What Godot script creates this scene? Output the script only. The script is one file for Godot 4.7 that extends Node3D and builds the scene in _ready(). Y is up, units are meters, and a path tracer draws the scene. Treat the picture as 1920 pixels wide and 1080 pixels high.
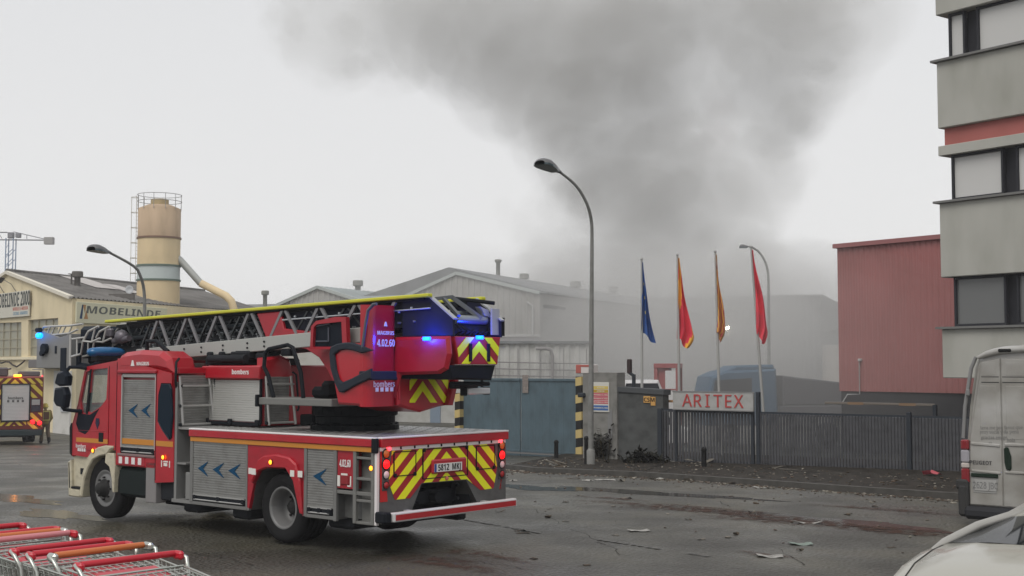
extends Node3D
# A rescue ladder truck stands on a wet industrial street; smoke rises behind the sheds. Units are metres, y is up, the view is towards -z.

var rng := RandomNumberGenerator.new()
var mats := {}


# ---------------------------------------------------------------- helpers: shapes

func mb() -> SurfaceTool:
	var st := SurfaceTool.new()
	st.begin(Mesh.PRIMITIVE_TRIANGLES)
	return st


func tri(st: SurfaceTool, a: Vector3, b: Vector3, c: Vector3) -> void:
	st.add_vertex(a)
	st.add_vertex(b)
	st.add_vertex(c)


# a flat or slightly bent polygon, turned so that its front looks along «out»
func face(st: SurfaceTool, p: Array, out: Vector3, sg := -1) -> void:
	st.set_smooth_group(sg)
	var n := Vector3.ZERO
	for i in range(1, p.size() - 1):
		n += (p[i + 1] - p[0]).cross(p[i] - p[0])
	var turned: bool = n.dot(out) < 0.0
	for i in range(1, p.size() - 1):
		if turned:
			tri(st, p[0], p[i + 1], p[i])
		else:
			tri(st, p[0], p[i], p[i + 1])


func box(st: SurfaceTool, c: Vector3, s: Vector3, bev := 0.0, b := Basis()) -> void:
	var h := s * 0.5
	if bev <= 0.0:
		for ax in 3:
			for sg in [-1.0, 1.0]:
				var o := Vector3.ZERO
				o[ax] = sg
				var u := Vector3.ZERO
				u[(ax + 1) % 3] = h[(ax + 1) % 3]
				var v := Vector3.ZERO
				v[(ax + 2) % 3] = h[(ax + 2) % 3]
				var m := o * h[ax]
				face(st, [c + b * (m - u - v), c + b * (m + u - v), c + b * (m + u + v), c + b * (m - u + v)], b * o)
		return
	bev = minf(bev, minf(h.x, minf(h.y, h.z)) * 0.9)
	for ax in 3:
		var a1 := (ax + 1) % 3
		var a2 := (ax + 2) % 3
		for sg in [-1.0, 1.0]:
			var p := []
			for q in [[-1, -1], [1, -1], [1, 1], [-1, 1]]:
				var v := Vector3.ZERO
				v[ax] = sg * h[ax]
				v[a1] = q[0] * (h[a1] - bev)
				v[a2] = q[1] * (h[a2] - bev)
				p.append(c + b * v)
			var o := Vector3.ZERO
			o[ax] = sg
			face(st, p, b * o)
		for s1 in [-1.0, 1.0]:
			for s2 in [-1.0, 1.0]:
				var p := []
				for q in [[-1, 0], [1, 0], [1, 1], [-1, 1]]:
					var v := Vector3.ZERO
					v[ax] = q[0] * (h[ax] - bev)
					v[a1] = s1 * (h[a1] - (bev if q[1] else 0.0))
					v[a2] = s2 * (h[a2] - (0.0 if q[1] else bev))
					p.append(c + b * v)
				var o := Vector3.ZERO
				o[a1] = s1
				o[a2] = s2
				face(st, p, b * o)
	for sx in [-1.0, 1.0]:
		for sy in [-1.0, 1.0]:
			for sz in [-1.0, 1.0]:
				var s3 := Vector3(sx, sy, sz)
				var k := (h - Vector3(bev, bev, bev)) * s3
				face(st, [c + b * (k + Vector3(bev * sx, 0, 0)), c + b * (k + Vector3(0, bev * sy, 0)), c + b * (k + Vector3(0, 0, bev * sz))], b * s3)


func ccw(pts: PackedVector2Array) -> PackedVector2Array:
	if Geometry2D.is_polygon_clockwise(pts):
		pts = pts.duplicate()
		pts.reverse()
	return pts


func inset(pts: PackedVector2Array, d: float) -> PackedVector2Array:
	var r := PackedVector2Array()
	var n := pts.size()
	for i in n:
		var e0 := (pts[i] - pts[(i + n - 1) % n]).normalized()
		var e1 := (pts[(i + 1) % n] - pts[i]).normalized()
		var n0 := Vector2(-e0.y, e0.x)
		var n1 := Vector2(-e1.y, e1.x)
		var m := (n0 + n1)
		var l := maxf(m.length_squared() * 0.5, 0.3)
		r.append(pts[i] + m * d / l)
	return r


# an outline in the xy plane of «xf», carried from z0 to z1; the rim is cut back by «bev»
func prism(st: SurfaceTool, outline, z0: float, z1: float, bev := 0.0, xf := Transform3D(), sg := -1) -> void:
	var pts := ccw(PackedVector2Array(outline))
	var n := pts.size()
	var inn := inset(pts, bev) if bev > 0.0 else pts
	var idx := Geometry2D.triangulate_polygon(inn)
	if idx.is_empty():
		inn = pts
		idx = Geometry2D.triangulate_polygon(inn)
	var lo := minf(z0, z1)
	var hi := maxf(z0, z1)
	st.set_smooth_group(-1)
	for k in range(0, idx.size(), 3):
		var p := [inn[idx[k]], inn[idx[k + 1]], inn[idx[k + 2]]]
		for z in [lo, hi]:
			face(st, [xf * Vector3(p[0].x, p[0].y, z), xf * Vector3(p[1].x, p[1].y, z), xf * Vector3(p[2].x, p[2].y, z)], xf.basis.z * (1.0 if z == hi else -1.0))
	for i in n:
		var a := pts[i]
		var c := pts[(i + 1) % n]
		var ai := inn[i]
		var ci := inn[(i + 1) % n]
		var o := xf.basis * Vector3((c - a).y, -(c - a).x, 0)
		if bev > 0.0:
			face(st, [xf * Vector3(ai.x, ai.y, lo), xf * Vector3(ci.x, ci.y, lo), xf * Vector3(c.x, c.y, lo + bev), xf * Vector3(a.x, a.y, lo + bev)], o, sg)
			face(st, [xf * Vector3(ai.x, ai.y, hi), xf * Vector3(ci.x, ci.y, hi), xf * Vector3(c.x, c.y, hi - bev), xf * Vector3(a.x, a.y, hi - bev)], o, sg)
		face(st, [xf * Vector3(a.x, a.y, lo + bev), xf * Vector3(c.x, c.y, lo + bev), xf * Vector3(c.x, c.y, hi - bev), xf * Vector3(a.x, a.y, hi - bev)], o, sg)


func tube(st: SurfaceTool, path: Array, r, n := 8, caps := true) -> void:
	var rings := []
	var up := Vector3.UP
	for i in path.size():
		var a: Vector3 = path[maxi(i - 1, 0)]
		var b: Vector3 = path[mini(i + 1, path.size() - 1)]
		var d := (b - a).normalized()
		if i == 0:
			up = Vector3.UP if absf(d.y) < 0.9 else Vector3.RIGHT
		var x := d.cross(up).normalized()
		if x.length() < 0.5:
			x = d.cross(Vector3(0.3, 0.4, 0.8)).normalized()
		up = x.cross(d).normalized()
		var rad: float = r[i] if r is Array else r
		var ring := []
		for k in n:
			var t := TAU * k / n
			ring.append(path[i] + (x * cos(t) + up * sin(t)) * rad)
		rings.append(ring)
	for i in path.size() - 1:
		for k in n:
			var k2 := (k + 1) % n
			var m: Vector3 = (rings[i][k] + rings[i][k2] + rings[i + 1][k] + rings[i + 1][k2]) * 0.25
			face(st, [rings[i][k], rings[i][k2], rings[i + 1][k2], rings[i + 1][k]], m - (path[i] + path[i + 1]) * 0.5, 1)
	if caps:
		var e := path.size() - 1
		face(st, rings[0], path[0] - path[1])
		face(st, rings[e], path[e] - path[e - 1])


func bar(st: SurfaceTool, a: Vector3, b: Vector3, r: float, n := 8) -> void:
	tube(st, [a, b], r, n)


# a square beam from a to b, w wide and h high
func beam(st: SurfaceTool, a: Vector3, b: Vector3, w: float, h: float, bev := 0.0, upv := Vector3.UP) -> void:
	var d := (b - a).normalized()
	var z := d.cross(upv).normalized()
	var y := z.cross(d).normalized()
	box(st, (a + b) * 0.5, Vector3(a.distance_to(b), h, w), bev, Basis(d, y, z))


# profile of (radius, height) turned about the y axis of «xf»
func lathe(st: SurfaceTool, prof: Array, n := 20, xf := Transform3D(), sg := 1) -> void:
	for i in prof.size() - 1:
		var p: Vector2 = prof[i]
		var q: Vector2 = prof[i + 1]
		for k in n:
			var a := TAU * k / n
			var b := TAU * (k + 1) / n
			var va := Vector3(cos(a), 0, sin(a))
			var vb := Vector3(cos(b), 0, sin(b))
			var o := (va + vb) * (q.y - p.y) + Vector3.UP * (p.x - q.x) * 2.0
			var f := []
			for w in [[va, p], [vb, p], [vb, q], [va, q]]:
				var v: Vector3 = xf * (w[0] * w[1].x + Vector3.UP * w[1].y)
				if f.is_empty() or not f[-1].is_equal_approx(v):
					f.append(v)
			if f.size() > 3 and f[0].is_equal_approx(f[3]):
				f.pop_back()
			if f.size() > 2:
				face(st, f, xf.basis * o, sg)


func ball(st: SurfaceTool, c: Vector3, r: Vector3, n := 12) -> void:
	var prof := []
	for i in n / 2 + 1:
		var t := -PI / 2 + PI * i / (n / 2)
		prof.append(Vector2(cos(t), sin(t)))
	prof[0].x = 0.0
	prof[-1].x = 0.0
	lathe(st, prof, n, Transform3D(Basis.from_scale(r), c), 2)


# a sheet of lines: ridges across a panel of w by h (in x and y), standing proud along z
func ribs(st: SurfaceTool, w: float, h: float, pitch: float, deep: float, xf := Transform3D(), upright := true, flat_share := 0.4) -> void:
	var long := w if upright else h
	var n := maxi(int(round(long / pitch)), 1)
	var p := long / n
	for i in n:
		var xs := [i * p, (i + flat_share) * p, (i + flat_share + 0.15) * p, (i + 0.85) * p, (i + 1) * p]
		var zs := [0.0, 0.0, deep, deep, 0.0]
		for k in 4:
			var a: float = xs[k]
			var b: float = xs[k + 1]
			var q := []
			if upright:
				q = [Vector3(a, 0, zs[k]), Vector3(b, 0, zs[k + 1]), Vector3(b, h, zs[k + 1]), Vector3(a, h, zs[k])]
			else:
				q = [Vector3(0, a, zs[k]), Vector3(0, b, zs[k + 1]), Vector3(w, b, zs[k + 1]), Vector3(w, a, zs[k])]
			face(st, [xf * q[0], xf * q[1], xf * q[2], xf * q[3]], xf.basis.z)


# ---------------------------------------------------------------- helpers: nodes

func numbered(parent: Node, called: String) -> String:
	if not parent.has_node(NodePath(called)):
		return called
	var i := 1
	while parent.has_node(NodePath("%s_%03d" % [called, i])):
		i += 1
	return "%s_%03d" % [called, i]


func tag(o: Node, label := "", category := "", group := "", kind := "") -> void:
	for k in [["label", label], ["category", category], ["group", group], ["kind", kind]]:
		if k[1]:
			o.set_meta(k[0], k[1])


func thing(called: String, label: String, category: String, at := Vector3.ZERO, turn := 0.0, group := "") -> Node3D:
	var o := Node3D.new()
	o.name = numbered(self, called)
	add_child(o)
	o.position = at
	o.rotation.y = turn
	tag(o, label, category, group)
	return o


func put(called: String, st: SurfaceTool, m: Material, parent: Node = self) -> MeshInstance3D:
	st.generate_normals()
	var o := MeshInstance3D.new()
	o.mesh = st.commit()
	o.material_override = m
	o.name = numbered(parent, called)
	parent.add_child(o)
	return o


func put_mesh(called: String, mesh: Mesh, m: Material, parent: Node, xf := Transform3D()) -> MeshInstance3D:
	var o := MeshInstance3D.new()
	o.mesh = mesh
	o.material_override = m
	o.transform = xf
	o.name = numbered(parent, called)
	parent.add_child(o)
	return o


func struct(called: String, st: SurfaceTool, m: Material, label := "") -> MeshInstance3D:
	var o := put(called, st, m)
	tag(o, label, "", "", "structure")
	return o


func copy(o: Node3D, at: Vector3, turn := 0.0, label := "", group := "") -> Node3D:
	var c: Node3D = o.duplicate()
	c.name = numbered(self, String(o.name))
	add_child(c)
	c.position = at
	c.rotation.y = turn
	if label:
		c.set_meta("label", label)
	if group:
		c.set_meta("group", group)
	return c


# flat lettering, standing 4 mm proud; «at» is its centre, its baseline runs along xf.basis.x
func words(text: String, high: float, m: Material, parent: Node, xf: Transform3D, font := "Droid Sans", weight := 700, squeeze := 1.0, called := "lettering", deep := 0.006) -> MeshInstance3D:
	var t := TextMesh.new()
	var f := SystemFont.new()
	f.font_names = PackedStringArray([font])
	f.font_weight = weight
	t.font = f
	t.text = text
	t.font_size = 64
	t.pixel_size = high / 64.0 * 1.38
	t.depth = deep
	t.curve_step = 2.0
	return put_mesh(called, t, m, parent, xf * Transform3D(Basis.from_scale(Vector3(squeeze, 1, 1)), Vector3.ZERO))


# ---------------------------------------------------------------- helpers: materials

func lin(r: float, g: float, b: float, a := 1.0) -> Color:
	var c := Color(r, g, b).linear_to_srgb()
	c.a = a
	return c


func mat(called: String, c: Color, rough := 0.7, metal := 0.0, coat := 0.0) -> StandardMaterial3D:
	if mats.has(called):
		return mats[called]
	var m := StandardMaterial3D.new()
	m.resource_name = called
	m.albedo_color = c
	m.roughness = rough
	m.metallic = metal
	if c.srgb_to_linear().get_luminance() < 0.06 and metal == 0.0 and coat == 0.0:
		m.metallic_specular = 0.16
	if coat > 0.0:
		m.clearcoat_enabled = true
		m.clearcoat = coat
		m.clearcoat_roughness = 0.08
	mats[called] = m
	return m


func glow(called: String, c: Color, energy: float) -> StandardMaterial3D:
	var m := mat(called, c, 0.3)
	m.emission_enabled = true
	m.emission = c
	m.emission_energy_multiplier = energy
	return m


func noise_tex(size: int, freq: float, ramp: Array, sd := 1, octaves := 4, kind := FastNoiseLite.TYPE_SIMPLEX_SMOOTH, as_normal := false, bump := 4.0) -> NoiseTexture2D:
	var n := FastNoiseLite.new()
	n.seed = sd
	n.noise_type = kind
	n.frequency = freq
	n.fractal_octaves = octaves
	var t := NoiseTexture2D.new()
	t.width = size
	t.height = size
	t.seamless = true
	t.noise = n
	if as_normal:
		t.as_normal_map = true
		t.bump_strength = bump
	elif ramp.size():
		var g := Gradient.new()
		g.offsets = PackedFloat32Array(ramp.map(func(e): return e[0]))
		g.colors = PackedColorArray(ramp.map(func(e): return e[1]))
		t.color_ramp = g
	return t


# weathered: a tone that varies over «metres» and a fine grain
func worn(called: String, c: Color, rough: float, metres: float, amount := 0.25, sd := 3, metal := 0.0, stretch := Vector3.ONE) -> StandardMaterial3D:
	if mats.has(called):
		return mats[called]
	var m := mat(called, c, rough, metal)
	var lo := 1.0 - amount
	m.albedo_texture = noise_tex(256, 0.02, [[0.0, Color(lo, lo, lo * 0.98)], [0.45, Color(1 - amount * 0.35, 1 - amount * 0.35, 1 - amount * 0.36)], [1.0, Color(1, 1, 1)]], sd, 5)
	m.uv1_triplanar = true
	m.uv1_world_triplanar = true
	m.uv1_scale = stretch / metres
	return m


# road film: a material's tone and gloss vary a little over its surface
func grime(m: StandardMaterial3D, metres: float, amount: float, sd: int) -> void:
	var lo := 1.0 - amount
	m.albedo_texture = noise_tex(512, 0.012, [[0.0, Color(lo, lo * 0.99, lo * 0.97)], [0.4, Color(1 - amount * 0.3, 1 - amount * 0.3, 1 - amount * 0.3)], [1.0, Color(1, 1, 1)]], sd, 6)
	var r := m.roughness
	m.roughness_texture = noise_tex(256, 0.02, [[0.0, Color(1, 1, 1)], [0.5, Color(0.75, 0.75, 0.75)], [1.0, Color(0.6, 0.6, 0.6)]], sd + 1, 5)
	m.roughness = minf(r * 1.35, 1.0)
	m.uv1_triplanar = true
	m.uv1_world_triplanar = true
	m.uv1_scale = Vector3.ONE / metres


func ground_y(depth: float) -> float:
	var t := minf(depth, 74.9) - 22.0
	return -0.03 * 3.0 * log(1.0 + exp(t / 3.0))



# ---------------------------------------------------------------- the scene

func _ready() -> void:
	rng.seed = 7
	setup_view()
	build_materials()
	build_ground()
	build_smoke()
	build_background()
	build_street()
	build_ladder_truck()
	build_second_engine()
	build_firefighter()
	build_van()
	build_car()
	build_trolleys()
	build_litter()


func setup_view() -> void:
	var cam := Camera3D.new()
	cam.name = "camera"
	add_child(cam)
	cam.position = Vector3(0, 2.45, 0)
	cam.rotation.x = atan(145.0 / 2400.0)
	cam.fov = rad_to_deg(2.0 * atan(540.0 / 2400.0))
	cam.near = 0.1
	cam.far = 2000.0
	cam.current = true
	var we := WorldEnvironment.new()
	we.name = "environment"
	var e := Environment.new()
	e.background_mode = Environment.BG_SKY
	e.tonemap_mode = Environment.TONE_MAPPER_LINEAR
	e.tonemap_exposure = 1.07
	e.sdfgi_enabled = true
	e.ssao_enabled = true
	e.ssil_enabled = true
	var sm := ProceduralSkyMaterial.new()
	sm.sky_top_color = Color(0.825, 0.832, 0.845)
	sm.sky_horizon_color = Color(0.945, 0.943, 0.938)
	sm.sky_curve = 0.18
	sm.ground_bottom_color = Color(0.3, 0.3, 0.29)
	sm.ground_horizon_color = Color(0.6, 0.6, 0.59)
	sm.sun_angle_max = 1.0
	sm.sky_cover = noise_tex(512, 0.006, [[0.0, Color(0, 0, 0, 0)], [0.4, Color(0.01, 0.01, 0.012)], [1.0, Color(0.27, 0.27, 0.265)]], 21, 4)
	var sky := Sky.new()
	sky.sky_material = sm
	e.sky = sky
	e.fog_enabled = true
	e.fog_density = 0.0009
	e.fog_light_color = Color(0.93, 0.93, 0.94)
	e.volumetric_fog_enabled = true
	e.volumetric_fog_density = 0.0
	we.environment = e
	add_child(we)
	var sun := DirectionalLight3D.new()
	sun.name = "sun"
	sun.light_energy = 0.5
	sun.light_color = Color(1.0, 0.985, 0.965)
	sun.light_angular_distance = 35.0
	sun.shadow_enabled = true
	sun.rotation = Vector3(deg_to_rad(-52), deg_to_rad(-28), 0)
	add_child(sun)


func build_materials() -> void:
	pass


func build_ground() -> void:
	var m := StandardMaterial3D.new()
	m.resource_name = "wet_asphalt"
	m.albedo_color = lin(0.092, 0.087, 0.07)
	m.albedo_texture = noise_tex(1024, 0.006, [[0.0, Color(0.6, 0.58, 0.55)], [0.35, Color(0.74, 0.735, 0.72)], [0.5, Color(0.84, 0.84, 0.83)], [0.7, Color(0.9, 0.89, 0.86)], [1.0, Color(1, 0.99, 0.95)]], 5, 8)
	m.roughness_texture = noise_tex(1024, 0.005, [[0.0, Color(0.2, 0.2, 0.2)], [0.3, Color(0.34, 0.34, 0.34)], [0.45, Color(0.46, 0.46, 0.46)], [1.0, Color(0.62, 0.62, 0.62)]], 9, 7)
	m.roughness_texture_channel = BaseMaterial3D.TEXTURE_CHANNEL_GRAYSCALE
	m.normal_enabled = true
	m.normal_texture = noise_tex(1024, 0.16, [], 11, 3, FastNoiseLite.TYPE_SIMPLEX_SMOOTH, true, 5.0)
	m.normal_scale = 0.5
	m.uv1_triplanar = true
	m.uv1_world_triplanar = true
	m.uv1_scale = Vector3.ONE * 0.07
	mats["asphalt"] = m
	var st := mb()
	var depths := [-40.0, 0.0, 6.0, 12.0, 14.0, 16.0, 18.0, 20.0, 22.0, 24.0, 26.0, 28.0, 31.0, 35.0, 40.0, 50.0, 60.0, 74.9, 90.0, 140.0, 250.0, 600.0]
	for i in depths.size() - 1:
		var a: float = depths[i]
		var b: float = depths[i + 1]
		for k in 8:
			var x0 := -400.0 + k * 100.0
			var x1 := x0 + 100.0
			face(st, [Vector3(x0, ground_y(a), -a), Vector3(x1, ground_y(a), -a), Vector3(x1, ground_y(b), -b), Vector3(x0, ground_y(b), -b)], Vector3.UP, 1)
	struct("road", st, m)
	# patches lying on the road: wet film, mud and reddish-brown tint, worn paint; each a thin sheet with a ragged edge
	var wet := mat("wet_film", lin(0.05, 0.047, 0.042), 0.12)
	var mud := mat("mud", lin(0.085, 0.048, 0.036), 0.6)
	mud.albedo_texture = noise_tex(512, 0.018, [[0.0, Color(0.7, 0.65, 0.6, 0.0)], [0.4, Color(0.8, 0.78, 0.75, 0.25)], [0.6, Color(1, 1, 1, 1)], [1.0, Color(1, 1, 1, 1)]], 12, 6)
	mud.uv1_triplanar = true
	mud.uv1_world_triplanar = true
	mud.uv1_scale = Vector3.ONE * 0.4
	for soft in [wet, mud]:
		soft.vertex_color_use_as_albedo = true
		soft.transparency = BaseMaterial3D.TRANSPARENCY_ALPHA
	for q in [[Vector3(-9.664, -0.115, -24.873), 1.6, 0.5, 2], [Vector3(-7.629, -0.058, -21.731), 1.2, 0.4, 3], [Vector3(4.713, -0.05, -21.136), 1.9, 0.45, 4], [Vector3(5.485, -0.039, -20.132), 1.4, 0.3, 5], [Vector3(0.574, -0.185, -27.755), 1.6, 0.5, 6], [Vector3(2.926, -0.146, -26.213), 2.4, 0.4, 8]]:
		patch("puddle", q[0], q[1], q[2], q[3], wet, 0.004)
	for q in [[Vector3(2.775, -0.082, -23.164), 1.9, 0.5, 11], [Vector3(3.725, -0.062, -21.999), 2.4, 0.55, 12], [Vector3(4.571, -0.043, -20.504), 2.6, 0.5, 13], [Vector3(5.551, -0.035, -19.776), 2.2, 0.45, 14], [Vector3(1.953, -0.115, -24.873), 1.0, 0.22, 15], [Vector3(5.834, -0.029, -19.107), 1.2, 0.3, 16], [Vector3(-0.933, -0.012, -16.177), 1.1, 0.4, 17], [Vector3(-0.417, -0.015, -16.874), 0.9, 0.3, 18], [Vector3(3.269, -0.015, -16.874), 0.5, 0.16, 19], [Vector3(6.459, -0.073, -22.659), 1.6, 0.3, 20]]:  # reddish-brown sheets: the muddy track, and two tinted patches near the truck's rear
		patch("mud_tint_patch", q[0], q[1], q[2], q[3], mud, 0.008)
	var paint := worn("worn_paint", lin(0.16, 0.155, 0.14), 0.6, 0.5, 0.6, 14)
	for q in [[Vector3(-0.797, -0.048, -20.974), Vector3(0.41, -0.029, -19.107)], [Vector3(1.212, -0.023, -18.37), Vector3(1.992, -0.017, -17.377)], [Vector3(2.309, -0.015, -16.972), Vector3(2.544, -0.014, -16.682)]]:
		var a: Vector3 = q[0]
		var b: Vector3 = q[1]
		var n := 9
		var d := (b - a) / n
		var w := d.cross(Vector3.UP).normalized() * 0.05
		st = mb()
		for k in n:
			var p := a + d * (k + 0.1 * sin(k * 4.0)) + Vector3(0, 0.011, 0)
			var e := p + d * (0.72 + 0.25 * sin(k * 7.3))
			face(st, [p - w, p + w * (0.8 + 0.2 * sin(k * 3.0)), e + w, e - w * (0.8 + 0.2 * cos(k * 5.0))], Vector3.UP)
		struct("road_marking", st, paint)
	# cracks
	var rc := RandomNumberGenerator.new()
	rc.seed = 77
	for q in [[Vector3(-1.863, -0.017, -17.377), Vector3(0.32, -0.01, -15.539)], [Vector3(0.374, -0.073, -22.659), Vector3(1.508, -0.014, -16.635)], [Vector3(3.911, -0.103, -24.267), Vector3(3.551, -0.011, -15.958)], [Vector3(-6.386, -0.029, -19.107), Vector3(-3.156, -0.011, -15.958)]]:
		var a: Vector3 = q[0]
		var b: Vector3 = q[1]
		st = mb()
		var last := a
		for k in range(1, 31):
			var p := a.lerp(b, k / 30.0) + Vector3(rc.randf_range(-0.07, 0.07), 0.0, rc.randf_range(-0.07, 0.07))
			var w := (p - last).cross(Vector3.UP).normalized() * rc.randf_range(0.002, 0.006)
			var u := Vector3(0, 0.009, 0)
			face(st, [last - w + u, last + w + u, p + w + u, p - w + u], Vector3.UP)
			last = p
		struct("road_crack", st, mat("crack_dark", lin(0.012, 0.011, 0.01), 0.8))


func patch(called: String, at: Vector3, rx: float, rz: float, sd: int, m: Material, lift: float) -> void:
	var r := RandomNumberGenerator.new()
	r.seed = sd * 131
	var st := mb()
	var n := 40
	var pts := []
	var ph := r.randf() * 6.0
	for k in n:
		var t := TAU * k / n
		var f := 1.0 + 0.22 * sin(t * 3.0 + ph) + 0.14 * sin(t * 7.0 + ph * 2.0) + r.randf_range(-0.12, 0.12)
		# long axis along the street
		var x := cos(t) * rx * f
		var z := sin(t) * rz * f
		var p := at + Vector3(0.72 * x + 0.69 * z, 0, 0.69 * x - 0.72 * z)
		p.y = ground_y(-p.z) + lift
		pts.append(p)
	var c := at
	c.y = ground_y(-c.z) + lift
	# thick in the middle, thinning out to nothing at the rim
	var full := 0.85 if called == "puddle" else 0.7
	st.set_smooth_group(-1)
	for k in n:
		var a: Vector3 = pts[k]
		var b: Vector3 = pts[(k + 1) % n]
		var quad := [[c, full], [c.lerp(a, 0.5), full * 0.8], [c.lerp(b, 0.5), full * 0.8], [a, 0.0], [b, 0.0]]
		for e in [[0, 1, 2], [1, 3, 4], [1, 4, 2]]:
			var p0: Vector3 = quad[e[0]][0]
			var p1: Vector3 = quad[e[1]][0]
			var p2: Vector3 = quad[e[2]][0]
			var order: Array = e if (p2 - p0).cross(p1 - p0).y > 0.0 else [e[0], e[2], e[1]]
			for i in order:
				st.set_color(Color(1, 1, 1, quad[i][1]))
				st.add_vertex(quad[i][0])
	struct(called, st, m)





# ---------------------------------------------------------------- pieces shared by several things

# a sheet with openings: the outline is cut at the middle of each opening so that no piece has a hole
func skin(st: SurfaceTool, outline, holes: Array, z0: float, z1: float, xf := Transform3D(), bev := 0.0) -> void:
	var xs := [-1e4, 1e4]
	for h in holes:
		var m := 0.0
		for p in h:
			m += p.x
		xs.append(m / h.size())
	xs.sort()
	for i in xs.size() - 1:
		if xs[i + 1] - xs[i] < 1e-4:
			continue
		var strip := PackedVector2Array([Vector2(xs[i], -1e4), Vector2(xs[i + 1], -1e4), Vector2(xs[i + 1], 1e4), Vector2(xs[i], 1e4)])
		var todo: Array = Geometry2D.intersect_polygons(ccw(PackedVector2Array(outline)), strip)
		for h in holes:
			var left := []
			for p in todo:
				left.append_array(Geometry2D.clip_polygons(p, ccw(PackedVector2Array(h))))
			todo = left
		for p in todo:
			prism(st, p, z0, z1, bev, xf)


func rect(a: Vector2, b: Vector2) -> Array:
	return [Vector2(a.x, a.y), Vector2(b.x, a.y), Vector2(b.x, b.y), Vector2(a.x, b.y)]


# slanted bands clipped to an outline, each a part of its own; «lean» is the run of the slant per unit of height
func stripes(called: String, parent: Node, outline, m: Material, mid: float, y0: float, period: float, share: float, lean: float, z0: float, z1: float, xf := Transform3D()) -> void:
	var poly := PackedVector2Array(outline)
	for sg in [-1.0, 1.0]:
		var half := PackedVector2Array([Vector2(mid, -50), Vector2(mid + sg * 50, -50), Vector2(mid + sg * 50, 50), Vector2(mid, 50)])
		var parts := Geometry2D.intersect_polygons(poly, half)
		for k in range(-14, 15):
			# the band runs down and outwards from the middle line
			var a := y0 + k * period
			var b := a - period * share
			var band := PackedVector2Array([Vector2(mid, a), Vector2(mid + sg * 20, a - 20.0 / lean), Vector2(mid + sg * 20, b - 20.0 / lean), Vector2(mid, b)])
			for p in parts:
				for q in Geometry2D.intersect_polygons(p, band):
					var area := 0.0
					for i in q.size():
						area += q[i].cross(q[(i + 1) % q.size()])
					if absf(area) < 0.002:
						continue
					var st := mb()
					prism(st, q, z0, z1, 0.0, xf)
					put(called, st, m, parent)


# a roller shutter of lipped slats; w along x, h along y, its front along +z of xf
func shutter(called: String, parent: Node, w: float, h: float, xf: Transform3D, m: Material, pitch := 0.035) -> MeshInstance3D:
	var st := mb()
	ribs(st, w, h, pitch, 0.007, xf, false, 0.12)
	return put(called, st, m, parent)


func wheel(parent: Node, c: Vector3, r: float, wide: float, outer: float, dished: bool, rim_m: Material) -> Node3D:
	var w := Node3D.new()
	w.name = numbered(parent, "wheel")
	w.position = c
	parent.add_child(w)
	var turn := Transform3D(Basis(Vector3(1, 0, 0), Vector3(0, 0, outer), Vector3(0, -outer, 0)), Vector3.ZERO)
	var h := wide * 0.5
	var st := mb()
	var rr := r * 0.58
	var prof := [Vector2(rr, -h * 0.9), Vector2(r * 0.86, -h), Vector2(r * 0.96, -h * 0.9), Vector2(r, -h * 0.7)]
	for k in 4:
		var z := -h * 0.5 + k * h * 0.33
		prof.append_array([Vector2(r, z - 0.012), Vector2(r - 0.012, z - 0.006), Vector2(r - 0.012, z + 0.006), Vector2(r, z + 0.012)])
	prof.append_array([Vector2(r, h * 0.7), Vector2(r * 0.96, h * 0.9), Vector2(r * 0.86, h), Vector2(r * 0.72, h * 0.99), Vector2(rr, h * 0.9)])
	lathe(st, prof, 40, turn)
	put("tyre", st, mat("tyre_rubber", lin(0.018, 0.018, 0.019), 0.75), w)
	st = mb()
	if dished:
		lathe(st, [Vector2(rr + 0.012, h * 0.93), Vector2(rr - 0.01, h * 0.96), Vector2(rr - 0.03, h * 0.85), Vector2(rr - 0.05, h * 0.2), Vector2(rr - 0.07, -h * 0.05), Vector2(rr * 0.52, -h * 0.12)], 36, turn)
	else:
		lathe(st, [Vector2(rr + 0.012, h * 0.93), Vector2(rr - 0.01, h * 0.96), Vector2(rr - 0.04, h * 0.8), Vector2(rr - 0.06, h * 0.75), Vector2(rr * 0.72, h * 0.98), Vector2(rr * 0.52, h * 1.0)], 36, turn)
	put("rim", st, rim_m, w)
	st = mb()
	var z0 := -h * 0.12 if dished else h * 1.0
	lathe(st, [Vector2(rr * 0.53, z0), Vector2(rr * 0.5, z0 + 0.02), Vector2(rr * 0.36, z0 + 0.03), Vector2(rr * 0.34, z0 + 0.1), Vector2(rr * 0.26, z0 + 0.125), Vector2(0, z0 + 0.125)], 24, turn)
	for k in 8:
		var a := TAU * k / 8
		var p := turn * Vector3(cos(a) * rr * 0.62, z0 - 0.005, sin(a) * rr * 0.62)
		cylinder(st, p, p + turn.basis.y * 0.04, 0.017, 6)
	put("hub", st, mat("hub_black", lin(0.03, 0.03, 0.03), 0.5), w)
	return w


func cylinder(st: SurfaceTool, a: Vector3, b: Vector3, r: float, n := 12) -> void:
	tube(st, [a, b], r, n)


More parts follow.
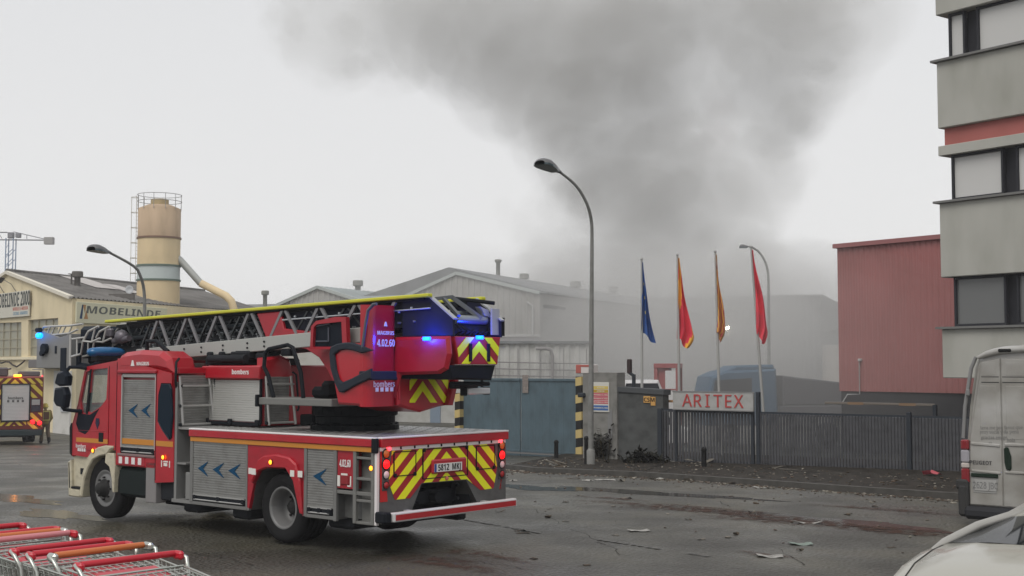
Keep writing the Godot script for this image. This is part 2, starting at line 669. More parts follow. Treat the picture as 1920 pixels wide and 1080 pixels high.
# a lamp: a lens in a rim, on a face whose normal is n
func lens(parent: Node, called: String, at: Vector3, n: Vector3, r: float, m: Material, rim := true) -> Node3D:
	var o := Node3D.new()
	o.name = numbered(parent, called)
	parent.add_child(o)
	o.position = at
	var st := mb()
	var x := n.cross(Vector3.UP).normalized()
	var xf := Transform3D(Basis(x, n, x.cross(n)), Vector3.ZERO)
	lathe(st, [Vector2(r, 0.0), Vector2(r * 0.97, 0.014), Vector2(r * 0.7, 0.024), Vector2(0, 0.028)], 16, xf)
	put("glass", st, m, o)
	if rim:
		st = mb()
		lathe(st, [Vector2(r * 1.2, 0.0), Vector2(r * 1.18, 0.012), Vector2(r * 1.02, 0.014), Vector2(r * 1.02, 0.002)], 16, xf)
		put("bezel", st, mat("bezel_black", lin(0.02, 0.02, 0.02), 0.4), o)
	return o


func omni(parent: Node, called: String, at: Vector3, c: Color, energy: float, size := 0.05) -> void:
	var l := OmniLight3D.new()
	l.name = numbered(parent, called)
	l.position = at
	l.light_color = c
	l.light_energy = energy
	l.light_size = size
	l.omni_range = 30.0
	l.omni_attenuation = 2.0
	l.shadow_enabled = true
	parent.add_child(l)



# the column of smoke: many soft overlapping puffs inside a bounding outline (x, y in metres at its own distance)
func build_smoke() -> void:
	var t := thing("smoke_cloud", "tall dark grey column of smoke rising behind the sheds and leaning left", "smoke", Vector3(0, 0, -150))
	var edge := []
	for p in [Vector3(3.126, 7.754, -150), Vector3(2.82, 13.396, -150), Vector3(4.71, 19.063, -150), Vector3(5.662, 23.488, -150), Vector3(3.152, 28.247, -150), Vector3(-3.788, 32.067, -150), Vector3(-8.217, 35.26, -150), Vector3(-13.604, 37.82, -150), Vector3(-19.608, 36.859, -150), Vector3(-25.313, 38.14, -150), Vector3(-30.395, 39.743, -150), Vector3(-29.17, 43.276, -150), Vector3(-27.98, 50.373, -150), Vector3(-12.731, 52.964, -150), Vector3(15.281, 53.613, -150), Vector3(47.742, 52.964, -150), Vector3(45.409, 47.143, -150), Vector3(40.522, 39.422, -150), Vector3(37.893, 33.024, -150), Vector3(32.765, 27.294, -150), Vector3(33.974, 23.488, -150), Vector3(33.269, 17.801, -150), Vector3(30.1, 15.282, -150), Vector3(31.917, 10.259, -150), Vector3(21.246, 6.504, -150)]:
		edge.append(Vector2(p.x, p.y))
	var poly := PackedVector2Array(edge)
	var hole_at := Vector2(Vector3(24.296, 31.111, -150).x, Vector3(24.296, 31.111, -150).y)
	var lo := poly[0]
	var hi := poly[0]
	for p in poly:
		lo = lo.min(p)
		hi = hi.max(p)
	var r := RandomNumberGenerator.new()
	r.seed = 41
	var fm := []
	for k in 4:
		var m := FogMaterial.new()
		m.resource_name = "smoke_%d" % k
		m.albedo = [Color(0.99, 0.982, 0.95), Color(0.988, 0.98, 0.95), Color(0.985, 0.977, 0.952), Color(0.98, 0.973, 0.952)][k]
		m.density = [0.0056, 0.0074, 0.0094, 0.0118][k]
		fm.append(m)
	var wisp := FogMaterial.new()
	wisp.resource_name = "smoke_wisp"
	wisp.albedo = Color(0.985, 0.98, 0.96)
	wisp.density = 0.023
	var made := 0
	for layer in 3:
		var gap: float = [5.2, 4.6, 2.15][layer]
		var row := 0
		var y := lo.y
		while y < hi.y:
			var x := lo.x + (gap * 0.5 if row % 2 else 0.0)
			while x < hi.x:
				var p := Vector2(x, y) + Vector2(r.randf_range(-0.5, 0.5), r.randf_range(-0.5, 0.5)) * gap * 0.9
				x += gap
				if not Geometry2D.is_point_in_polygon(p, poly) or made >= 292:
					continue
				var d := 1e9
				for i in poly.size():
					d = minf(d, p.distance_to(Geometry2D.get_closest_point_to_segment(p, poly[i], poly[(i + 1) % poly.size()])))
				if layer == 2 and d > 3.6 or layer == 0 and d < 3.5 or layer == 1 and d < 1.5:
					continue
				var rad: float = [r.randf_range(6.5, 10.0), r.randf_range(3.6, 6.2), r.randf_range(0.9, 2.6)][layer]
				rad = minf(rad, d * 1.1 + 1.9)
				if p.distance_to(hole_at) < rad * 0.62 + 1.5:
					continue
				var thick := clampf((p.x - poly[10].x) / 28.0, 0.0, 1.0)
				var f := FogVolume.new()
				f.shape = RenderingServer.FOG_VOLUME_SHAPE_ELLIPSOID
				f.size = Vector3(rad * r.randf_range(1.9, 2.7), rad * r.randf_range(1.6, 2.3), rad * 2.3)
				f.position = Vector3(p.x, p.y, r.randf_range(-11, 11))
				f.rotation.z = r.randf_range(-0.6, 0.6)
				f.material = fm[clampi(int(thick * 2.6 + r.randf_range(0.0, 1.2)), 0, 3)] if layer < 2 else wisp
				f.name = numbered(t, "puff")
				t.add_child(f)
				made += 1
			y += gap
			row += 1
	# pink light of the bright gap, put into the colour of thin puffs, and a lone wisp to the left of the stem
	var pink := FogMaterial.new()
	pink.resource_name = "smoke_pink_light"
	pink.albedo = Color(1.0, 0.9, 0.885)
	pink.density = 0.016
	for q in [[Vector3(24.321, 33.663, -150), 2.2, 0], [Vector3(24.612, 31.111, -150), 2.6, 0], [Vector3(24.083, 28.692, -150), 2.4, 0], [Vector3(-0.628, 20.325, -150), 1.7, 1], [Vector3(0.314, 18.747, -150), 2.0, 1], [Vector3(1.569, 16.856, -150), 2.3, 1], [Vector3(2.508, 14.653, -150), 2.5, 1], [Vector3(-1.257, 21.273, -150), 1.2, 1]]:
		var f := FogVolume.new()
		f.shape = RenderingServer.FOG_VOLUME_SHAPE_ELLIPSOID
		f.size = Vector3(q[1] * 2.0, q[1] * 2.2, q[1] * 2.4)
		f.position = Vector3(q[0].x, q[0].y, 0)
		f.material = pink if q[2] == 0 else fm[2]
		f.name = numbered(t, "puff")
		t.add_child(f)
	# the thin smoke that hangs between the sheds
	var bank := thing("smoke_bank_cloud", "thin grey smoke hanging low over the yard behind the flagpoles", "smoke", Vector3(0, 0, -80))
	var bm := FogMaterial.new()
	bm.resource_name = "smoke_bank"
	bm.albedo = Color(0.98, 0.975, 0.965)
	bm.density = 0.0088
	for q in [Vector3(11.325, 3.946, -80), Vector3(7.794, 5.456, -85), Vector3(18.205, 5.018, -95), Vector3(5, 5.57, -100), Vector3(17.483, 3.541, -75), Vector3(17.908, 9.096, -110), Vector3(13.531, 10.704, -120), Vector3(8.011, 8.697, -120), Vector3(10.976, 2.077, -60), Vector3(8.253, 2.579, -62), Vector3(1.834, 6.34, -110), Vector3(26.034, 8.697, -120), Vector3(9.432, 2.338, -54), Vector3(9.981, 2.346, -50), Vector3(13.51, 2.57, -58), Vector3(10.862, 3.385, -90), Vector3(14.647, 5.414, -95), Vector3(7.525, 6.206, -95), Vector3(5.33, 3.946, -80), Vector3(4.099, 4.666, -82), Vector3(-1.401, 5.771, -84), Vector3(-4.301, 5.491, -86), Vector3(22.507, 5.986, -100), Vector3(21.466, 7.916, -105), Vector3(14.185, 7.656, -100)]:
		var f := FogVolume.new()
		f.shape = RenderingServer.FOG_VOLUME_SHAPE_ELLIPSOID
		f.size = Vector3(r.randf_range(14, 24), r.randf_range(7, 13), r.randf_range(16, 30))
		f.position = q + Vector3(0, 0, 80)
		f.material = bm
		f.name = numbered(bank, "puff")
		bank.add_child(f)



# ---------------------------------------------------------------- buildings behind

# a framed window with its panes, in the plane of xf; the glass sits back
func window(parent: Node, a: Vector2, b: Vector2, nx: int, ny: int, xf: Transform3D, frame_m: Material, glass_m: Material, back := 0.12, wide := 0.06) -> Node3D:
	var lo := a.min(b)
	var hi := a.max(b)
	var st := mb()
	var w := hi.x - lo.x
	var h := hi.y - lo.y
	for i in nx + 1:
		var x := lo.x + wide * 0.5 + (w - wide) * i / nx
		box(st, xf * Vector3(x, (lo.y + hi.y) * 0.5, -back + 0.03), Vector3(wide, h, 0.06), 0.0, xf.basis)
	for j in ny + 1:
		var y := lo.y + wide * 0.5 + (h - wide) * j / ny
		box(st, xf * Vector3((lo.x + hi.x) * 0.5, y, -back + 0.028), Vector3(w - 0.004, wide * 0.8, 0.056), 0.0, xf.basis)
	var win := put("window", st, frame_m, parent)
	for i in nx:
		for j in ny:
			var c := Vector3(lo.x + w * (i + 0.5) / nx, lo.y + h * (j + 0.5) / ny, -back)
			st = mb()
			box(st, xf * c, Vector3(w / nx, h / ny, 0.012), 0.0, xf.basis * Basis(Vector3.UP, rng.randf_range(-0.006, 0.006)))
			put("pane", st, glass_m, win)
	return win


func louvre_window(parent: Node, a: Vector2, b: Vector2, xf: Transform3D, m: Material, slat_m: Material) -> void:
	var lo := a.min(b)
	var hi := a.max(b)
	var st := mb()
	var c := (lo + hi) * 0.5
	for q in [[Vector3(c.x, lo.y, 0.02), Vector3(hi.x - lo.x, 0.08, 0.1)], [Vector3(c.x, hi.y, 0.02), Vector3(hi.x - lo.x, 0.08, 0.1)], [Vector3(lo.x, c.y, 0.02), Vector3(0.08, hi.y - lo.y, 0.1)], [Vector3(hi.x, c.y, 0.02), Vector3(0.08, hi.y - lo.y, 0.1)]]:
		box(st, xf * q[0], q[1], 0.0, xf.basis)
	var f := put("louvre_window", st, m, parent)
	var n := maxi(int((hi.y - lo.y) / 0.26), 2)
	for k in n:
		st = mb()
		box(st, xf * Vector3(c.x, lo.y + (hi.y - lo.y) * (k + 0.5) / n, 0.02), Vector3(hi.x - lo.x - 0.08, (hi.y - lo.y) / n * 0.85, 0.02), 0.0, xf.basis * Basis(Vector3.RIGHT, 0.5))
		put("slat", st, slat_m, f)


func at_angle(a: float, origin := Vector3.ZERO) -> Transform3D:
	return Transform3D(Basis(Vector3.UP, a), origin)


# a mushroom vent on a roof
func vent(label: String, at: Vector3, r: float, h: float, m: Material, group := "mushroom vents on the shed roofs") -> void:
	var v := thing("roof_vent", label, "vent", at, 0.0, group)
	var st := mb()
	lathe(st, [Vector2(r * 0.55, -0.6), Vector2(r * 0.55, h * 0.45), Vector2(r * 0.8, h * 0.5)], 14)
	put("stem", st, m, v)
	st = mb()
	lathe(st, [Vector2(r * 0.75, h * 0.45), Vector2(r, h * 0.52), Vector2(r, h * 0.92), Vector2(r * 0.9, h), Vector2(0, h * 1.03)], 14, Transform3D(), -1)
	put("hood", st, m, v)


func build_background() -> void:
	build_furniture_hall()
	build_sheds()
	build_yard_buildings()
	build_office()


func build_furniture_hall() -> void:
	var cream := worn("cream_render", lin(0.82, 0.71, 0.48), 0.9, 9.0, 0.16, 31, 0.0, Vector3(1, 0.35, 1))
	var cream2 := worn("cream_trim", lin(0.82, 0.74, 0.54), 0.85, 7.0, 0.12, 32)
	var roof_m := worn("fibre_cement_roof", lin(0.2, 0.19, 0.18), 0.9, 12.0, 0.4, 33)
	var t := thing("furniture_hall", "cream gabled furniture hall with grey fibre roof, the silo rising through it", "building", Vector3(-25.734, -1.587, -75))
	var fx := at_angle(-0.886)
	var sx := at_angle(1.253)
	var eave: Vector2 = Vector2(-0.223, 7.982)
	var apex: Vector2 = Vector2(-11.772, 10.105)
	var left := Vector2(apex.x * 2.0, eave.y)
	var w1 := [Vector2(-15.712, 6.902), Vector2(-9.005, 6.799), Vector2(-8.852, 4.581), Vector2(-15.53, 4.579)]
	var w2 := [Vector2(-7.707, 6.9), Vector2(-2.433, 6.884), Vector2(-2.297, 4.611), Vector2(-7.553, 4.608)]
	var st := mb()
	skin(st, [Vector2(left.x, -0.3), left, apex, eave, Vector2(0, -0.3)], [w1, w2], -0.3, 0.0, fx)
	put("front_wall", st, cream, t)
	var len := 24.0
	st = mb()
	prism(st, [Vector2(0.3, -0.3), Vector2(0.3, eave.y - 0.02), Vector2(len, eave.y - 0.02), Vector2(len, -0.3)], -0.3, 0.0, 0.0, sx)
	put("side_wall", st, cream, t)
	var pane := mat("dusty_pane", lin(0.3, 0.29, 0.21), 0.35)
	window(t, w1[0], w1[2], 5, 4, fx, mat("window_steel", lin(0.36, 0.33, 0.24), 0.7), pane, 0.2, 0.07)
	window(t, w2[3], w2[1], 4, 4, fx, mat("window_steel", lin(0.36, 0.33, 0.24), 0.7), pane, 0.2, 0.07)
	# verge boards, sills, a canopy beam
	st = mb()
	for q in [[left, apex], [apex, eave]]:
		beam(st, fx * Vector3(q[0].x, q[0].y + 0.05, 0.06), fx * Vector3(q[1].x, q[1].y + 0.05, 0.06), 0.3, 0.2, 0.0)
	put("verge", st, mat("verge_pale", lin(0.72, 0.68, 0.58), 0.8), t)
	st = mb()
	var sill: Vector2 = Vector2(-2.2, 4.483)
	box(st, fx * Vector3(left.x * 0.5, sill.y, 0.05), Vector3(-left.x - 0.4, 0.16, 0.2), 0.0, fx.basis)
	put("sill", st, cream2, t)
	st = mb()
	var cb: Vector2 = Vector2(-3.077, 4.133)
	box(st, fx * Vector3(cb.x + 0.3, cb.y, 0.5), Vector3(3.6, 0.5, 1.0), 0.04, fx.basis)
	put("canopy", st, mat("canopy_grey", lin(0.15, 0.14, 0.14), 0.8), t)
	st = mb()
	var cable := []
	for k in 16:
		var x: float = left.x * 0.8 + k * 0.75
		cable.append(fx * Vector3(x, cb.y + 0.05 + 0.25 * sin(k * 1.1) * sin(k * 0.35), 0.2))
	tube(st, cable, 0.05, 6)
	put("cable", st, mat("cable_dark", lin(0.06, 0.05, 0.05), 0.8), t)
	# ground floor: paler panels and a door bay
	st = mb()
	var wl: Vector2 = Vector2(-2.697, 3.813)
	box(st, fx * Vector3(wl.x * 0.5, (wl.y - 0.2) * 0.5 - 0.1, 0.04), Vector3(-wl.x, wl.y + 0.2, 0.1), 0.0, fx.basis)
	put("white_bay", st, worn("white_render", lin(0.66, 0.65, 0.62), 0.85, 6.0, 0.15, 34), t)
	louvre_window(t, Vector2(-1.311, 1.36), Vector2(-0.133, 3.383), at_angle(-0.886, fx.basis.z * 0.1), mat("louvre_frame", lin(0.5, 0.52, 0.54), 0.6), mat("louvre_blue_grey", lin(0.28, 0.33, 0.38), 0.6))
	# roof with sheeting ribs, following the side wall
	var back: Vector3 = sx.basis.x * len
	for q in [[apex, eave], [apex, left]]:
		st = mb()
		var r0: Vector3 = fx * Vector3(q[0].x, q[0].y + 0.1, 0.15)
		var e0: Vector3 = fx * Vector3(q[1].x, q[1].y + 0.05, 0.15)
		e0 += (e0 - r0).normalized() * 0.35
		var n := 60
		for k in n:
			var a0: Vector3 = back * (float(k) / n)
			var a1: Vector3 = back * ((k + 0.55) / n)
			var a2: Vector3 = back * ((k + 1.0) / n)
			var u := Vector3(0, 0.09, 0)
			face(st, [r0 + a0, r0 + a1 + u, e0 + a1 + u, e0 + a0], Vector3.UP)
			face(st, [r0 + a1 + u, r0 + a2, e0 + a2, e0 + a1 + u], Vector3.UP)
		put("roof", st, roof_m, t)
	st = mb()
	var rr: Vector3 = fx * Vector3(apex.x, apex.y + 0.16, 0.1)
	tube(st, [rr, rr + back], 0.14, 8)
	put("ridge_cap", st, roof_m, t)
	# pale sheets let into the roof
	for q in [[0.22, 0.34, 0.02, 0.5], [0.34, 0.42, 0.25, 0.62]]:
		st = mb()
		var r0: Vector3 = fx * Vector3(apex.x, apex.y + 0.22, 0.15)
		var e0: Vector3 = fx * Vector3(eave.x, eave.y + 0.17, 0.15)
		face(st, [r0.lerp(e0, q[2]) + back * q[0], r0.lerp(e0, q[2]) + back * q[1], r0.lerp(e0, q[3]) + back * (q[1] + 0.03), r0.lerp(e0, q[3]) + back * (q[0] + 0.03)], Vector3.UP)
		put("rooflight", st, mat("rooflight_pale", lin(0.5, 0.47, 0.45), 0.6), t)
	# lean-to further back
	st = mb()
	var p0: Vector3 = sx * Vector3(len, 0, 0)
	prism(st, [Vector2(0, -0.3), Vector2(0, 8.1), Vector2(7, 9.1), Vector2(26, 8.6), Vector2(26, -0.3)], -14, -0.05, 0.0, at_angle(1.253, p0))
	put("rear_wing", st, worn("wing_grey", lin(0.26, 0.26, 0.255), 0.85, 8.0, 0.25, 35), t)
	# lamps on swan necks above the sign
	for px in [0, 1]:
		var l: Vector2 = [Vector2(-10.752, 9.629), Vector2(-13.114, 9.645)][px]
		st = mb()
		tube(st, [fx * Vector3(l.x + 0.9, l.y - 1.0, 0.0), fx * Vector3(l.x + 0.7, l.y - 0.35, 0.35), fx * Vector3(l.x + 0.25, l.y - 0.05, 0.7)], 0.03, 6)
		var arm := put("sign_lamp", st, mat("lamp_arm", lin(0.2, 0.18, 0.14), 0.6), t)
		st = mb()
		box(st, fx * Vector3(l.x, l.y - 0.08, 0.8), Vector3(0.7, 0.16, 0.35), 0.06, fx.basis * Basis(Vector3(0, 0, 1), 0.35))
		put("lamp_shade", st, mat("lamp_shade_brown", lin(0.05, 0.045, 0.04), 0.6), arm)
	# the boards
	var b0: Vector2 = Vector2(-21.522, 7.049)
	var b1: Vector2 = Vector2(-7.147, 8.869)
	var board := thing("shop_sign", "pale shop sign board with tall narrow black letters on the cream gable", "sign", Vector3(-25.734, -1.587, -75) + fx.basis.z * 0.06, -0.886)
	st = mb()
	box(st, Vector3((b0.x + b1.x) * 0.5, (b0.y + b1.y) * 0.5, 0.06), Vector3(b1.x - b0.x, 1.65, 0.1), 0.02)
	put("board", st, mat("board_pale", lin(0.6, 0.58, 0.5), 0.6), board)
	var wy := (b0.y + b1.y) * 0.5
	words("MOBELINDE 2000.", 0.9, mat("sign_dark", lin(0.05, 0.06, 0.06), 0.6), board, at_angle(0, Vector3(b1.x - 3.1, wy + 0.3, 0.115)), "Droid Sans", 700, 0.66)
	words("MUEBLES A MEDIDA", 0.22, mat("sign_red", lin(0.5, 0.14, 0.1), 0.6), board, at_angle(0, Vector3(b1.x - 1.6, wy - 0.3, 0.115)))
	words("COCINAS  ARMARIOS", 0.2, mat("sign_blue", lin(0.2, 0.32, 0.42), 0.6), board, at_angle(0, Vector3(b1.x - 1.6, wy - 0.6, 0.115)))
	var s0: Vector2 = Vector2(0.11, 6.693)
	var s1: Vector2 = Vector2(9.473, 7.989)
	var mid: Vector2 = Vector2(4.394, 7.2)
	var sy := mid.y
	var sg := thing("shop_sign", "long cream shop sign with slanting grey letters below the hall's roof edge", "sign", Vector3(-25.734, -1.587, -75) + sx.basis.z * 0.06, 1.253)
	st = mb()
	box(st, Vector3((s0.x + s1.x) * 0.5, sy - 0.05, 0.05), Vector3(s1.x - s0.x, 1.25, 0.1), 0.02)
	put("board", st, mat("board_cream", lin(0.66, 0.64, 0.46), 0.6), sg)
	var slant := Transform3D(Basis(Vector3(1, 0, 0), Vector3(0.2, 1, 0), Vector3(0, 0, 1)), Vector3(Vector2(4.833, 7.217).x, sy + 0.14, 0.105))
	words("MOBELINDE", 0.44, mat("sign_grey", lin(0.09, 0.1, 0.085), 0.6), sg, slant, "Droid Sans", 700, 2.2)
	words("MOBILIARIO DE COCINA", 0.16, mat("sign_grey", lin(0.09, 0.1, 0.085), 0.6), sg, at_angle(0, Vector3(Vector2(4.558, 7.206).x, sy - 0.5, 0.105)), "Droid Sans", 400, 1.4)
	var m0: Vector2 = Vector2(0.394, 7.048)
	var mw: float = Vector2(1.194, 7.079).x - m0.x
	for q in [[[0.0, -0.42], [0.28, 0.42], [0.42, 0.42], [0.3, -0.42]], [[0.36, 0.42], [0.62, -0.1], [0.72, 0.42]], [[0.5, -0.42], [0.78, 0.1], [1.0, -0.42]]]:
		st = mb()
		prism(st, q.map(func(e): return Vector2(m0.x + e[0] * mw, sy + e[1])), 0.1, 0.106)
		put("emblem", st, mat("emblem_blue", lin(0.03, 0.06, 0.12), 0.6) if q[0][0] < 0.1 else mat("emblem_orange", lin(0.4, 0.2, 0.06), 0.6), sg)
	vent("tall mushroom vent on the ridge of the cream hall, left of the silo", Vector3(-28.584, 7.876, -84), 0.36, 0.75, mat("vent_brown", lin(0.12, 0.11, 0.1), 0.7), "")
	st = mb()
	bar(st, Vector3(0, -0.6, 0), Vector3(0, 0.5, 0), 0.06)
	box(st, Vector3(0, 0.5, 0), Vector3(0.36, 0.05, 0.36))
	var sv := put("roof_pipe", st, mat("vent_brown", lin(0.12, 0.11, 0.1), 0.7))
	sv.position = Vector3(-28.971, 7.947, -84)
	tag(sv, "thin capped pipe beside the vent on the cream hall's ridge", "vent")
	var dish := thing("satellite_dish", "round white satellite dish on the roof left of the silo", "dish", Vector3(-24.54, 7.301, -82))
	st = mb()
	lathe(st, [Vector2(0, 0.0), Vector2(0.14, 0.02), Vector2(0.26, 0.08), Vector2(0.27, 0.07)], 18, Transform3D(Basis(Vector3.RIGHT, PI / 2 + 0.1), Vector3.ZERO))
	put("bowl", st, mat("dish_white", lin(0.6, 0.62, 0.64), 0.5), dish)
	st = mb()
	bar(st, Vector3(0, 0, -0.05), Vector3(0, -1.2, -0.1), 0.04)
	box(st, Vector3(-0.5, -0.45, 0), Vector3(1.6, 0.35, 0.3))
	put("mount", st, mat("vent_brown", lin(0.12, 0.11, 0.1), 0.7), dish)
	# the silo
	var so: Vector3 = Vector3(-24.08, 2.45, -87)
	var y0 := -1.6
	var top: float = Vector3(-24.277, 13.111, -87).y
	var silo := thing("silo", "tall tan cylindrical sawdust silo with pale blue band and railed top", "silo", Vector3(so.x, y0, so.z))
	var r := 1.42
	var ys := [0.0, Vector3(-24.195, 8.216, -87).y - y0, Vector3(-24.212, 9.199, -87).y - y0, Vector3(-24.243, 11.098, -87).y - y0, top - y0]
	var ms := [worn("silo_cream", lin(0.78, 0.62, 0.38), 0.75, 5.0, 0.15, 36, 0.0, Vector3(1, 0.3, 1)), mat("silo_blue", lin(0.52, 0.58, 0.57), 0.6), mats["silo_cream"], worn("silo_tan", lin(0.58, 0.43, 0.29), 0.75, 5.0, 0.2, 37, 0.0, Vector3(1, 0.25, 1))]
	for k in 4:
		st = mb()
		lathe(st, [Vector2(r, ys[k]), Vector2(r, ys[k + 1])], 40)
		if k == 3:
			lathe(st, [Vector2(r, ys[4]), Vector2(r * 0.6, ys[4] + 0.25), Vector2(0, ys[4] + 0.3)], 40)
		put("shell_ring", st, ms[k], silo)
		if k > 0:
			st = mb()
			lathe(st, [Vector2(r, ys[k] - 0.06), Vector2(r + 0.06, ys[k] - 0.06), Vector2(r + 0.06, ys[k] + 0.06), Vector2(r, ys[k] + 0.06)], 40, Transform3D(), -1)
			put("hoop", st, mat("hoop_green", lin(0.12, 0.17, 0.14), 0.6) if k < 3 else mat("hoop_brown", lin(0.2, 0.12, 0.08), 0.6), silo)
	st = mb()
	var ty: float = ys[4]
	lathe(st, [Vector2(0.6, ty + 0.1), Vector2(0.6, ty + 0.62), Vector2(0.55, ty + 0.66), Vector2(0, ty + 0.68)], 24, Transform3D(), -1)
	put("filter_cap", st, mat("cap_ochre", lin(0.42, 0.33, 0.18), 0.7), silo)
	st = mb()
	for y in [ty + 0.95, ty + 0.5]:
		var ring := []
		for k in 25:
			ring.append(Vector3(cos(TAU * k / 24) * (r + 0.05), y, sin(TAU * k / 24) * (r + 0.05)))
		tube(st, ring, 0.022, 5, false)
	for k in 12:
		var a := TAU * k / 12
		bar(st, Vector3(cos(a) * (r + 0.05), ty - 0.1, sin(a) * (r + 0.05)), Vector3(cos(a) * (r + 0.05), ty + 0.95, sin(a) * (r + 0.05)), 0.02, 5)
	put("railing", st, mat("rail_grey", lin(0.3, 0.3, 0.3), 0.6), silo)
	st = mb()
	for k in 22:
		var y := ty + 0.8 - k * 0.26
		bar(st, Vector3(-r - 0.1, y, -0.22), Vector3(-r - 0.1, y, 0.22), 0.014, 5)
		if k % 4 == 0:
			var hoop := []
			for j in 9:
				var a := PI * j / 8
				hoop.append(Vector3(-r - 0.1 - 0.42 * sin(a), y, -0.3 * cos(a)))
			tube(st, hoop, 0.02, 5, false)
	for z in [-0.22, 0.22]:
		bar(st, Vector3(-r - 0.1, ty - 5.0, z), Vector3(-r - 0.1, ty + 0.9, z), 0.02, 5)
	bar(st, Vector3(-r - 0.5, ty - 5.0, 0), Vector3(-r - 0.5, ty + 0.85, 0), 0.02, 5)
	put("caged_ladder", st, mat("cage_pale", lin(0.5, 0.48, 0.4), 0.6), silo)
	var o := Vector3(so.x, y0, so.z)
	st = mb()
	tube(st, [Vector3(-22.913, 9.82, -87) - o, Vector3(-22.655, 9.637, -87) - o, Vector3(-21.213, 8.034, -87) - o], 0.24, 14)
	put("duct", st, mat("duct_grey", lin(0.42, 0.43, 0.41), 0.5, 0.3), silo)
	st = mb()
	tube(st, [Vector3(-21.213, 8.034, -87) - o, Vector3(-20.262, 7.561, -87) - o, Vector3(-19.234, 7.107, -86) - o, Vector3(-18.871, 6.747, -86) - o, Vector3(-18.646, 6.029, -86) - o, Vector3(-18.477, 4.058, -86) - o], 0.26, 14)
	put("duct", st, mats["silo_cream"], silo)
	# tower crane far off
	var cr := thing("tower_crane", "pale blue tower crane far behind the cream hall", "crane", Vector3(Vector3(-82.537, 2.45, -210).x, -2, -210))
	var co := cr.position
	var cm := mat("crane_blue", lin(0.26, 0.34, 0.48), 0.6)
	var jy: float = Vector3(-83.033, 23.324, -210).y - co.y
	st = mb()
	for sx2 in [-0.6, 0.6]:
		for sz in [-0.6, 0.6]:
			bar(st, Vector3(sx2, 0, sz), Vector3(sx2, jy, sz), 0.1, 5)
	var yy := 0.0
	while yy < jy - 1.5:
		bar(st, Vector3(-0.6, yy, 0.6), Vector3(0.6, yy + 1.2, 0.6), 0.06, 4)
		bar(st, Vector3(-0.6, yy, -0.6), Vector3(0.6, yy + 1.2, -0.6), 0.06, 4)
		bar(st, Vector3(-0.6, yy + 1.2, 0.6), Vector3(-0.6, yy + 2.0, -0.6), 0.06, 4)
		yy += 1.6
	put("mast", st, cm, cr)
	st = mb()
	bar(st, Vector3(-30, jy, 0), Vector3(7.0, jy - 0.3, 0), 0.11, 5)
	bar(st, Vector3(-30, jy + 0.9, 0), Vector3(-0.6, jy + 1.0, 0), 0.1, 5)
	for k in 12:
		bar(st, Vector3(-1.5 - k * 1.2, jy, 0), Vector3(-2.1 - k * 1.2, jy + 0.9, 0), 0.05, 4)
	bar(st, Vector3(0.4, jy + 1.1, 0), Vector3(5.5, jy - 0.1, 0), 0.07, 5)
	bar(st, Vector3(2.6, jy + 0.6, 0), Vector3(2.6, jy - 0.1, 0), 0.06, 4)
	put("jib", st, mat("crane_grey", lin(0.22, 0.22, 0.24), 0.6), cr)
	st = mb()
	box(st, Vector3(0, jy + 0.5, 0), Vector3(0.9, 1.0, 0.9), 0.1)
	box(st, Vector3(1.2, jy + 0.5, 0), Vector3(0.8, 0.8, 0.8), 0.1)
	put("cab", st, mat("crane_grey", lin(0.22, 0.22, 0.24), 0.6), cr)
	st = mb()
	box(st, Vector3(6.3, jy - 0.4, 0), Vector3(1.5, 1.2, 0.9), 0.06)
	put("counterweight", st, mat("weight_grey", lin(0.34, 0.33, 0.32), 0.8), cr)


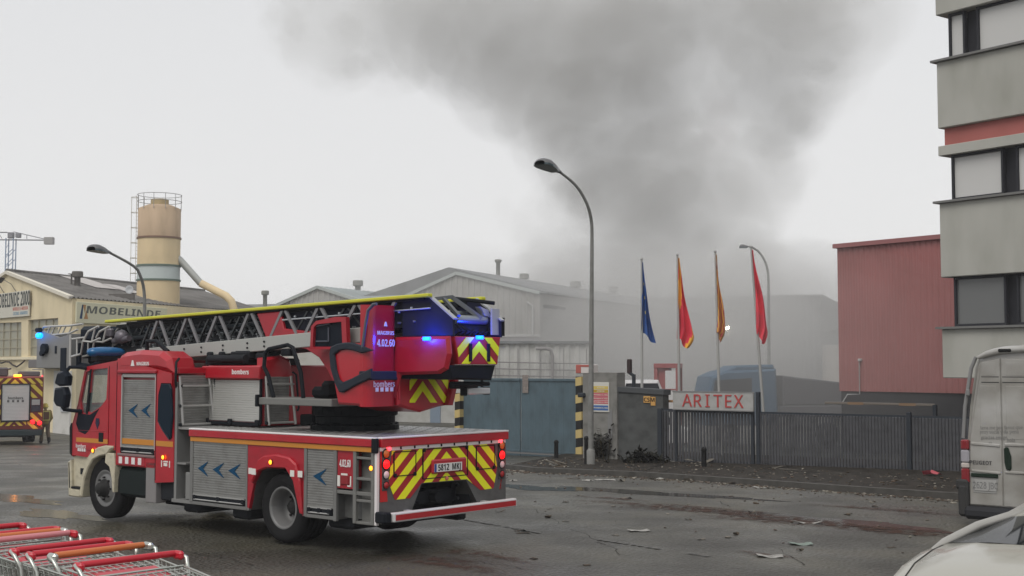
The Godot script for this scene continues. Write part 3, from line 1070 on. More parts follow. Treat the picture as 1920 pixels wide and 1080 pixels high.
func gable_shed(called: String, label: String, o: Vector3, ang: float, apex: Vector2, le: Vector2, re: Vector2, band_y: float, deep: float, back_ang: float, wall_m: Material, low_m: Material, roof_m: Material) -> Node3D:
	var t := thing(called, label, "shed", o, 0.0, "")
	var fx := at_angle(ang)
	var back := Vector3(sin(back_ang), 0, -cos(back_ang)) * deep
	# ribbed sheeting, cut to the gable by its own strips
	var pitch := 0.45
	var n := int((re.x - le.x) / pitch)
	var st := mb()
	for k in n:
		var xs := [le.x + (re.x - le.x) * k / n, le.x + (re.x - le.x) * (k + 0.5) / n, le.x + (re.x - le.x) * (k + 0.62) / n, le.x + (re.x - le.x) * (k + 0.88) / n, le.x + (re.x - le.x) * (k + 1) / n]
		var zs := [0.0, 0.0, 0.06, 0.06, 0.0]
		for j in 4:
			var ya := roof_line(xs[j], apex, le, re)
			var yb := roof_line(xs[j + 1], apex, le, re)
			face(st, [fx * Vector3(xs[j], band_y, zs[j]), fx * Vector3(xs[j + 1], band_y, zs[j + 1]), fx * Vector3(xs[j + 1], yb, zs[j + 1]), fx * Vector3(xs[j], ya, zs[j])], fx.basis.z)
	put("gable_sheeting", st, wall_m, t)
	st = mb()
	prism(st, [Vector2(le.x, -0.4), Vector2(le.x, band_y), Vector2(re.x, band_y), Vector2(re.x, -0.4)], -0.3, -0.02, 0.0, fx)
	put("lower_wall", st, low_m, t)
	st = mb()
	box(st, fx * Vector3((le.x + re.x) * 0.5, band_y, 0.05), Vector3(re.x - le.x, 0.16, 0.16), 0.0, fx.basis)
	put("flashing", st, mat("flashing_pale", lin(0.5, 0.5, 0.5), 0.6), t)
	st = mb()
	for q in [le, re]:
		beam(st, fx * Vector3(apex.x, apex.y + 0.06, 0.06), fx * Vector3(q.x, q.y + 0.06, 0.06), 0.3, 0.22)
	put("verge", st, mat("verge_green_grey", lin(0.42, 0.46, 0.45), 0.6), t)
	for q in [le, re]:
		st = mb()
		var r0: Vector3 = fx * Vector3(apex.x, apex.y + 0.1, 0)
		var e0: Vector3 = fx * Vector3(q.x, q.y + 0.1, 0)
		e0 += (e0 - r0).normalized() * 0.4
		for k in 60:
			var a0: Vector3 = back * (k / 60.0)
			var a1: Vector3 = back * ((k + 0.6) / 60.0)
			var a2: Vector3 = back * ((k + 1.0) / 60.0)
			var u := Vector3(0, 0.08, 0)
			face(st, [r0 + a0, r0 + a1 + u, e0 + a1 + u, e0 + a0], Vector3.UP)
			face(st, [r0 + a1 + u, r0 + a2, e0 + a2, e0 + a1 + u], Vector3.UP)
		put("roof", st, roof_m, t)
	st = mb()
	face(st, [fx * Vector3(re.x, -0.4, 0), fx * Vector3(re.x, re.y, 0), fx * Vector3(re.x, re.y, 0) + back, fx * Vector3(re.x, -0.4, 0) + back], fx.basis.x)
	face(st, [fx * Vector3(le.x, -0.4, 0), fx * Vector3(le.x, le.y, 0), fx * Vector3(le.x, le.y, 0) + back, fx * Vector3(le.x, -0.4, 0) + back], -fx.basis.x)
	put("side_wall", st, wall_m, t)
	return t


func roof_line(x: float, apex: Vector2, le: Vector2, re: Vector2) -> float:
	if x < apex.x:
		return lerpf(le.y, apex.y, (x - le.x) / (apex.x - le.x))
	return lerpf(apex.y, re.y, (x - apex.x) / (re.x - apex.x))


func build_sheds() -> void:
	var sheet := worn("sheeting_grey", lin(0.43, 0.425, 0.41), 0.6, 10.0, 0.15, 41)
	var white := worn("white_wall", lin(0.55, 0.55, 0.53), 0.85, 6.0, 0.15, 42)
	var low := worn("wall_violet_grey", lin(0.3, 0.295, 0.31), 0.85, 6.0, 0.15, 43)
	var roof_m := worn("roof_blue_grey", lin(0.36, 0.41, 0.42), 0.7, 10.0, 0.25, 44)
	var t2 := gable_shed("shed", "pale corrugated shed with low gable and blue grey louvres between silo and tallest shed", Vector3(-14.041, -1.587, -93), -0.414, Vector2(-0.06, 9.657), Vector2(-4.53, 8.063), Vector2(5.495, 8.005), Vector2(-0.014, 5.312).y, 40.0, 0.42, sheet, white, roof_m)
	var fx := at_angle(-0.414)
	for q in [[Vector2(-2.004, -0.119), Vector2(-0.765, 3.379)], [Vector2(0.719, -0.07), Vector2(1.936, 3.386)], [Vector2(3.379, -0.023), Vector2(4.574, 3.394)]]:
		louvre_window(t2, q[0], q[1], fx, mat("louvre_frame", lin(0.5, 0.52, 0.54), 0.6), mat("louvre_blue_grey", lin(0.28, 0.33, 0.38), 0.6))
	var t3 := gable_shed("shed", "tall grey corrugated shed with pointed gable behind the ladder's rear end", Vector3(-3.855, -1.587, -90), -0.414, Vector2(-0.018, 10.454), Vector2(-4.926, 8.595), Vector2(6.324, 8.919), Vector2(1.774, 6.079).y, 45.0, 0.42, sheet, white, worn("roof_grey", lin(0.24, 0.25, 0.26), 0.75, 10.0, 0.25, 45))
	var f3 := at_angle(-0.414)
	var st := mb()
	var a: Vector2 = Vector2(-5.201, 3.846)
	var b: Vector2 = Vector2(6.32, 5.964)
	box(st, f3 * Vector3((a.x + b.x) * 0.5, (a.y + b.y) * 0.5, 0.03), Vector3(b.x - a.x, b.y - a.y, 0.08), 0.0, f3.basis)
	put("lower_band", st, low, t3)
	st = mb()
	var d0: Vector2 = Vector2(-2.085, -0.287)
	var d1: Vector2 = Vector2(-1.287, 0.775)
	box(st, f3 * Vector3((d0.x + d1.x) * 0.5, (d0.y + d1.y) * 0.5, 0.02), Vector3(d1.x - d0.x, 2.2, 0.06), 0.0, f3.basis)
	put("door", st, mat("door_blue_grey", lin(0.22, 0.28, 0.36), 0.6), t3)
	st = mb()
	var g: Vector2 = Vector2(5.809, 8.381)
	tube(st, [f3 * Vector3(g.x - 0.4, g.y, 0.1), f3 * Vector3(g.x, g.y - 0.3, 0.15), f3 * Vector3(g.x, g.y - 2.3, 0.15)], 0.07, 6)
	put("downpipe", st, mat("flashing_pale", lin(0.5, 0.5, 0.5), 0.6), t3)
	var vm := mat("vent_grey", lin(0.24, 0.24, 0.22), 0.7)
	for q in [["mushroom vent on the ridge left of the low pale gable", Vector3(-19.317, 7.656, -100), 0.3], ["tall mushroom vent right of the low pale gable", Vector3(-12.544, 8.472, -104), 0.42], ["short mushroom vent between the two pale gables", Vector3(-10.327, 8.406, -110), 0.36], ["mushroom vent next to the thin chimney on the tallest shed", Vector3(1.076, 9.591, -112), 0.42], ["wide mushroom vent where the smoke starts, right of the tallest shed", Vector3(5.562, 8.842, -112), 0.46], ["rightmost mushroom vent, half lost in the smoke", Vector3(9.91, 9.218, -125), 0.46]]:
		vent(q[0], q[1], q[2], q[2] * 2.1, vm)
	var ch := thing("chimney_pipe", "thin metal chimney pipe with cap on the tallest shed's roof", "chimney", Vector3(-1.14, 9.321, -105))
	st = mb()
	lathe(st, [Vector2(0.17, -0.8), Vector2(0.17, 1.55), Vector2(0.26, 1.6), Vector2(0.3, 1.8), Vector2(0.0, 1.86)], 14)
	put("pipe", st, vm, ch)
	# long brick and render hall along the yard
	var bt := thing("brick_hall", "long hazy hall with reddish brick panels running back beside the yard", "building", Vector3(2.013, -1.587, -88))
	var bx := at_angle(1.165)
	var top: float = Vector2(0.513, 9.086).y
	var line: float = Vector2(1.513, 8.093).y
	var length := 75.0
	st = mb()
	prism(st, [Vector2(0, -0.3), Vector2(0, top), Vector2(length, top), Vector2(length, -0.3)], -0.3, 0.0, 0.0, bx)
	put("wall", st, worn("render_grey", lin(0.27, 0.26, 0.25), 0.9, 8.0, 0.2, 46), bt)
	st = mb()
	box(st, bx * Vector3(length * 0.5, line, 0.06), Vector3(length, 0.22, 0.3), 0.0, bx.basis)
	put("string_course", st, mat("course_grey", lin(0.08, 0.08, 0.08), 0.8), bt)
	st = mb()
	face(st, [bx * Vector3(-0.2, top, 0.4), bx * Vector3(length, top, 0.4), bx * Vector3(length, top + 1.9, -7), bx * Vector3(-0.2, top + 1.9, -7)], Vector3.UP)
	face(st, [bx * Vector3(-0.2, top, 0.4), bx * Vector3(-0.2, top + 1.9, -7), bx * Vector3(-0.2, top, -14)], -bx.basis.x)
	put("roof", st, mats["roof_grey"], bt)
	var brick := worn("brick_red", lin(0.55, 0.15, 0.11), 0.9, 3.0, 0.25, 47)
	for k in 9:
		for j in 3:
			st = mb()
			var x0 := 0.8 + k * 7.4
			var y0: float = [line - 1.7, line - 3.8, 0.2][j]
			var y1: float = [line - 0.5, line - 2.0, line - 4.0][j]
			box(st, bx * Vector3(x0 + 3.0, (y0 + y1) * 0.5, 0.03), Vector3(6.2, y1 - y0, 0.08), 0.0, bx.basis)
			put("brick_panel", st, brick if (k + j) % 4 != 3 else mats["render_grey"], bt)
	# low sheeted store in front of it
	var ls := thing("low_store", "low white corrugated store with pipe rack behind the blue gate", "shed", Vector3(0.645, 2.321, -62))
	st = mb()
	var lw: float = (Vector3(3.739, 2.321, -62) - Vector3(-2.578, 2.321, -62)).x
	var lh: float = Vector3(0.645, 3.3, -62).y
	ribs(st, lw, lh + 1.4, 0.5, 0.05, Transform3D(Basis(), Vector3(-lw * 0.5, -Vector3(0.645, 2.321, -62).y - 1.2, 0)))
	box(st, Vector3(0, -0.6, -2.5), Vector3(lw, 2.9, 4.9))
	put("wall", st, white, ls)
	st = mb()
	box(st, Vector3(0, lh - Vector3(0.645, 2.321, -62).y + 0.26, -2.4), Vector3(lw + 0.3, 0.12, 5.2))
	put("roof", st, mats["roof_grey"], ls)
	st = mb()
	for k in 3:
		bar(st, Vector3(-lw * 0.5, 0.32 - k * 0.32, 0.35), Vector3(lw * 0.5, 0.2 - k * 0.32, 0.35), 0.03, 6)
	for k in 6:
		bar(st, Vector3(-lw * 0.5 + 0.6 + k * 1.1, -1.4, 0.35), Vector3(-lw * 0.5 + 0.6 + k * 1.1, 0.95, 0.35), 0.025, 6)
	tube(st, [Vector3(1.3, -1.0, 0.4), Vector3(1.3, 0.55, 0.4), Vector3(1.22, 0.85, 0.4), Vector3(1.0, 0.93, 0.4), Vector3(0.5, 0.93, 0.4)], 0.08, 8)
	put("pipe_rack", st, mat("pipe_grey", lin(0.2, 0.19, 0.19), 0.6), ls)


func build_yard_buildings() -> void:
	# grey warehouse lost in the smoke
	var wm := worn("warehouse_grey", lin(0.13, 0.13, 0.135), 0.85, 14.0, 0.2, 48)
	var w := thing("warehouse", "big flat grey warehouse dimmed by smoke behind the flags", "building", Vector3(14.906, -1.587, -128))
	var wx := at_angle(-0.332)
	var a: Vector2 = Vector2(-3.28, 3.234)
	var b: Vector2 = Vector2(15.59, 10.641)
	var st := mb()
	box(st, wx * Vector3((a.x + b.x) * 0.5, b.y * 0.5, -12), Vector3(b.x - a.x, b.y, 24), 0.0, wx.basis)
	put("wall", st, wm, w)
	st = mb()
	ribs(st, b.x - a.x, b.y - 3.0, 0.6, 0.08, wx * Transform3D(Basis(), Vector3(a.x, 2.9, 0.01)))
	put("sheeting", st, wm, w)
	st = mb()
	box(st, wx * Vector3((a.x + b.x) * 0.5, b.y + 0.1, -11.9), Vector3(b.x - a.x + 0.5, 0.2, 24.4), 0.0, wx.basis)
	put("roof_edge", st, mats["roof_grey"], w)
	st = mb()
	var c0: Vector2 = Vector2(15.59, 10.641)
	var c1: Vector2 = Vector2(18.655, 9.62)
	prism(st, [c0, c1, Vector2(c1.x, c1.y - 1.4), Vector2(c0.x + 1.0, c0.y - 3.2), Vector2(c0.x, c0.y - 3.4)], -14, -0.5, 0.0, wx)
	put("canopy", st, wm, w)
	st = mb()
	var e0: Vector2 = Vector2(15.529, 6.336)
	box(st, wx * Vector3(e0.x + 4.5, 2.9, -5), Vector3(9, 6.2, 8), 0.0, wx.basis)
	put("pale_annex", st, worn("annex_pale", lin(0.5, 0.46, 0.42), 0.85, 8.0, 0.15, 49), w)
	# red ribbed hall on a dark plinth
	var r := thing("red_hall", "dull red ribbed metal hall on a dark grey plinth beside the office block", "building", Vector3(12.238, -0.78, -48))
	var rx := at_angle(-0.917)
	var top: Vector2 = Vector2(0.084, 7.652)
	var foot: float = Vector2(-0.018, 2.274).y
	var wide := 14.0
	st = mb()
	ribs(st, wide, top.y - foot, 0.24, 0.022, rx * Transform3D(Basis(), Vector3(0, foot, 0)), true, 0.3)
	put("red_sheeting", st, worn("red_sheet", lin(0.36, 0.135, 0.13), 0.55, 12.0, 0.14, 50), r)
	st = mb()
	box(st, rx * Vector3(wide * 0.5, foot * 0.5, -6.0), Vector3(wide - 0.1, foot + 0.6, 11.9), 0.0, rx.basis)
	put("plinth", st, worn("plinth_grey", lin(0.055, 0.055, 0.06), 0.9, 6.0, 0.25, 51), r)
	st = mb()
	box(st, rx * Vector3(wide * 0.5, (top.y + foot) * 0.5, -6.05), Vector3(wide - 0.02, top.y - foot, 12), 0.0, rx.basis)
	put("side_sheeting", st, mats["red_sheet"], r)
	st = mb()
	box(st, rx * Vector3(wide * 0.5, top.y + 0.05, -6.0), Vector3(wide + 0.2, 0.16, 12.3), 0.0, rx.basis)
	put("parapet_cap", st, mat("cap_red_grey", lin(0.3, 0.12, 0.12), 0.6), r)
	st = mb()
	var dp: Vector2 = Vector2(1.021, 3.426)
	box(st, rx * Vector3(dp.x, dp.y, 0.08), Vector3(0.12, 0.1, 0.14), 0.02, rx.basis)
	tube(st, [rx * Vector3(dp.x - 0.05, dp.y, 0.06), rx * Vector3(dp.x - 0.05, foot - 0.1, 0.06), rx * Vector3(dp.x - 0.6, foot - 0.12, 0.06), rx * Vector3(dp.x - 0.9, foot - 0.5, 0.06)], 0.02, 6)
	put("wall_lamp", st, mat("flashing_pale", lin(0.5, 0.5, 0.5), 0.6), r)
	# guard booth
	var gb := thing("guard_booth", "red framed guard booth with white door behind the dark wall", "booth", Vector3(Vector3(6.031, 2.45, -50).x, ground_y(50), -50), -0.2)
	var gy := ground_y(50)
	var gt: float = Vector3(6.031, 2.512, -50).y - gy
	st = mb()
	for x in [-0.42, 0.42]:
		for z in [0.0, -1.6]:
			box(st, Vector3(x, gt * 0.5, z), Vector3(0.14, gt, 0.14), 0.01)
	box(st, Vector3(0, gt - 0.08, -0.8), Vector3(1.0, 0.18, 1.8), 0.01)
	box(st, Vector3(-0.18, gt * 0.5, -0.8), Vector3(0.5, gt - 0.2, 1.5))
	put("frame", st, mat("booth_red", lin(0.3, 0.06, 0.06), 0.6), gb)
	st = mb()
	box(st, Vector3(0.16, gt * 0.5 - 0.1, 0.02), Vector3(0.44, gt - 0.34, 0.06), 0.01)
	var dr := put("door", st, mat("booth_white", lin(0.62, 0.62, 0.62), 0.6), gb)
	st = mb()
	box(st, Vector3(0.16, gt - 1.0, 0.055), Vector3(0.42, 0.05, 0.02))
	put("door_rail", st, mat("booth_red", lin(0.3, 0.06, 0.06), 0.6), dr)
	# blue lorry in the yard
	var bl := thing("blue_lorry", "dull blue lorry cab and flatbed standing in the smoky yard", "lorry", Vector3(Vector3(9.899, 2.45, -56).x, ground_y(56), -56), 0.12)
	var lg: float = ground_y(56)
	var ly: float = Vector3(9.897, 2.311, -56).y - lg
	var bm := mat("lorry_blue", lin(0.015, 0.075, 0.15), 0.6)
	st = mb()
	prism(st, [Vector2(-1.75, 0.9), Vector2(-1.8, 1.9), Vector2(-1.55, ly - 0.35), Vector2(-0.95, ly - 0.1), Vector2(1.3, ly), Vector2(1.4, 0.9)], -1.2, 1.2, 0.1)
	put("cab", st, bm, bl)
	st = mb()
	prism(st, [Vector2(-0.9, ly - 0.12), Vector2(-0.4, ly + 0.12), Vector2(1.25, ly + 0.17), Vector2(1.3, ly - 0.05)], -1.0, 1.0, 0.08)
	put("roof_fairing", st, bm, bl)
	st = mb()
	prism(st, [Vector2(-1.6, 1.7), Vector2(-1.4, ly - 0.5), Vector2(0.2, ly - 0.4), Vector2(0.2, 1.7)], 1.17, 1.22)
	put("window", st, mat("gloss_black", lin(0.012, 0.014, 0.022), 0.15), bl)
	st = mb()
	box(st, Vector3(4.6, 1.5, 0), Vector3(6.2, 0.5, 2.4), 0.05)
	prism(st, [Vector2(1.6, 1.75), Vector2(1.6, ly - 0.3), Vector2(2.4, ly - 0.4), Vector2(7.4, 2.4), Vector2(7.6, 1.75)], -1.15, 1.15, 0.06)
	put("tarpaulin_load", st, mat("tarp_grey", lin(0.06, 0.06, 0.075), 0.8), bl)
	for x in [-0.8, 3.6, 5.2]:
		wheel(bl, Vector3(x, 0.5, 1.0), 0.5, 0.35, 1.0, false, mat("rim_grey", lin(0.17, 0.17, 0.17), 0.5, 0.2))
	# a lit lamp on the warehouse wall, a parked pale car behind the wall
	var fl := thing("flood_lamp", "small lit floodlight on the warehouse wall beside a striped flag", "lamp", Vector3(16.832, 5.361, -100))
	st = mb()
	box(st, Vector3.ZERO, Vector3(0.34, 0.26, 0.12), 0.03, Basis(Vector3(0, 0, 1), 0.4))
	put("lamp_glass", st, glow("floodlight_lit", Color(1.0, 0.95, 0.85), 9.0), fl)
	st = mb()
	box(st, Vector3(0, 0, -0.12), Vector3(0.4, 0.3, 0.12), 0.02, Basis(Vector3(0, 0, 1), 0.4))
	bar(st, Vector3(0.05, -0.1, -0.15), Vector3(0.1, -9.5, -0.15), 0.06)
	put("housing", st, mat("vent_grey", lin(0.24, 0.24, 0.22), 0.7), fl)
	omni(fl, "flood_light", Vector3(0, 0, 0.15), Color(1.0, 0.95, 0.85), 3.0, 0.15)
	var pc := thing("parked_car", "white car roof showing above the dark wall left of the guard booth", "car", Vector3(Vector3(4.362, 2.45, -46).x, ground_y(46), -46), 0.1)
	var cy: float = Vector3(4.359, 1.916, -46).y - ground_y(46)
	st = mb()
	prism(st, [Vector2(-1.9, 0.35), Vector2(-1.9, 0.95), Vector2(-1.0, 1.05), Vector2(-0.45, cy), Vector2(0.75, cy + 0.02), Vector2(1.4, 1.1), Vector2(1.9, 0.95), Vector2(1.9, 0.35)], -0.8, 0.8, 0.1)
	put("body", st, mat("car_white", lin(0.62, 0.62, 0.62), 0.35), pc)
	st = mb()
	prism(st, [Vector2(-0.9, 1.06), Vector2(-0.42, cy - 0.1), Vector2(0.7, cy - 0.1), Vector2(1.2, 1.08)], 0.74, 0.81)
	put("window", st, mat("gloss_black", lin(0.012, 0.014, 0.022), 0.15), pc)
	for x in [-1.2, 1.2]:
		wheel(pc, Vector3(x, 0.32, 0.7), 0.32, 0.2, 1.0, false, mat("rim_grey", lin(0.17, 0.17, 0.17), 0.5, 0.2))


func build_office() -> void:
	var t := thing("office_block", "grey rendered office block with red band and deep window strips above the van", "building", Vector3(11.58, -0.376, -34.5))
	var fx := at_angle(-0.938)
	var wall := worn("office_render", lin(0.46, 0.458, 0.42), 0.9, 5.0, 0.16, 52, 0.0, Vector3(1, 0.3, 1))
	var wide := 16.0
	var deep := 12.0
	var alu := mat("window_alu_grey", lin(0.035, 0.036, 0.042), 0.4)
	var ledge_m := mat("ledge_grey", lin(0.16, 0.16, 0.155), 0.7)
	# spandrels: bottom and top by the photographed edge
	var rows := [[Vector2(0.092, 2.484).y, Vector2(0.123, 3.799).y], [Vector2(0.139, 5.192).y, Vector2(0.136, 7.2).y], [Vector2(0.134, 9.252).y, Vector2(0.143, 11.066).y], [Vector2(0.106, 12.37).y, Vector2(0.113, 14.117).y]]
	for k in rows.size():
		var q = rows[k]
		var st := mb()
		box(st, fx * Vector3(wide * 0.5, (q[0] + q[1]) * 0.5, -deep * 0.5), Vector3(wide, q[1] - q[0], deep), 0.02, fx.basis)
		put("spandrel", st, wall, t)
		st = mb()
		box(st, fx * Vector3(wide * 0.5 - 0.06, q[1] + 0.03, -deep * 0.5 + 0.06), Vector3(wide + 0.12, 0.06, deep + 0.12), 0.0, fx.basis)
		put("ledge", st, ledge_m, t)
	# red band and slab under it
	var st := mb()
	var rb0: float = Vector2(0.157, 8.767).y
	box(st, fx * Vector3(wide * 0.5 + 0.1, (rb0 + rows[2][0]) * 0.5, -deep * 0.5 - 0.1), Vector3(wide - 0.02, rows[2][0] - rb0 - 0.004, deep - 0.1), 0.0, fx.basis)
	put("red_band", st, worn("office_red", lin(0.42, 0.13, 0.115), 0.8, 6.0, 0.1, 53), t)
	var sl0: float = Vector2(0.117, 8.496).y
	st = mb()
	box(st, fx * Vector3(wide * 0.5, (sl0 + rb0) * 0.5, -deep * 0.5), Vector3(wide, rb0 - sl0 - 0.004, deep), 0.01, fx.basis)
	put("slab", st, wall, t)
	# window strips, set back
	var strips := [[rows[0][1], rows[1][0]], [rows[1][1], sl0], [rows[2][1], rows[3][0]]]
	var glass := mat("office_glass", lin(0.13, 0.135, 0.135), 0.12)
	var blind := mat("office_blind", lin(0.56, 0.56, 0.55), 0.7)
	for k in 3:
		var y0: float = strips[k][0] + 0.06
		var y1: float = strips[k][1]
		var h := y1 - y0
		st = mb()
		box(st, fx * Vector3(wide * 0.5 + 0.4, (y0 + y1) * 0.5, -deep * 0.5 - 0.05), Vector3(wide - 0.7, h, deep - 0.62), 0.0, fx.basis)
		put("window_core", st, alu, t)
		var x := 0.3
		var i := 0
		while x < wide - 2.0:
			var w := 1.55 if (k + i) % 2 == 0 else (0.55 if k == 2 and i == 1 else 1.6)
			if k == 2:
				w = 0.5 if i % 2 == 0 else 2.6
			elif k == 1:
				w = 1.55 if i % 2 == 0 else 1.5
			st = mb()
			for e in [[x + 0.03, 0.06], [x + w - 0.03, 0.06]]:
				box(st, fx * Vector3(e[0], (y0 + y1) * 0.5, -0.2), Vector3(e[1], h, 0.12), 0.006, fx.basis)
			for y in [y0 + 0.035, y1 - 0.035]:
				box(st, fx * Vector3(x + w * 0.5, y, -0.202), Vector3(w - 0.12, 0.07, 0.11), 0.006, fx.basis)
			var win := put("window", st, alu, t)
			st = mb()
			box(st, fx * Vector3(x + w * 0.5, (y0 + y1) * 0.5, -0.23), Vector3(w - 0.11, h - 0.13, 0.02), 0.0, fx.basis)
			put("pane", st, glass if k == 0 else blind, win)
			x += w + (0.36 if k != 0 else 0.3)
			i += 1
	# ground floor, set back
	st = mb()
	box(st, fx * Vector3(wide * 0.5 + 0.8, rows[0][0] * 0.5 - 0.2, -deep * 0.5 - 0.8), Vector3(wide - 1.6, rows[0][0] + 0.4, deep - 1.6), 0.0, fx.basis)
	put("ground_floor", st, worn("plinth_grey", lin(0.055, 0.055, 0.06), 0.9, 6.0, 0.25, 51), t)
	# side windows towards the yard
	for k in 3:
		st = mb()
		var y0: float = strips[k][0] + 0.08
		var y1: float = strips[k][1] - 0.02
		box(st, fx * Vector3(0.36, (y0 + y1) * 0.5, -3.5), Vector3(0.1, y1 - y0, 5.6), 0.0, fx.basis)
		put("side_window", st, glass, t)



# ---------------------------------------------------------------- gates, walls, lamps and flags along the street

func build_street() -> void:
	build_pavement()
	build_gates()
	build_lamps()
	build_flags()
	build_plants()


func build_pavement() -> void:
	var kerb := [Vector3(-0.176, -0.404, -35.423), Vector3(0.559, -0.355, -33.79), Vector3(3.14, -0.292, -31.619), Vector3(5.24, -0.213, -28.794), Vector3(6.974, -0.15, -26.358), Vector3(8.507, -0.108, -24.505), Vector3(9.675, -0.078, -22.958)]
	var st := mb()
	var sk := mb()
	var up := Vector3(0, 0.13, 0)
	for i in kerb.size() - 1:
		var a: Vector3 = kerb[i]
		var b: Vector3 = kerb[i + 1]
		var d := (b - a).normalized()
		var inw := Vector3(d.z, 0, -d.x)
		if inw.z > 0:
			inw = -inw
		var ka := a + inw * 0.16
		var kb := b + inw * 0.16
		face(sk, [a - up, b - up, b + up, a + up], -inw)
		face(sk, [a + up, b + up, kb + up, ka + up], Vector3.UP)
		var fa: Vector3 = ka + Vector3(3.0, 0, -13.0)
		var fb: Vector3 = kb + Vector3(3.0, 0, -13.0)
		fa.y = ground_y(-fa.z)
		fb.y = ground_y(-fb.z)
		var ma := ka.lerp(fa, 0.35)
		var mb2 := kb.lerp(fb, 0.35)
		ma.y = ground_y(-ma.z)
		mb2.y = ground_y(-mb2.z)
		var u2 := up - Vector3(0, 0.004, 0)
		face(st, [ka + u2, kb + u2, mb2 + u2, ma + u2], Vector3.UP)
		face(st, [ma + u2, mb2 + u2, fb + u2, fa + u2], Vector3.UP)
	struct("pavement", st, worn("pavement_dirty", lin(0.055, 0.048, 0.04), 0.6, 2.5, 0.6, 61))
	struct("kerb", sk, worn("kerb_stone", lin(0.085, 0.08, 0.072), 0.7, 1.6, 0.4, 62))


func fence_panel(called: String, label: String, cat: String, x0: float, x1: float, y0a: float, y0b: float, y1a: float, y1b: float, n: int, group: String, m: Material, post_m: Material, o: Vector3, ang: float, posts: Array) -> void:
	var t := thing(called, label, cat, o, ang, group)
	var st := mb()
	for e in [[y0a + 0.12, y0b + 0.12, 0.16], [y1a - 0.03, y1b - 0.03, 0.09]]:
		st = mb()
		beam(st, Vector3(x0, e[0], -0.05), Vector3(x1, e[1], -0.05), 0.06, e[2])
		put("rail", st, post_m, t)
	st = mb()
	box(st, Vector3.ZERO, Vector3(0.072, 1.0, 0.035), 0.008)
	st.generate_normals()
	var bm := st.commit()
	for k in n:
		var f := (k + 0.5) / n
		var ya := lerpf(y0a, y0b, f) + 0.1
		var yb := lerpf(y1a, y1b, f) - 0.04
		put_mesh("bar", bm, m, t, Transform3D(Basis.from_scale(Vector3(1, yb - ya, 1)).rotated(Vector3.UP, 0.2 * sin(k * 5.3)), Vector3(lerpf(x0, x1, f), (ya + yb) * 0.5, -0.01)))
	for p in posts:
		st = mb()
		box(st, Vector3(p[0], (p[1] + p[2]) * 0.5, 0.0), Vector3(p[3], p[2] - p[1], p[3]), 0.01)
		put("post", st, post_m, t)


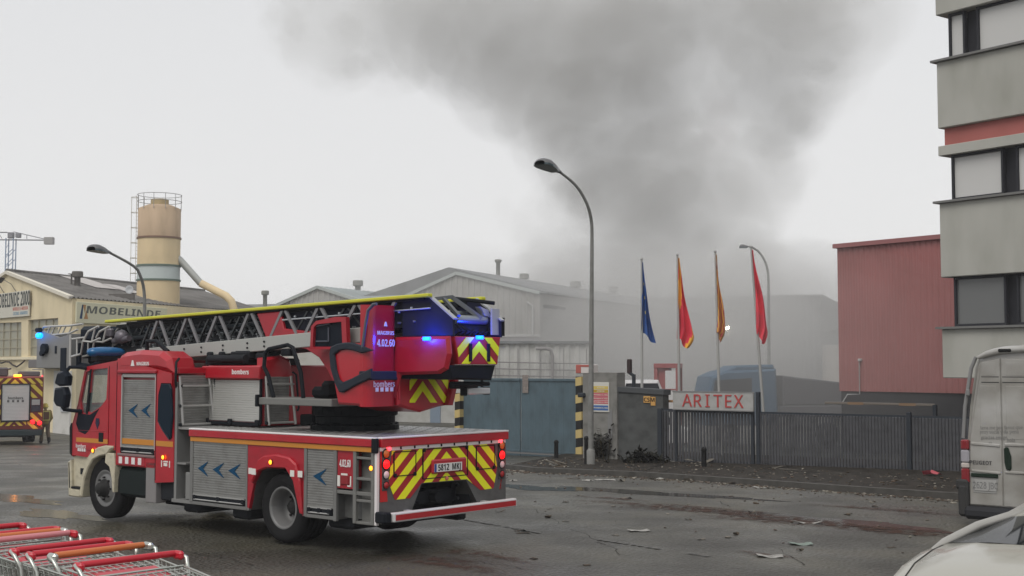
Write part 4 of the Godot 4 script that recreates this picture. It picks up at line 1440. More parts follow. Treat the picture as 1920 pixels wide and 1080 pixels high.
func build_gates() -> void:
	var fo: Vector3 = Vector3(4.402, -0.474, -37.8)
	var fa: float = -0.705
	var fx := at_angle(fa, fo)
	var bar_m := worn("fence_slate", lin(0.075, 0.077, 0.087), 0.6, 1.5, 0.35, 63)
	var post_m := mat("fence_dark", lin(0.04, 0.046, 0.055), 0.55)
	var p0: Vector2 = Vector2(-0.048, 1.639)
	var b0: Vector2 = Vector2(-0.062, 0.001)
	var p1: Vector2 = Vector2(3.045, 1.633)
	var b1: Vector2 = Vector2(3.025, 0.037)
	var p2: Vector2 = Vector2(3.229, 1.623)
	var b2: Vector2 = Vector2(3.209, 0.032)
	var p3: Vector2 = Vector2(7.53, 1.629)
	var b3: Vector2 = Vector2(7.501, 0.149)
	var p4: Vector2 = Vector2(9.548, 1.629)
	var b4: Vector2 = Vector2(9.516, 0.168)
	fence_panel("barred_gate", "dark barred gate under the company sign, between two posts", "gate", p0.x, p1.x, b0.y, b1.y, p0.y, p1.y, 30, "", bar_m, post_m, fo, fa, [[p0.x, b0.y - 0.2, p0.y + 0.02, 0.14]])
	fence_panel("barred_fence", "long dark barred fence between the company sign and the red bag", "fence", p2.x, p3.x, b2.y, b3.y, p2.y, p3.y, 48, "", bar_m, post_m, fo, fa, [[p2.x - 0.02, b2.y - 0.2, Vector2(3.17, 2.183).y, 0.11], [p2.x - 0.2, b2.y - 0.2, Vector2(3.102, 2.153).y, 0.09]])
	fence_panel("barred_fence", "short dark barred fence panel next to the white van", "fence", p3.x + 0.1, p4.x, b3.y, b4.y, p3.y, p4.y, 22, "", bar_m, post_m, fo, fa, [[p3.x + 0.03, b3.y - 0.2, p3.y + 0.1, 0.11]])
	# the company sign
	var s0: Vector2 = Vector2(0.491, 1.636)
	var s1: Vector2 = Vector2(3.136, 2.183)
	var sg := thing("company_sign", "pale grey company sign with wide red capitals above the barred gate", "sign", fo, fa)
	var st := mb()
	var sc := (s0 + s1) * 0.5
	box(st, Vector3(sc.x, sc.y, 0.12), Vector3(s1.x - s0.x, s1.y - s0.y, 0.08), 0.012)
	put("board", st, worn("sign_grey_white", lin(0.42, 0.42, 0.41), 0.6, 1.2, 0.15, 64), sg)
	st = mb()
	for q in [[Vector2(sc.x, s0.y + 0.015), Vector2(s1.x - s0.x, 0.03)], [Vector2(sc.x, s1.y - 0.015), Vector2(s1.x - s0.x, 0.03)]]:
		box(st, Vector3(q[0].x, q[0].y, 0.165), Vector3(q[1].x, q[1].y, 0.012))
	put("border", st, mat("border_grey", lin(0.2, 0.2, 0.2), 0.6), sg)
	var red := mat("sign_letter_red", lin(0.42, 0.05, 0.045), 0.55)
	var letters := "ARITEX"
	for k in 6:
		words(letters[k], (s1.y - s0.y) * 0.66, red, sg, Transform3D(Basis(), Vector3(s0.x + 0.5 + k * (s1.x - s0.x - 0.95) / 5.0, sc.y, 0.17)), "Droid Sans", 400, 1.1, "letter", 0.02)
	st = mb()
	bar(st, Vector3(s0.x + 0.04, b0.y, 0.05), Vector3(s0.x + 0.04, s0.y + 0.1, 0.05), 0.035)
	put("sign_post", st, post_m, sg)
	# dark wall with the small orange sign, pale pillar with the notice board
	var w0: Vector2 = Vector2(-1.706, 2.247)
	var w1: Vector2 = Vector2(-0.081, 2.171)
	var wl := thing("boundary_wall", "dark slate boundary wall between the pale pillar and the barred gate", "wall", fo, fa)
	st = mb()
	prism(st, [Vector2(w0.x, -0.4), Vector2(w0.x, w0.y), Vector2(w1.x + 0.1, w1.y), Vector2(w1.x + 0.1, -0.4)], -0.35, -0.05, 0.0)
	put("wall", st, worn("wall_slate", lin(0.095, 0.1, 0.1), 0.85, 2.5, 0.4, 65), wl)
	st = mb()
	prism(st, [Vector2(w0.x - 0.05, w0.y - 0.12), Vector2(w0.x - 0.05, w0.y + 0.04), Vector2(w1.x + 0.15, w1.y + 0.04), Vector2(w1.x + 0.15, w1.y - 0.12)], -0.4, 0.0, 0.01)
	put("coping", st, mat("coping_dark", lin(0.06, 0.065, 0.07), 0.8), wl)
	st = mb()
	var pv: float = Vector2(-0.009, 1.859).y
	box(st, Vector3(w1.x + 0.35, pv, -0.5), Vector3(1.4, 0.07, 0.05), 0.01)
	put("barrier_stub", st, mat("barrier_orange", lin(0.5, 0.27, 0.1), 0.6), wl)
	var o0: Vector2 = Vector2(-0.462, 1.882)
	var os := thing("security_plate", "small orange plate with dark letters on the slate wall", "sign", fo, fa)
	st = mb()
	box(st, Vector3(o0.x - 0.08, o0.y + 0.03, -0.035), Vector3(0.24, 0.2, 0.02), 0.004)
	box(st, Vector3(o0.x + 0.14, o0.y - 0.02, -0.035), Vector3(0.16, 0.26, 0.02), 0.004)
	put("plate", st, mat("plate_orange", lin(0.6, 0.33, 0.09), 0.6), os)
	words("CSM", 0.12, mat("print_black", lin(0.015, 0.015, 0.015), 0.5), os, Transform3D(Basis(), Vector3(o0.x + 0.01, o0.y + 0.02, -0.0235)), "Droid Sans", 700, 1.2, "lettering", 0.004)
	var q0: Vector2 = Vector2(-2.9, 2.71)
	var q1: Vector2 = Vector2(-1.601, -0.077)
	var pl := thing("gate_pillar", "wide pale grey gate pillar behind the tall lamp post", "wall", fo, fa)
	st = mb()
	box(st, Vector3((q0.x + q1.x) * 0.5, q0.y * 0.5 - 0.2, -0.2), Vector3(q1.x - q0.x, q0.y + 0.4, 0.45), 0.015)
	put("pillar", st, worn("pillar_pale", lin(0.26, 0.255, 0.24), 0.85, 2.6, 0.35, 66), pl)
	st = mb()
	box(st, Vector3(q1.x - 0.25, q0.y * 0.42, 0.03), Vector3(0.16, 0.9, 0.02))
	put("conduit", st, mat("conduit_grey", lin(0.2, 0.2, 0.2), 0.6), pl)
	var tp := thing("tag_lamp", "red and white box light on top of the pale pillar", "lamp", fx * Vector3(Vector2(-2.837, 2.809).x, Vector2(-2.837, 2.809).y, -0.1), fa)
	st = mb()
	box(st, Vector3(0.1, 0, 0), Vector3(0.5, 0.28, 0.3), 0.02)
	put("box", st, mat("box_white", lin(0.6, 0.56, 0.54), 0.6), tp)
	st = mb()
	box(st, Vector3(-0.2, 0, 0.02), Vector3(0.2, 0.27, 0.3), 0.02)
	box(st, Vector3(0.12, 0.1, 0.13), Vector3(0.46, 0.06, 0.06))
	put("red_end", st, mat("box_red", lin(0.4, 0.1, 0.08), 0.6), tp)
	st = mb()
	box(st, Vector3(-0.05, -0.8, 0.18), Vector3(0.22, 0.14, 0.2), 0.03)
	put("sensor", st, post_m, tp)
	var n0: Vector2 = Vector2(-2.474, 1.504)
	var n1: Vector2 = Vector2(-1.864, 2.407)
	var nb := thing("safety_notice", "white framed safety notice with yellow, red and blue bands on the pillar", "notice board", fo, fa)
	st = mb()
	var nc := (n0 + n1) * 0.5
	box(st, Vector3(nc.x, nc.y, 0.05), Vector3(n1.x - n0.x, n1.y - n0.y, 0.03), 0.006)
	put("board", st, mat("notice_white", lin(0.58, 0.57, 0.52), 0.6), nb)
	var nh := n1.y - n0.y
	var nw := n1.x - n0.x
	for q in [[0.82, 0.1, "notice_yellow"], [0.7, 0.1, "notice_ochre"], [0.575, 0.12, "notice_red"], [0.45, 0.1, "notice_red"], [0.33, 0.1, "notice_red"], [0.14, 0.17, "notice_blue"]]:
		st = mb()
		box(st, Vector3(nc.x, n0.y + nh * q[0], 0.067), Vector3(nw * 0.9, nh * q[1], 0.006))
		var c := {"notice_yellow": lin(0.6, 0.45, 0.1), "notice_ochre": lin(0.45, 0.28, 0.03), "notice_red": lin(0.5, 0.05, 0.1), "notice_blue": lin(0.04, 0.12, 0.35)}
		put("band", st, mat(q[2], c[q[2]], 0.6), nb)
		words("ATENCION" if q[0] > 0.6 else "PROHIBIDO EL PASO", nh * 0.045, mat("notice_print", lin(0.62, 0.6, 0.5), 0.6), nb, Transform3D(Basis(), Vector3(nc.x, n0.y + nh * q[0], 0.0715)), "Droid Sans", 700, 1.0, "lettering", 0.004)
	# intercom on a cranked post
	var ic := thing("camera_post", "cranked dark post with a camera standing behind the slate wall", "post", fx * Vector3(Vector2(-1.547, 2.249).x, 0, -0.8), fa)
	var iy: float = Vector2(-1.623, 2.844).y
	st = mb()
	bar(st, Vector3(0, 0, 0), Vector3(0, iy - 0.2, 0), 0.06)
	bar(st, Vector3(0.02, iy - 0.25, 0), Vector3(-0.16, iy - 0.15, 0), 0.05)
	put("post", st, post_m, ic)
	st = mb()
	box(st, Vector3(-0.16, iy + 0.05, 0), Vector3(0.13, 0.44, 0.13), 0.02)
	put("camera_housing", st, mat("housing_brown", lin(0.05, 0.035, 0.035), 0.6), ic)
	# barrier boom further in the yard
	var bb := thing("barrier_boom", "thin orange and white barrier boom behind the barred fence", "barrier", fx * Vector3(Vector2(3.316, 1.817).x, Vector2(3.316, 1.846).y, -4.0), fa)
	st = mb()
	box(st, Vector3(1.6, -0.05, 0), Vector3(3.4, 0.07, 0.06), 0.01)
	put("boom", st, mat("boom_pale", lin(0.16, 0.14, 0.12), 0.7), bb)
	st = mb()
	box(st, Vector3(0.9, -0.05, 0.032), Vector3(0.5, 0.075, 0.004))
	box(st, Vector3(2.5, -0.05, 0.032), Vector3(0.5, 0.075, 0.004))
	put("tape", st, mat("boom_orange", lin(0.22, 0.14, 0.08), 0.7), bb)
	st = mb()
	box(st, Vector3(3.3, -1.3, 0), Vector3(0.1, 2.5, 0.1))
	put("support", st, post_m, bb)
	# blue double gate and its striped posts
	var go: Vector3 = Vector3(2.236, -0.63, -43)
	var ga: float = -0.705
	var g0: Vector2 = Vector2(-5.268, 2.676)
	var gm: Vector2 = Vector2(-2.571, 2.728)
	var g1: Vector2 = Vector2(0.021, 2.777)
	var gb: float = Vector2(0.01, 0.041).y
	var blue := worn("gate_blue_slate", lin(0.085, 0.135, 0.165), 0.6, 2.2, 0.3, 67, 0.0, Vector3(1, 0.4, 1))
	var bg := thing("sheet_gate", "tall blue grey sheet metal double gate behind the fire engine's rear", "gate", go, ga)
	for q in [[g0.x, gm.x - 0.02], [gm.x + 0.02, g1.x]]:
		st = mb()
		box(st, Vector3((q[0] + q[1]) * 0.5, (g0.y + gb) * 0.5 - 0.1, -0.06), Vector3(q[1] - q[0], g0.y - gb + 0.1, 0.05), 0.006)
		ribs(st, q[1] - q[0] - 0.1, g0.y - gb - 0.1, 0.32, 0.012, Transform3D(Basis(), Vector3(q[0] + 0.05, gb + 0.03, -0.034)), true, 0.7)
		var leaf := put("leaf", st, blue, bg)
		st = mb()
		for y in [gb + 0.08, g0.y - 0.1]:
			box(st, Vector3((q[0] + q[1]) * 0.5, y, -0.01), Vector3(q[1] - q[0], 0.08, 0.03), 0.006)
		put("stiffener", st, blue, leaf)
	st = mb()
	box(st, Vector3((g0.x + g1.x) * 0.5, gb + 0.02, 0.15), Vector3(g1.x - g0.x, 0.05, 0.05))
	put("track", st, mat("track_grey", lin(0.16, 0.16, 0.16), 0.5), bg)
	var poster := thing("paper_notice", "faded paper notice stuck high on the blue gate", "notice", go, ga)
	st = mb()
	var pp: Vector2 = Vector2(-2.329, 2.434)
	box(st, Vector3(pp.x, pp.y, 0.0), Vector3(0.26, 0.62, 0.012))
	put("sheet", st, worn("paper_faded", lin(0.3, 0.26, 0.24), 0.9, 0.4, 0.4, 68), poster)
	for side in 2:
		var px: float = Vector2(-5.397, 2.078).x if side == 0 else Vector2(0.111, 2.759).x
		var ty: float = Vector2(-5.397, 2.078).y if side == 0 else Vector2(0.111, 2.706).y
		var sp := thing("striped_post", ["yellow and black striped post at the left end of the blue gate", "yellow and black striped post between the blue gate and the pillar"][side], "post", go, ga, "striped gate posts")
		st = mb()
		box(st, Vector3(px, (ty + gb) * 0.5 - 0.2, 0.04), Vector3(0.24, ty - gb + 0.4, 0.24))
		put("post", st, mat("stripe_black", lin(0.025, 0.025, 0.025), 0.7), sp)
		for k in 6:
			var y := ty - 0.18 - k * 0.58
			if y < gb:
				break
			st = mb()
			prism(st, [Vector2(px - 0.125, y - 0.14), Vector2(px + 0.125, y - 0.1), Vector2(px + 0.125, y + 0.18), Vector2(px - 0.125, y + 0.14)], -0.085, 0.165)
			put("yellow_band", st, mat("stripe_yellow", lin(0.52, 0.4, 0.16), 0.7), sp)
	# bollards
	for q in [[Vector3(1.373, -0.539, -39.958), Vector3(1.373, -0.539, -39.958).y + 0.63, "dark iron bollard standing before the blue gate"], [Vector3(2.069, -0.412, -35.712), Vector3(2.069, -0.412, -35.712).y + 0.86, "tall dark iron bollard beside the lamp post's foot"], [Vector3(5.113, -0.371, -34.316), Vector3(5.113, -0.371, -34.316).y + 0.6, "dark iron bollard before the barred gate"]]:
		st = mb()
		lathe(st, [Vector2(0.075, -0.1), Vector2(0.07, 0.1), Vector2(0.065, q[1] - q[0].y - 0.06), Vector2(0.085, q[1] - q[0].y - 0.04), Vector2(0.06, q[1] - q[0].y + 0.03), Vector2(0, q[1] - q[0].y + 0.05)], 12)
		var bo := put("bollard", st, mat("bollard_black", lin(0.02, 0.02, 0.02), 0.6))
		bo.position = q[0]
		tag(bo, q[2], "bollard", "dark bollards along the pavement")


# a curved street lamp: a tapered pole whose arm bends over to a long lantern
func street_lamp(called: String, label: String, base: Vector3, pts: Array, r0: float, r1: float, head: Array, pole_m: Material, head_m: Material) -> void:
	var t := thing(called, label, "street lamp", base)
	var path := [Vector3.ZERO]
	var rad := [r0]
	for k in pts.size():
		path.append(pts[k] - base)
		rad.append(lerpf(r0, r1, float(k + 1) / pts.size()))
	# smooth the bend
	var curve := Curve3D.new()
	for k in path.size():
		var tan: Vector3 = (path[mini(k + 1, path.size() - 1)] - path[maxi(k - 1, 0)]) * 0.18 if k > 0 and k < path.size() - 1 else Vector3.ZERO
		if k == 1:
			tan = Vector3.UP * minf(tan.length(), 0.4)
		curve.add_point(path[k], -tan, tan)
	var fine := []
	var frad := []
	var total := curve.get_baked_length()
	for k in 41:
		fine.append(curve.sample_baked(total * k / 40.0))
		frad.append(lerpf(r0, r1, k / 40.0))
	var st := mb()
	tube(st, fine, frad, 12)
	lathe(st, [Vector2(r0 * 1.5, 0), Vector2(r0 * 1.5, 0.5), Vector2(r0 * 1.05, 0.56)], 12)
	put("pole", st, pole_m, t)
	# lantern from its neck to its nose
	var a: Vector3 = head[0] - base
	var b: Vector3 = head[1] - base
	var d := (b - a).normalized()
	var s := d.cross(Vector3.UP).normalized()
	var u := s.cross(d).normalized()
	var l := a.distance_to(b)
	var w: float = head[2]
	st = mb()
	var top := []
	for q in [[0.0, 0.18, 0.18], [0.25, 0.45, 0.34], [0.5, 0.8, 0.55], [0.75, 1.0, 0.66], [0.93, 0.92, 0.55], [1.0, 0.6, 0.25]]:
		var row := []
		for j in 9:
			var g := PI * j / 8
			row.append(a + d * (l * q[0]) + s * (cos(g) * w * q[1]) + u * (sin(g) * w * q[2]))
		top.append(row)
	for i in top.size() - 1:
		for j in 8:
			face(st, [top[i][j], top[i][j + 1], top[i + 1][j + 1], top[i + 1][j]], (top[i][j] + top[i + 1][j + 1]) * 0.5 - (a + d * l * (i + 0.5) / 5.0), 1)
	put("lantern", st, head_m, t)
	st = mb()
	for i in range(1, top.size() - 1):
		face(st, [top[i][0] - u * 0.01, top[i][8] - u * 0.01, top[i + 1][8] - u * 0.01, top[i + 1][0] - u * 0.01], -u)
		for e in [0, 8]:
			var o: Vector3 = top[i][e] - top[i][8 - e]
			face(st, [top[i][e], top[i + 1][e], top[i + 1][e] - u * 0.05, top[i][e] - u * 0.05], o)
		face(st, [top[i][0] - u * 0.05, top[i][8] - u * 0.05, top[i + 1][8] - u * 0.05, top[i + 1][0] - u * 0.05], -u)
	put("lamp_glass", st, mat("lantern_glass", lin(0.04, 0.065, 0.075), 0.2), t)


func build_lamps() -> void:
	var pole := worn("pole_grey", lin(0.24, 0.24, 0.23), 0.6, 2.0, 0.25, 71)
	var head := mat("lantern_grey", lin(0.12, 0.12, 0.125), 0.5)
	var b: Vector3 = Vector3(2.173, -0.412, -35.712)
	street_lamp("street_lamp", "tall grey street lamp with curved arm in the middle of the scene", b, [Vector3(2.235, 6.093, -35.6), Vector3(2.15, 6.743, -35.4), Vector3(1.919, 7.209, -35.2), Vector3(1.674, 7.477, -35), Vector3(1.296, 7.727, -34.7)], 0.085, 0.035, [Vector3(1.34, 7.683, -34.7), Vector3(0.74, 7.849, -33.9), 0.27], pole, head)
	var b2 := Vector3(Vector3(-10.889, 2.45, -38).x, ground_y(38), -38)
	street_lamp("street_lamp", "street lamp with curved arm in front of the silo", b2, [Vector3(-10.915, 3.952, -38), Vector3(-10.944, 4.666, -38), Vector3(-10.988, 5.05, -37.8), Vector3(-11.123, 5.351, -37.6), Vector3(-11.665, 5.708, -37)], 0.085, 0.035, [Vector3(-11.634, 5.693, -37), Vector3(-11.945, 5.759, -36.2), 0.24], pole, head)
	var b3 := Vector3(Vector3(12.403, 2.45, -62).x, ground_y(62), -62)
	street_lamp("street_lamp", "thin hazy street lamp behind the rightmost flag", b3, [Vector3(12.447, 6.066, -62), Vector3(12.408, 7.104, -62), Vector3(12.182, 7.702, -62), Vector3(11.875, 8.066, -62), Vector3(11.514, 8.222, -62)], 0.1, 0.05, [Vector3(11.565, 8.196, -62), Vector3(11.072, 8.196, -62), 0.2], pole, head)


# cloth hanging from the top of its pole: rows of folds, wider towards the hem
func flag(label: String, base: Vector3, top: Vector3, hang: float, wide: float, tones: Callable, star := false) -> void:
	var t := thing("flagpole", label, "flagpole", base, 0.0, "")
	var d := top - base
	var st := mb()
	tube(st, [Vector3.ZERO, d * 0.5, d], [0.055, 0.045, 0.03], 10)
	ball(st, d, Vector3(0.05, 0.05, 0.05), 8)
	put("pole", st, mat("pole_white_grey", lin(0.36, 0.36, 0.35), 0.5), t)
	st = mb()
	var rows := 26
	var cols := 13
	var grid := []
	for i in rows + 1:
		var f := float(i) / rows
		var w := wide * (0.06 + 0.94 * pow(f, 1.25)) * (1.0 if f < 0.86 or star else 1.0 - 0.5 * (f - 0.86) / 0.14)
		var p := d * (0.985 - hang * f)
		var row := []
		for j in cols + 1:
			var g := float(j) / cols
			var fold := sin(g * 12.0 + f * 5.0 + base.x) * 0.12 * (0.3 + f) + sin(g * 5.0 - f * 7.0 + base.x * 3.0) * 0.07
			var sag := -0.32 * pow(g, 1.5) * f * (1.0 + 0.3 * sin(f * 9.0))
			row.append(p + Vector3(0.03 + w * g - 0.07 * f + 0.05 * sin(f * 8.0 + g * 2.0 + base.x) * f * g, sag + (0.06 * sin(g * 7.0) if i == rows else 0.0), fold))
		grid.append(row)
	for i in rows:
		for j in cols:
			var c: Color = tones.call((i + 0.5) / rows, (j + 0.5) / cols)
			st.set_smooth_group(1)
			var q := [grid[i][j], grid[i][j + 1], grid[i + 1][j + 1], grid[i + 1][j]]
			for k in [0, 1, 2, 0, 2, 3]:
				st.set_color(c)
				st.add_vertex(q[k])
	var m := mat("flag_cloth", Color(1, 1, 1), 0.85)
	m.vertex_color_use_as_albedo = true
	m.cull_mode = BaseMaterial3D.CULL_DISABLED
	m.backlight_enabled = true
	m.backlight = Color(0.35, 0.35, 0.35)
	put("cloth", st, m, t)


func build_flags() -> void:
	var gy := ground_y(42)
	var blue := func(f: float, g: float) -> Color:
		return Color(0.7, 0.6, 0.1) if int(f * 26) % 5 == 2 and f > 0.15 and f < 0.7 and int(g * 13) == 6 else Color(0.02, 0.085, 0.3)
	var spain := func(f: float, g: float) -> Color:
		var v := f * 0.75 + g * 0.55
		return Color(0.85, 0.4, 0.04) if v > 0.22 and v < 0.62 or v > 1.12 else Color(0.7, 0.03, 0.06)
	var stripes4 := func(f: float, g: float) -> Color:
		return Color(0.7, 0.4, 0.06) if int((g * 1.4 + f * 0.8) * 9.0) % 2 == 0 else Color(0.42, 0.05, 0.05)
	var red := func(f: float, g: float) -> Color:
		return Color(0.75, 0.05, 0.08) if int(f * 8) % 3 else Color(0.66, 0.05, 0.08)
	flag("flagpole with a limp dark blue flag with gold stars, the only blue one", Vector3(Vector3(4.245, 2.45, -42).x, gy, -42), Vector3(4.266, 5.937, -42), 0.36, 0.46, blue, true)
	flag("flagpole with a limp flag, broad yellow band between red", Vector3(Vector3(5.485, 2.45, -42).x, gy, -42), Vector3(5.443, 6.078, -42), 0.4, 0.6, spain)
	flag("flagpole with a limp thinly striped yellow and dark red flag", Vector3(Vector3(6.813, 2.45, -42).x, gy, -42), Vector3(6.691, 6.184, -42), 0.38, 0.36, stripes4)
	flag("flagpole with a limp plain red flag, on the leaning pole nearest the red hall", Vector3(Vector3(8.315, 2.45, -42).x, gy, -42), Vector3(7.87, 6.343, -42), 0.4, 0.56, red)


# low weeds: many small blades and leaves
func weeds(called: String, label: String, at: Vector3, wide: float, high: float, n: int, sd: int, m: Material) -> void:
	var t := thing(called, label, "plant", at)
	var r := RandomNumberGenerator.new()
	r.seed = sd
	var st := mb()
	var sb := mb()
	for k in n:
		var x := r.randfn(0.0, 0.4) * wide
		var z := r.randfn(0.0, 0.25) * wide
		var h := high * r.randf_range(0.35, 1.0) * exp(-1.2 * pow(x / wide, 2.0))
		var tip := Vector3(x + r.randfn(0, 0.15) * high, h, z + r.randfn(0, 0.15) * high)
		var base := Vector3(x, 0, z)
		tube(sb, [base, base.lerp(tip, 0.5) + Vector3(0, 0.03, 0), tip], [0.012, 0.008, 0.004], 3, false)
		for j in 7:
			var p := base.lerp(tip, 0.25 + 0.75 * j / 6.0)
			var d := Vector3(r.randf_range(-1, 1), r.randf_range(-0.2, 0.7), r.randf_range(-1, 1)).normalized()
			var s := d.cross(Vector3.UP).normalized() * 0.05
			face(st, [p, p + d * 0.08 + s, p + d * 0.2, p + d * 0.08 - s], d.cross(s))
	tag(put("leaves", st, m, t), "", "", "", "stuff")
	tag(put("stems", sb, mat("stem_brown", lin(0.06, 0.05, 0.025), 0.8), t), "", "", "", "stuff")


func build_plants() -> void:
	var leaf := mat("weed_leaf", lin(0.06, 0.075, 0.03), 0.7)
	leaf.backlight_enabled = true
	leaf.backlight = Color(0.3, 0.3, 0.2)
	var far: Vector3 = Vector3(-28.177, -1.587, -80.609)
	weeds("shrub", "low untidy green shrub against the cream hall, right of the firefighter", far, 1.5, 1.7, 130, 5, leaf)
	weeds("weed_clump", "dark burnt weeds at the foot of the pale pillar", Vector3(2.924, -0.517, -39.239) + Vector3(0, 0.1, 0), 0.7, 1.1, 70, 6, mat("weed_dark", lin(0.02, 0.02, 0.016), 0.8))
	weeds("weed_clump", "low dark weeds along the slate wall's foot", Vector3(3.712, -0.439, -36.608) + Vector3(0, 0.1, 0), 0.7, 0.4, 60, 7, mats["weed_dark"])



# ---------------------------------------------------------------- the ladder truck
# own axes: x forward from the rear end, y up, z from the side in view to the far side

func build_ladder_truck() -> void:
	var t := thing("fire_engine", "red turntable ladder fire engine with lime chevrons and a long ladder over its cab", "fire engine", Vector3(-1.713, 0, -16.496), PI - 0.70509)
	var red := mat("fire_red", lin(0.45, 0.005, 0.018), 0.34, 0.0, 0.35)
	var red2 := mat("fire_red_deep", lin(0.4, 0.005, 0.02), 0.4, 0.0, 0.2)
	var alu := mat("shutter_aluminium", lin(0.34, 0.34, 0.33), 0.42, 0.55)
	var grey := mat("body_grey", lin(0.12, 0.122, 0.12), 0.5)
	var pale := mat("frame_aluminium", lin(0.45, 0.45, 0.44), 0.4, 0.5)
	var dark := mat("dark_steel", lin(0.022, 0.024, 0.028), 0.5)
	var black := mat("black_plastic", lin(0.014, 0.016, 0.02), 0.4)
	var white := mat("white_reflector", lin(0.75, 0.74, 0.7), 0.4)
	var cream := mat("cream_paint", lin(0.62, 0.57, 0.43), 0.4, 0.0, 0.3)
	var lime := mat("lime_reflector", lin(0.85, 0.9, 0.012), 0.5)
	var amber_band := mat("amber_band", lin(0.55, 0.22, 0.025), 0.45)
	var chev_red := mat("chevron_red", lin(0.36, 0.008, 0.018), 0.5)
	var blue_print := mat("blue_print", lin(0.01, 0.06, 0.13), 0.5)
	var print_white := mat("print_white", lin(0.75, 0.72, 0.72), 0.5)
	var lit_amber := glow("lamp_amber_lit", Color(1.0, 0.55, 0.12), 3.5)
	var lit_red := glow("lamp_red_lit", Color(1.0, 0.07, 0.09), 1.7)
	var lit_pink := glow("lamp_marker_red_lit", Color(1.0, 0.25, 0.3), 3.0)
	var lit_blue := glow("lamp_blue_lit", Color(0.03, 0.3, 1.0), 9.0)
	grime(red, 2.4, 0.16, 101)
	grime(red2, 1.7, 0.2, 103)
	grime(alu, 1.3, 0.22, 105)
	grime(grey, 1.1, 0.35, 107)
	grime(cream, 0.8, 0.25, 109)
	var side_out := Transform3D(Basis(Vector3(-1, 0, 0), Vector3(0, 1, 0), Vector3(0, 0, -1)), Vector3.ZERO)  # x to the rear, z towards the viewer
	var rear_out := Transform3D(Basis(Vector3(0, 0, 1), Vector3(0, 1, 0), Vector3(-1, 0, 0)), Vector3.ZERO)  # x to the far side, z to the rear
	var on_rear := Transform3D(Basis(Vector3(0, 0, 1), Vector3(0, 1, 0), Vector3(-1, 0, 0)), Vector3.ZERO)
	var st := mb()

	# chassis and wheels; low boxes and far-side skirts added to block light underneath
	for b in [0.82, 1.68]:
		beam(st, Vector3(0.25, 0.72, b), Vector3(6.9, 0.72, b), 0.09, 0.26)
	for s in [0.5, 1.95, 3.2, 4.6, 6.35]:
		beam(st, Vector3(s, 0.66, 0.5), Vector3(s, 0.66, 2.0), 0.16, 0.16)
	beam(st, Vector3(1.95, 0.48, 0.3), Vector3(1.95, 0.48, 2.2), 0.2, 0.22)
	beam(st, Vector3(6.35, 0.48, 0.3), Vector3(6.35, 0.48, 2.2), 0.14, 0.14)
	box(st, Vector3(5.6, 0.75, 1.25), Vector3(1.6, 0.5, 1.1))
	box(st, Vector3(3.8, 0.52, 1.35), Vector3(2.0, 0.45, 1.7), 0.04)
	box(st, Vector3(0.95, 0.48, 1.3), Vector3(0.5, 0.42, 2.2), 0.04)
	box(st, Vector3(2.95, 0.38, 1.25), Vector3(0.4, 0.26, 2.3), 0.04)  # low box added to keep light off the ground below
	box(st, Vector3(4.2, 0.38, 1.25), Vector3(0.4, 0.26, 2.2), 0.04)
	box(st, Vector3(1.96, 0.5, 1.25), Vector3(0.5, 0.44, 0.5), 0.1)
	box(st, Vector3(5.2, 0.5, 1.9), Vector3(1.2, 0.45, 0.8), 0.04)
	box(st, Vector3(4.2, 0.36, 2.3), Vector3(3.2, 0.44, 0.2), 0.03)  # skirts added on the unseen side, they block light under the truck
	box(st, Vector3(1.0, 0.4, 2.3), Vector3(0.7, 0.36, 0.2), 0.03)
	box(st, Vector3(5.2, 0.4, 1.2), Vector3(1.5, 0.4, 0.7), 0.05)
	put("chassis", st, dark, t)
	var rim_grey := mat("rim_grey", lin(0.17, 0.17, 0.17), 0.5, 0.2)
	wheel(t, Vector3(6.36, 0.485, 0.2), 0.485, 0.3, -1.0, false, rim_grey)
	wheel(t, Vector3(1.96, 0.485, 0.3), 0.485, 0.5, -1.0, true, rim_grey)
	wheel(t, Vector3(6.36, 0.485, 2.3), 0.485, 0.3, 1.0, false, rim_grey)
	wheel(t, Vector3(1.96, 0.485, 2.2), 0.485, 0.5, 1.0, true, rim_grey)

	# the rear body with its wheel arch
	var body := [Vector2(0.79, 0.42), Vector2(0.79, 1.49), Vector2(3.99, 1.49), Vector2(3.99, 0.44), Vector2(2.62, 0.41), Vector2(2.5, 0.8), Vector2(2.37, 0.97), Vector2(2.18, 1.03), Vector2(1.78, 1.04), Vector2(1.62, 0.88), Vector2(1.46, 0.43)]
	st = mb()
	prism(st, body, 0.03, 2.47)
	var rear_shape := [Vector2(0.15, 0.44), Vector2(0.15, 1.49), Vector2(2.35, 1.49), Vector2(2.35, 0.44), Vector2(1.97, 0.44), Vector2(1.66, 0.875), Vector2(0.79, 0.885), Vector2(0.55, 0.44)]
	prism(st, rear_shape, -0.79, -0.03, 0.0, on_rear)
	box(st, Vector3(0.4, 0.95, 2.42), Vector3(0.78, 1.06, 0.13))
	put("rear_body", st, grey, t)
	st = mb()
	box(st, Vector3(2.2, 1.51, 1.25), Vector3(4.4, 0.035, 2.44))
	for k in 30:
		for j in 12:
			box(st, Vector3(0.12 + k * 0.145, 1.53, 0.15 + j * 0.2), Vector3(0.06, 0.006, 0.015), 0.0, Basis(Vector3.UP, 0.785 if (k + j) % 2 else -0.785))
	put("deck_plate", st, mat("deck_aluminium", lin(0.34, 0.34, 0.33), 0.45, 0.5), t)
	# edge bands along the deck
	st = mb()
	box(st, Vector3(2.0, 1.45, -0.015), Vector3(4.0, 0.1, 0.07), 0.01)
	put("deck_edge", st, red, t)
	st = mb()
	box(st, Vector3(2.0, 1.512, -0.012), Vector3(4.0, 0.024, 0.076), 0.006)
	put("edge_trim", st, print_white, t)
	st = mb()
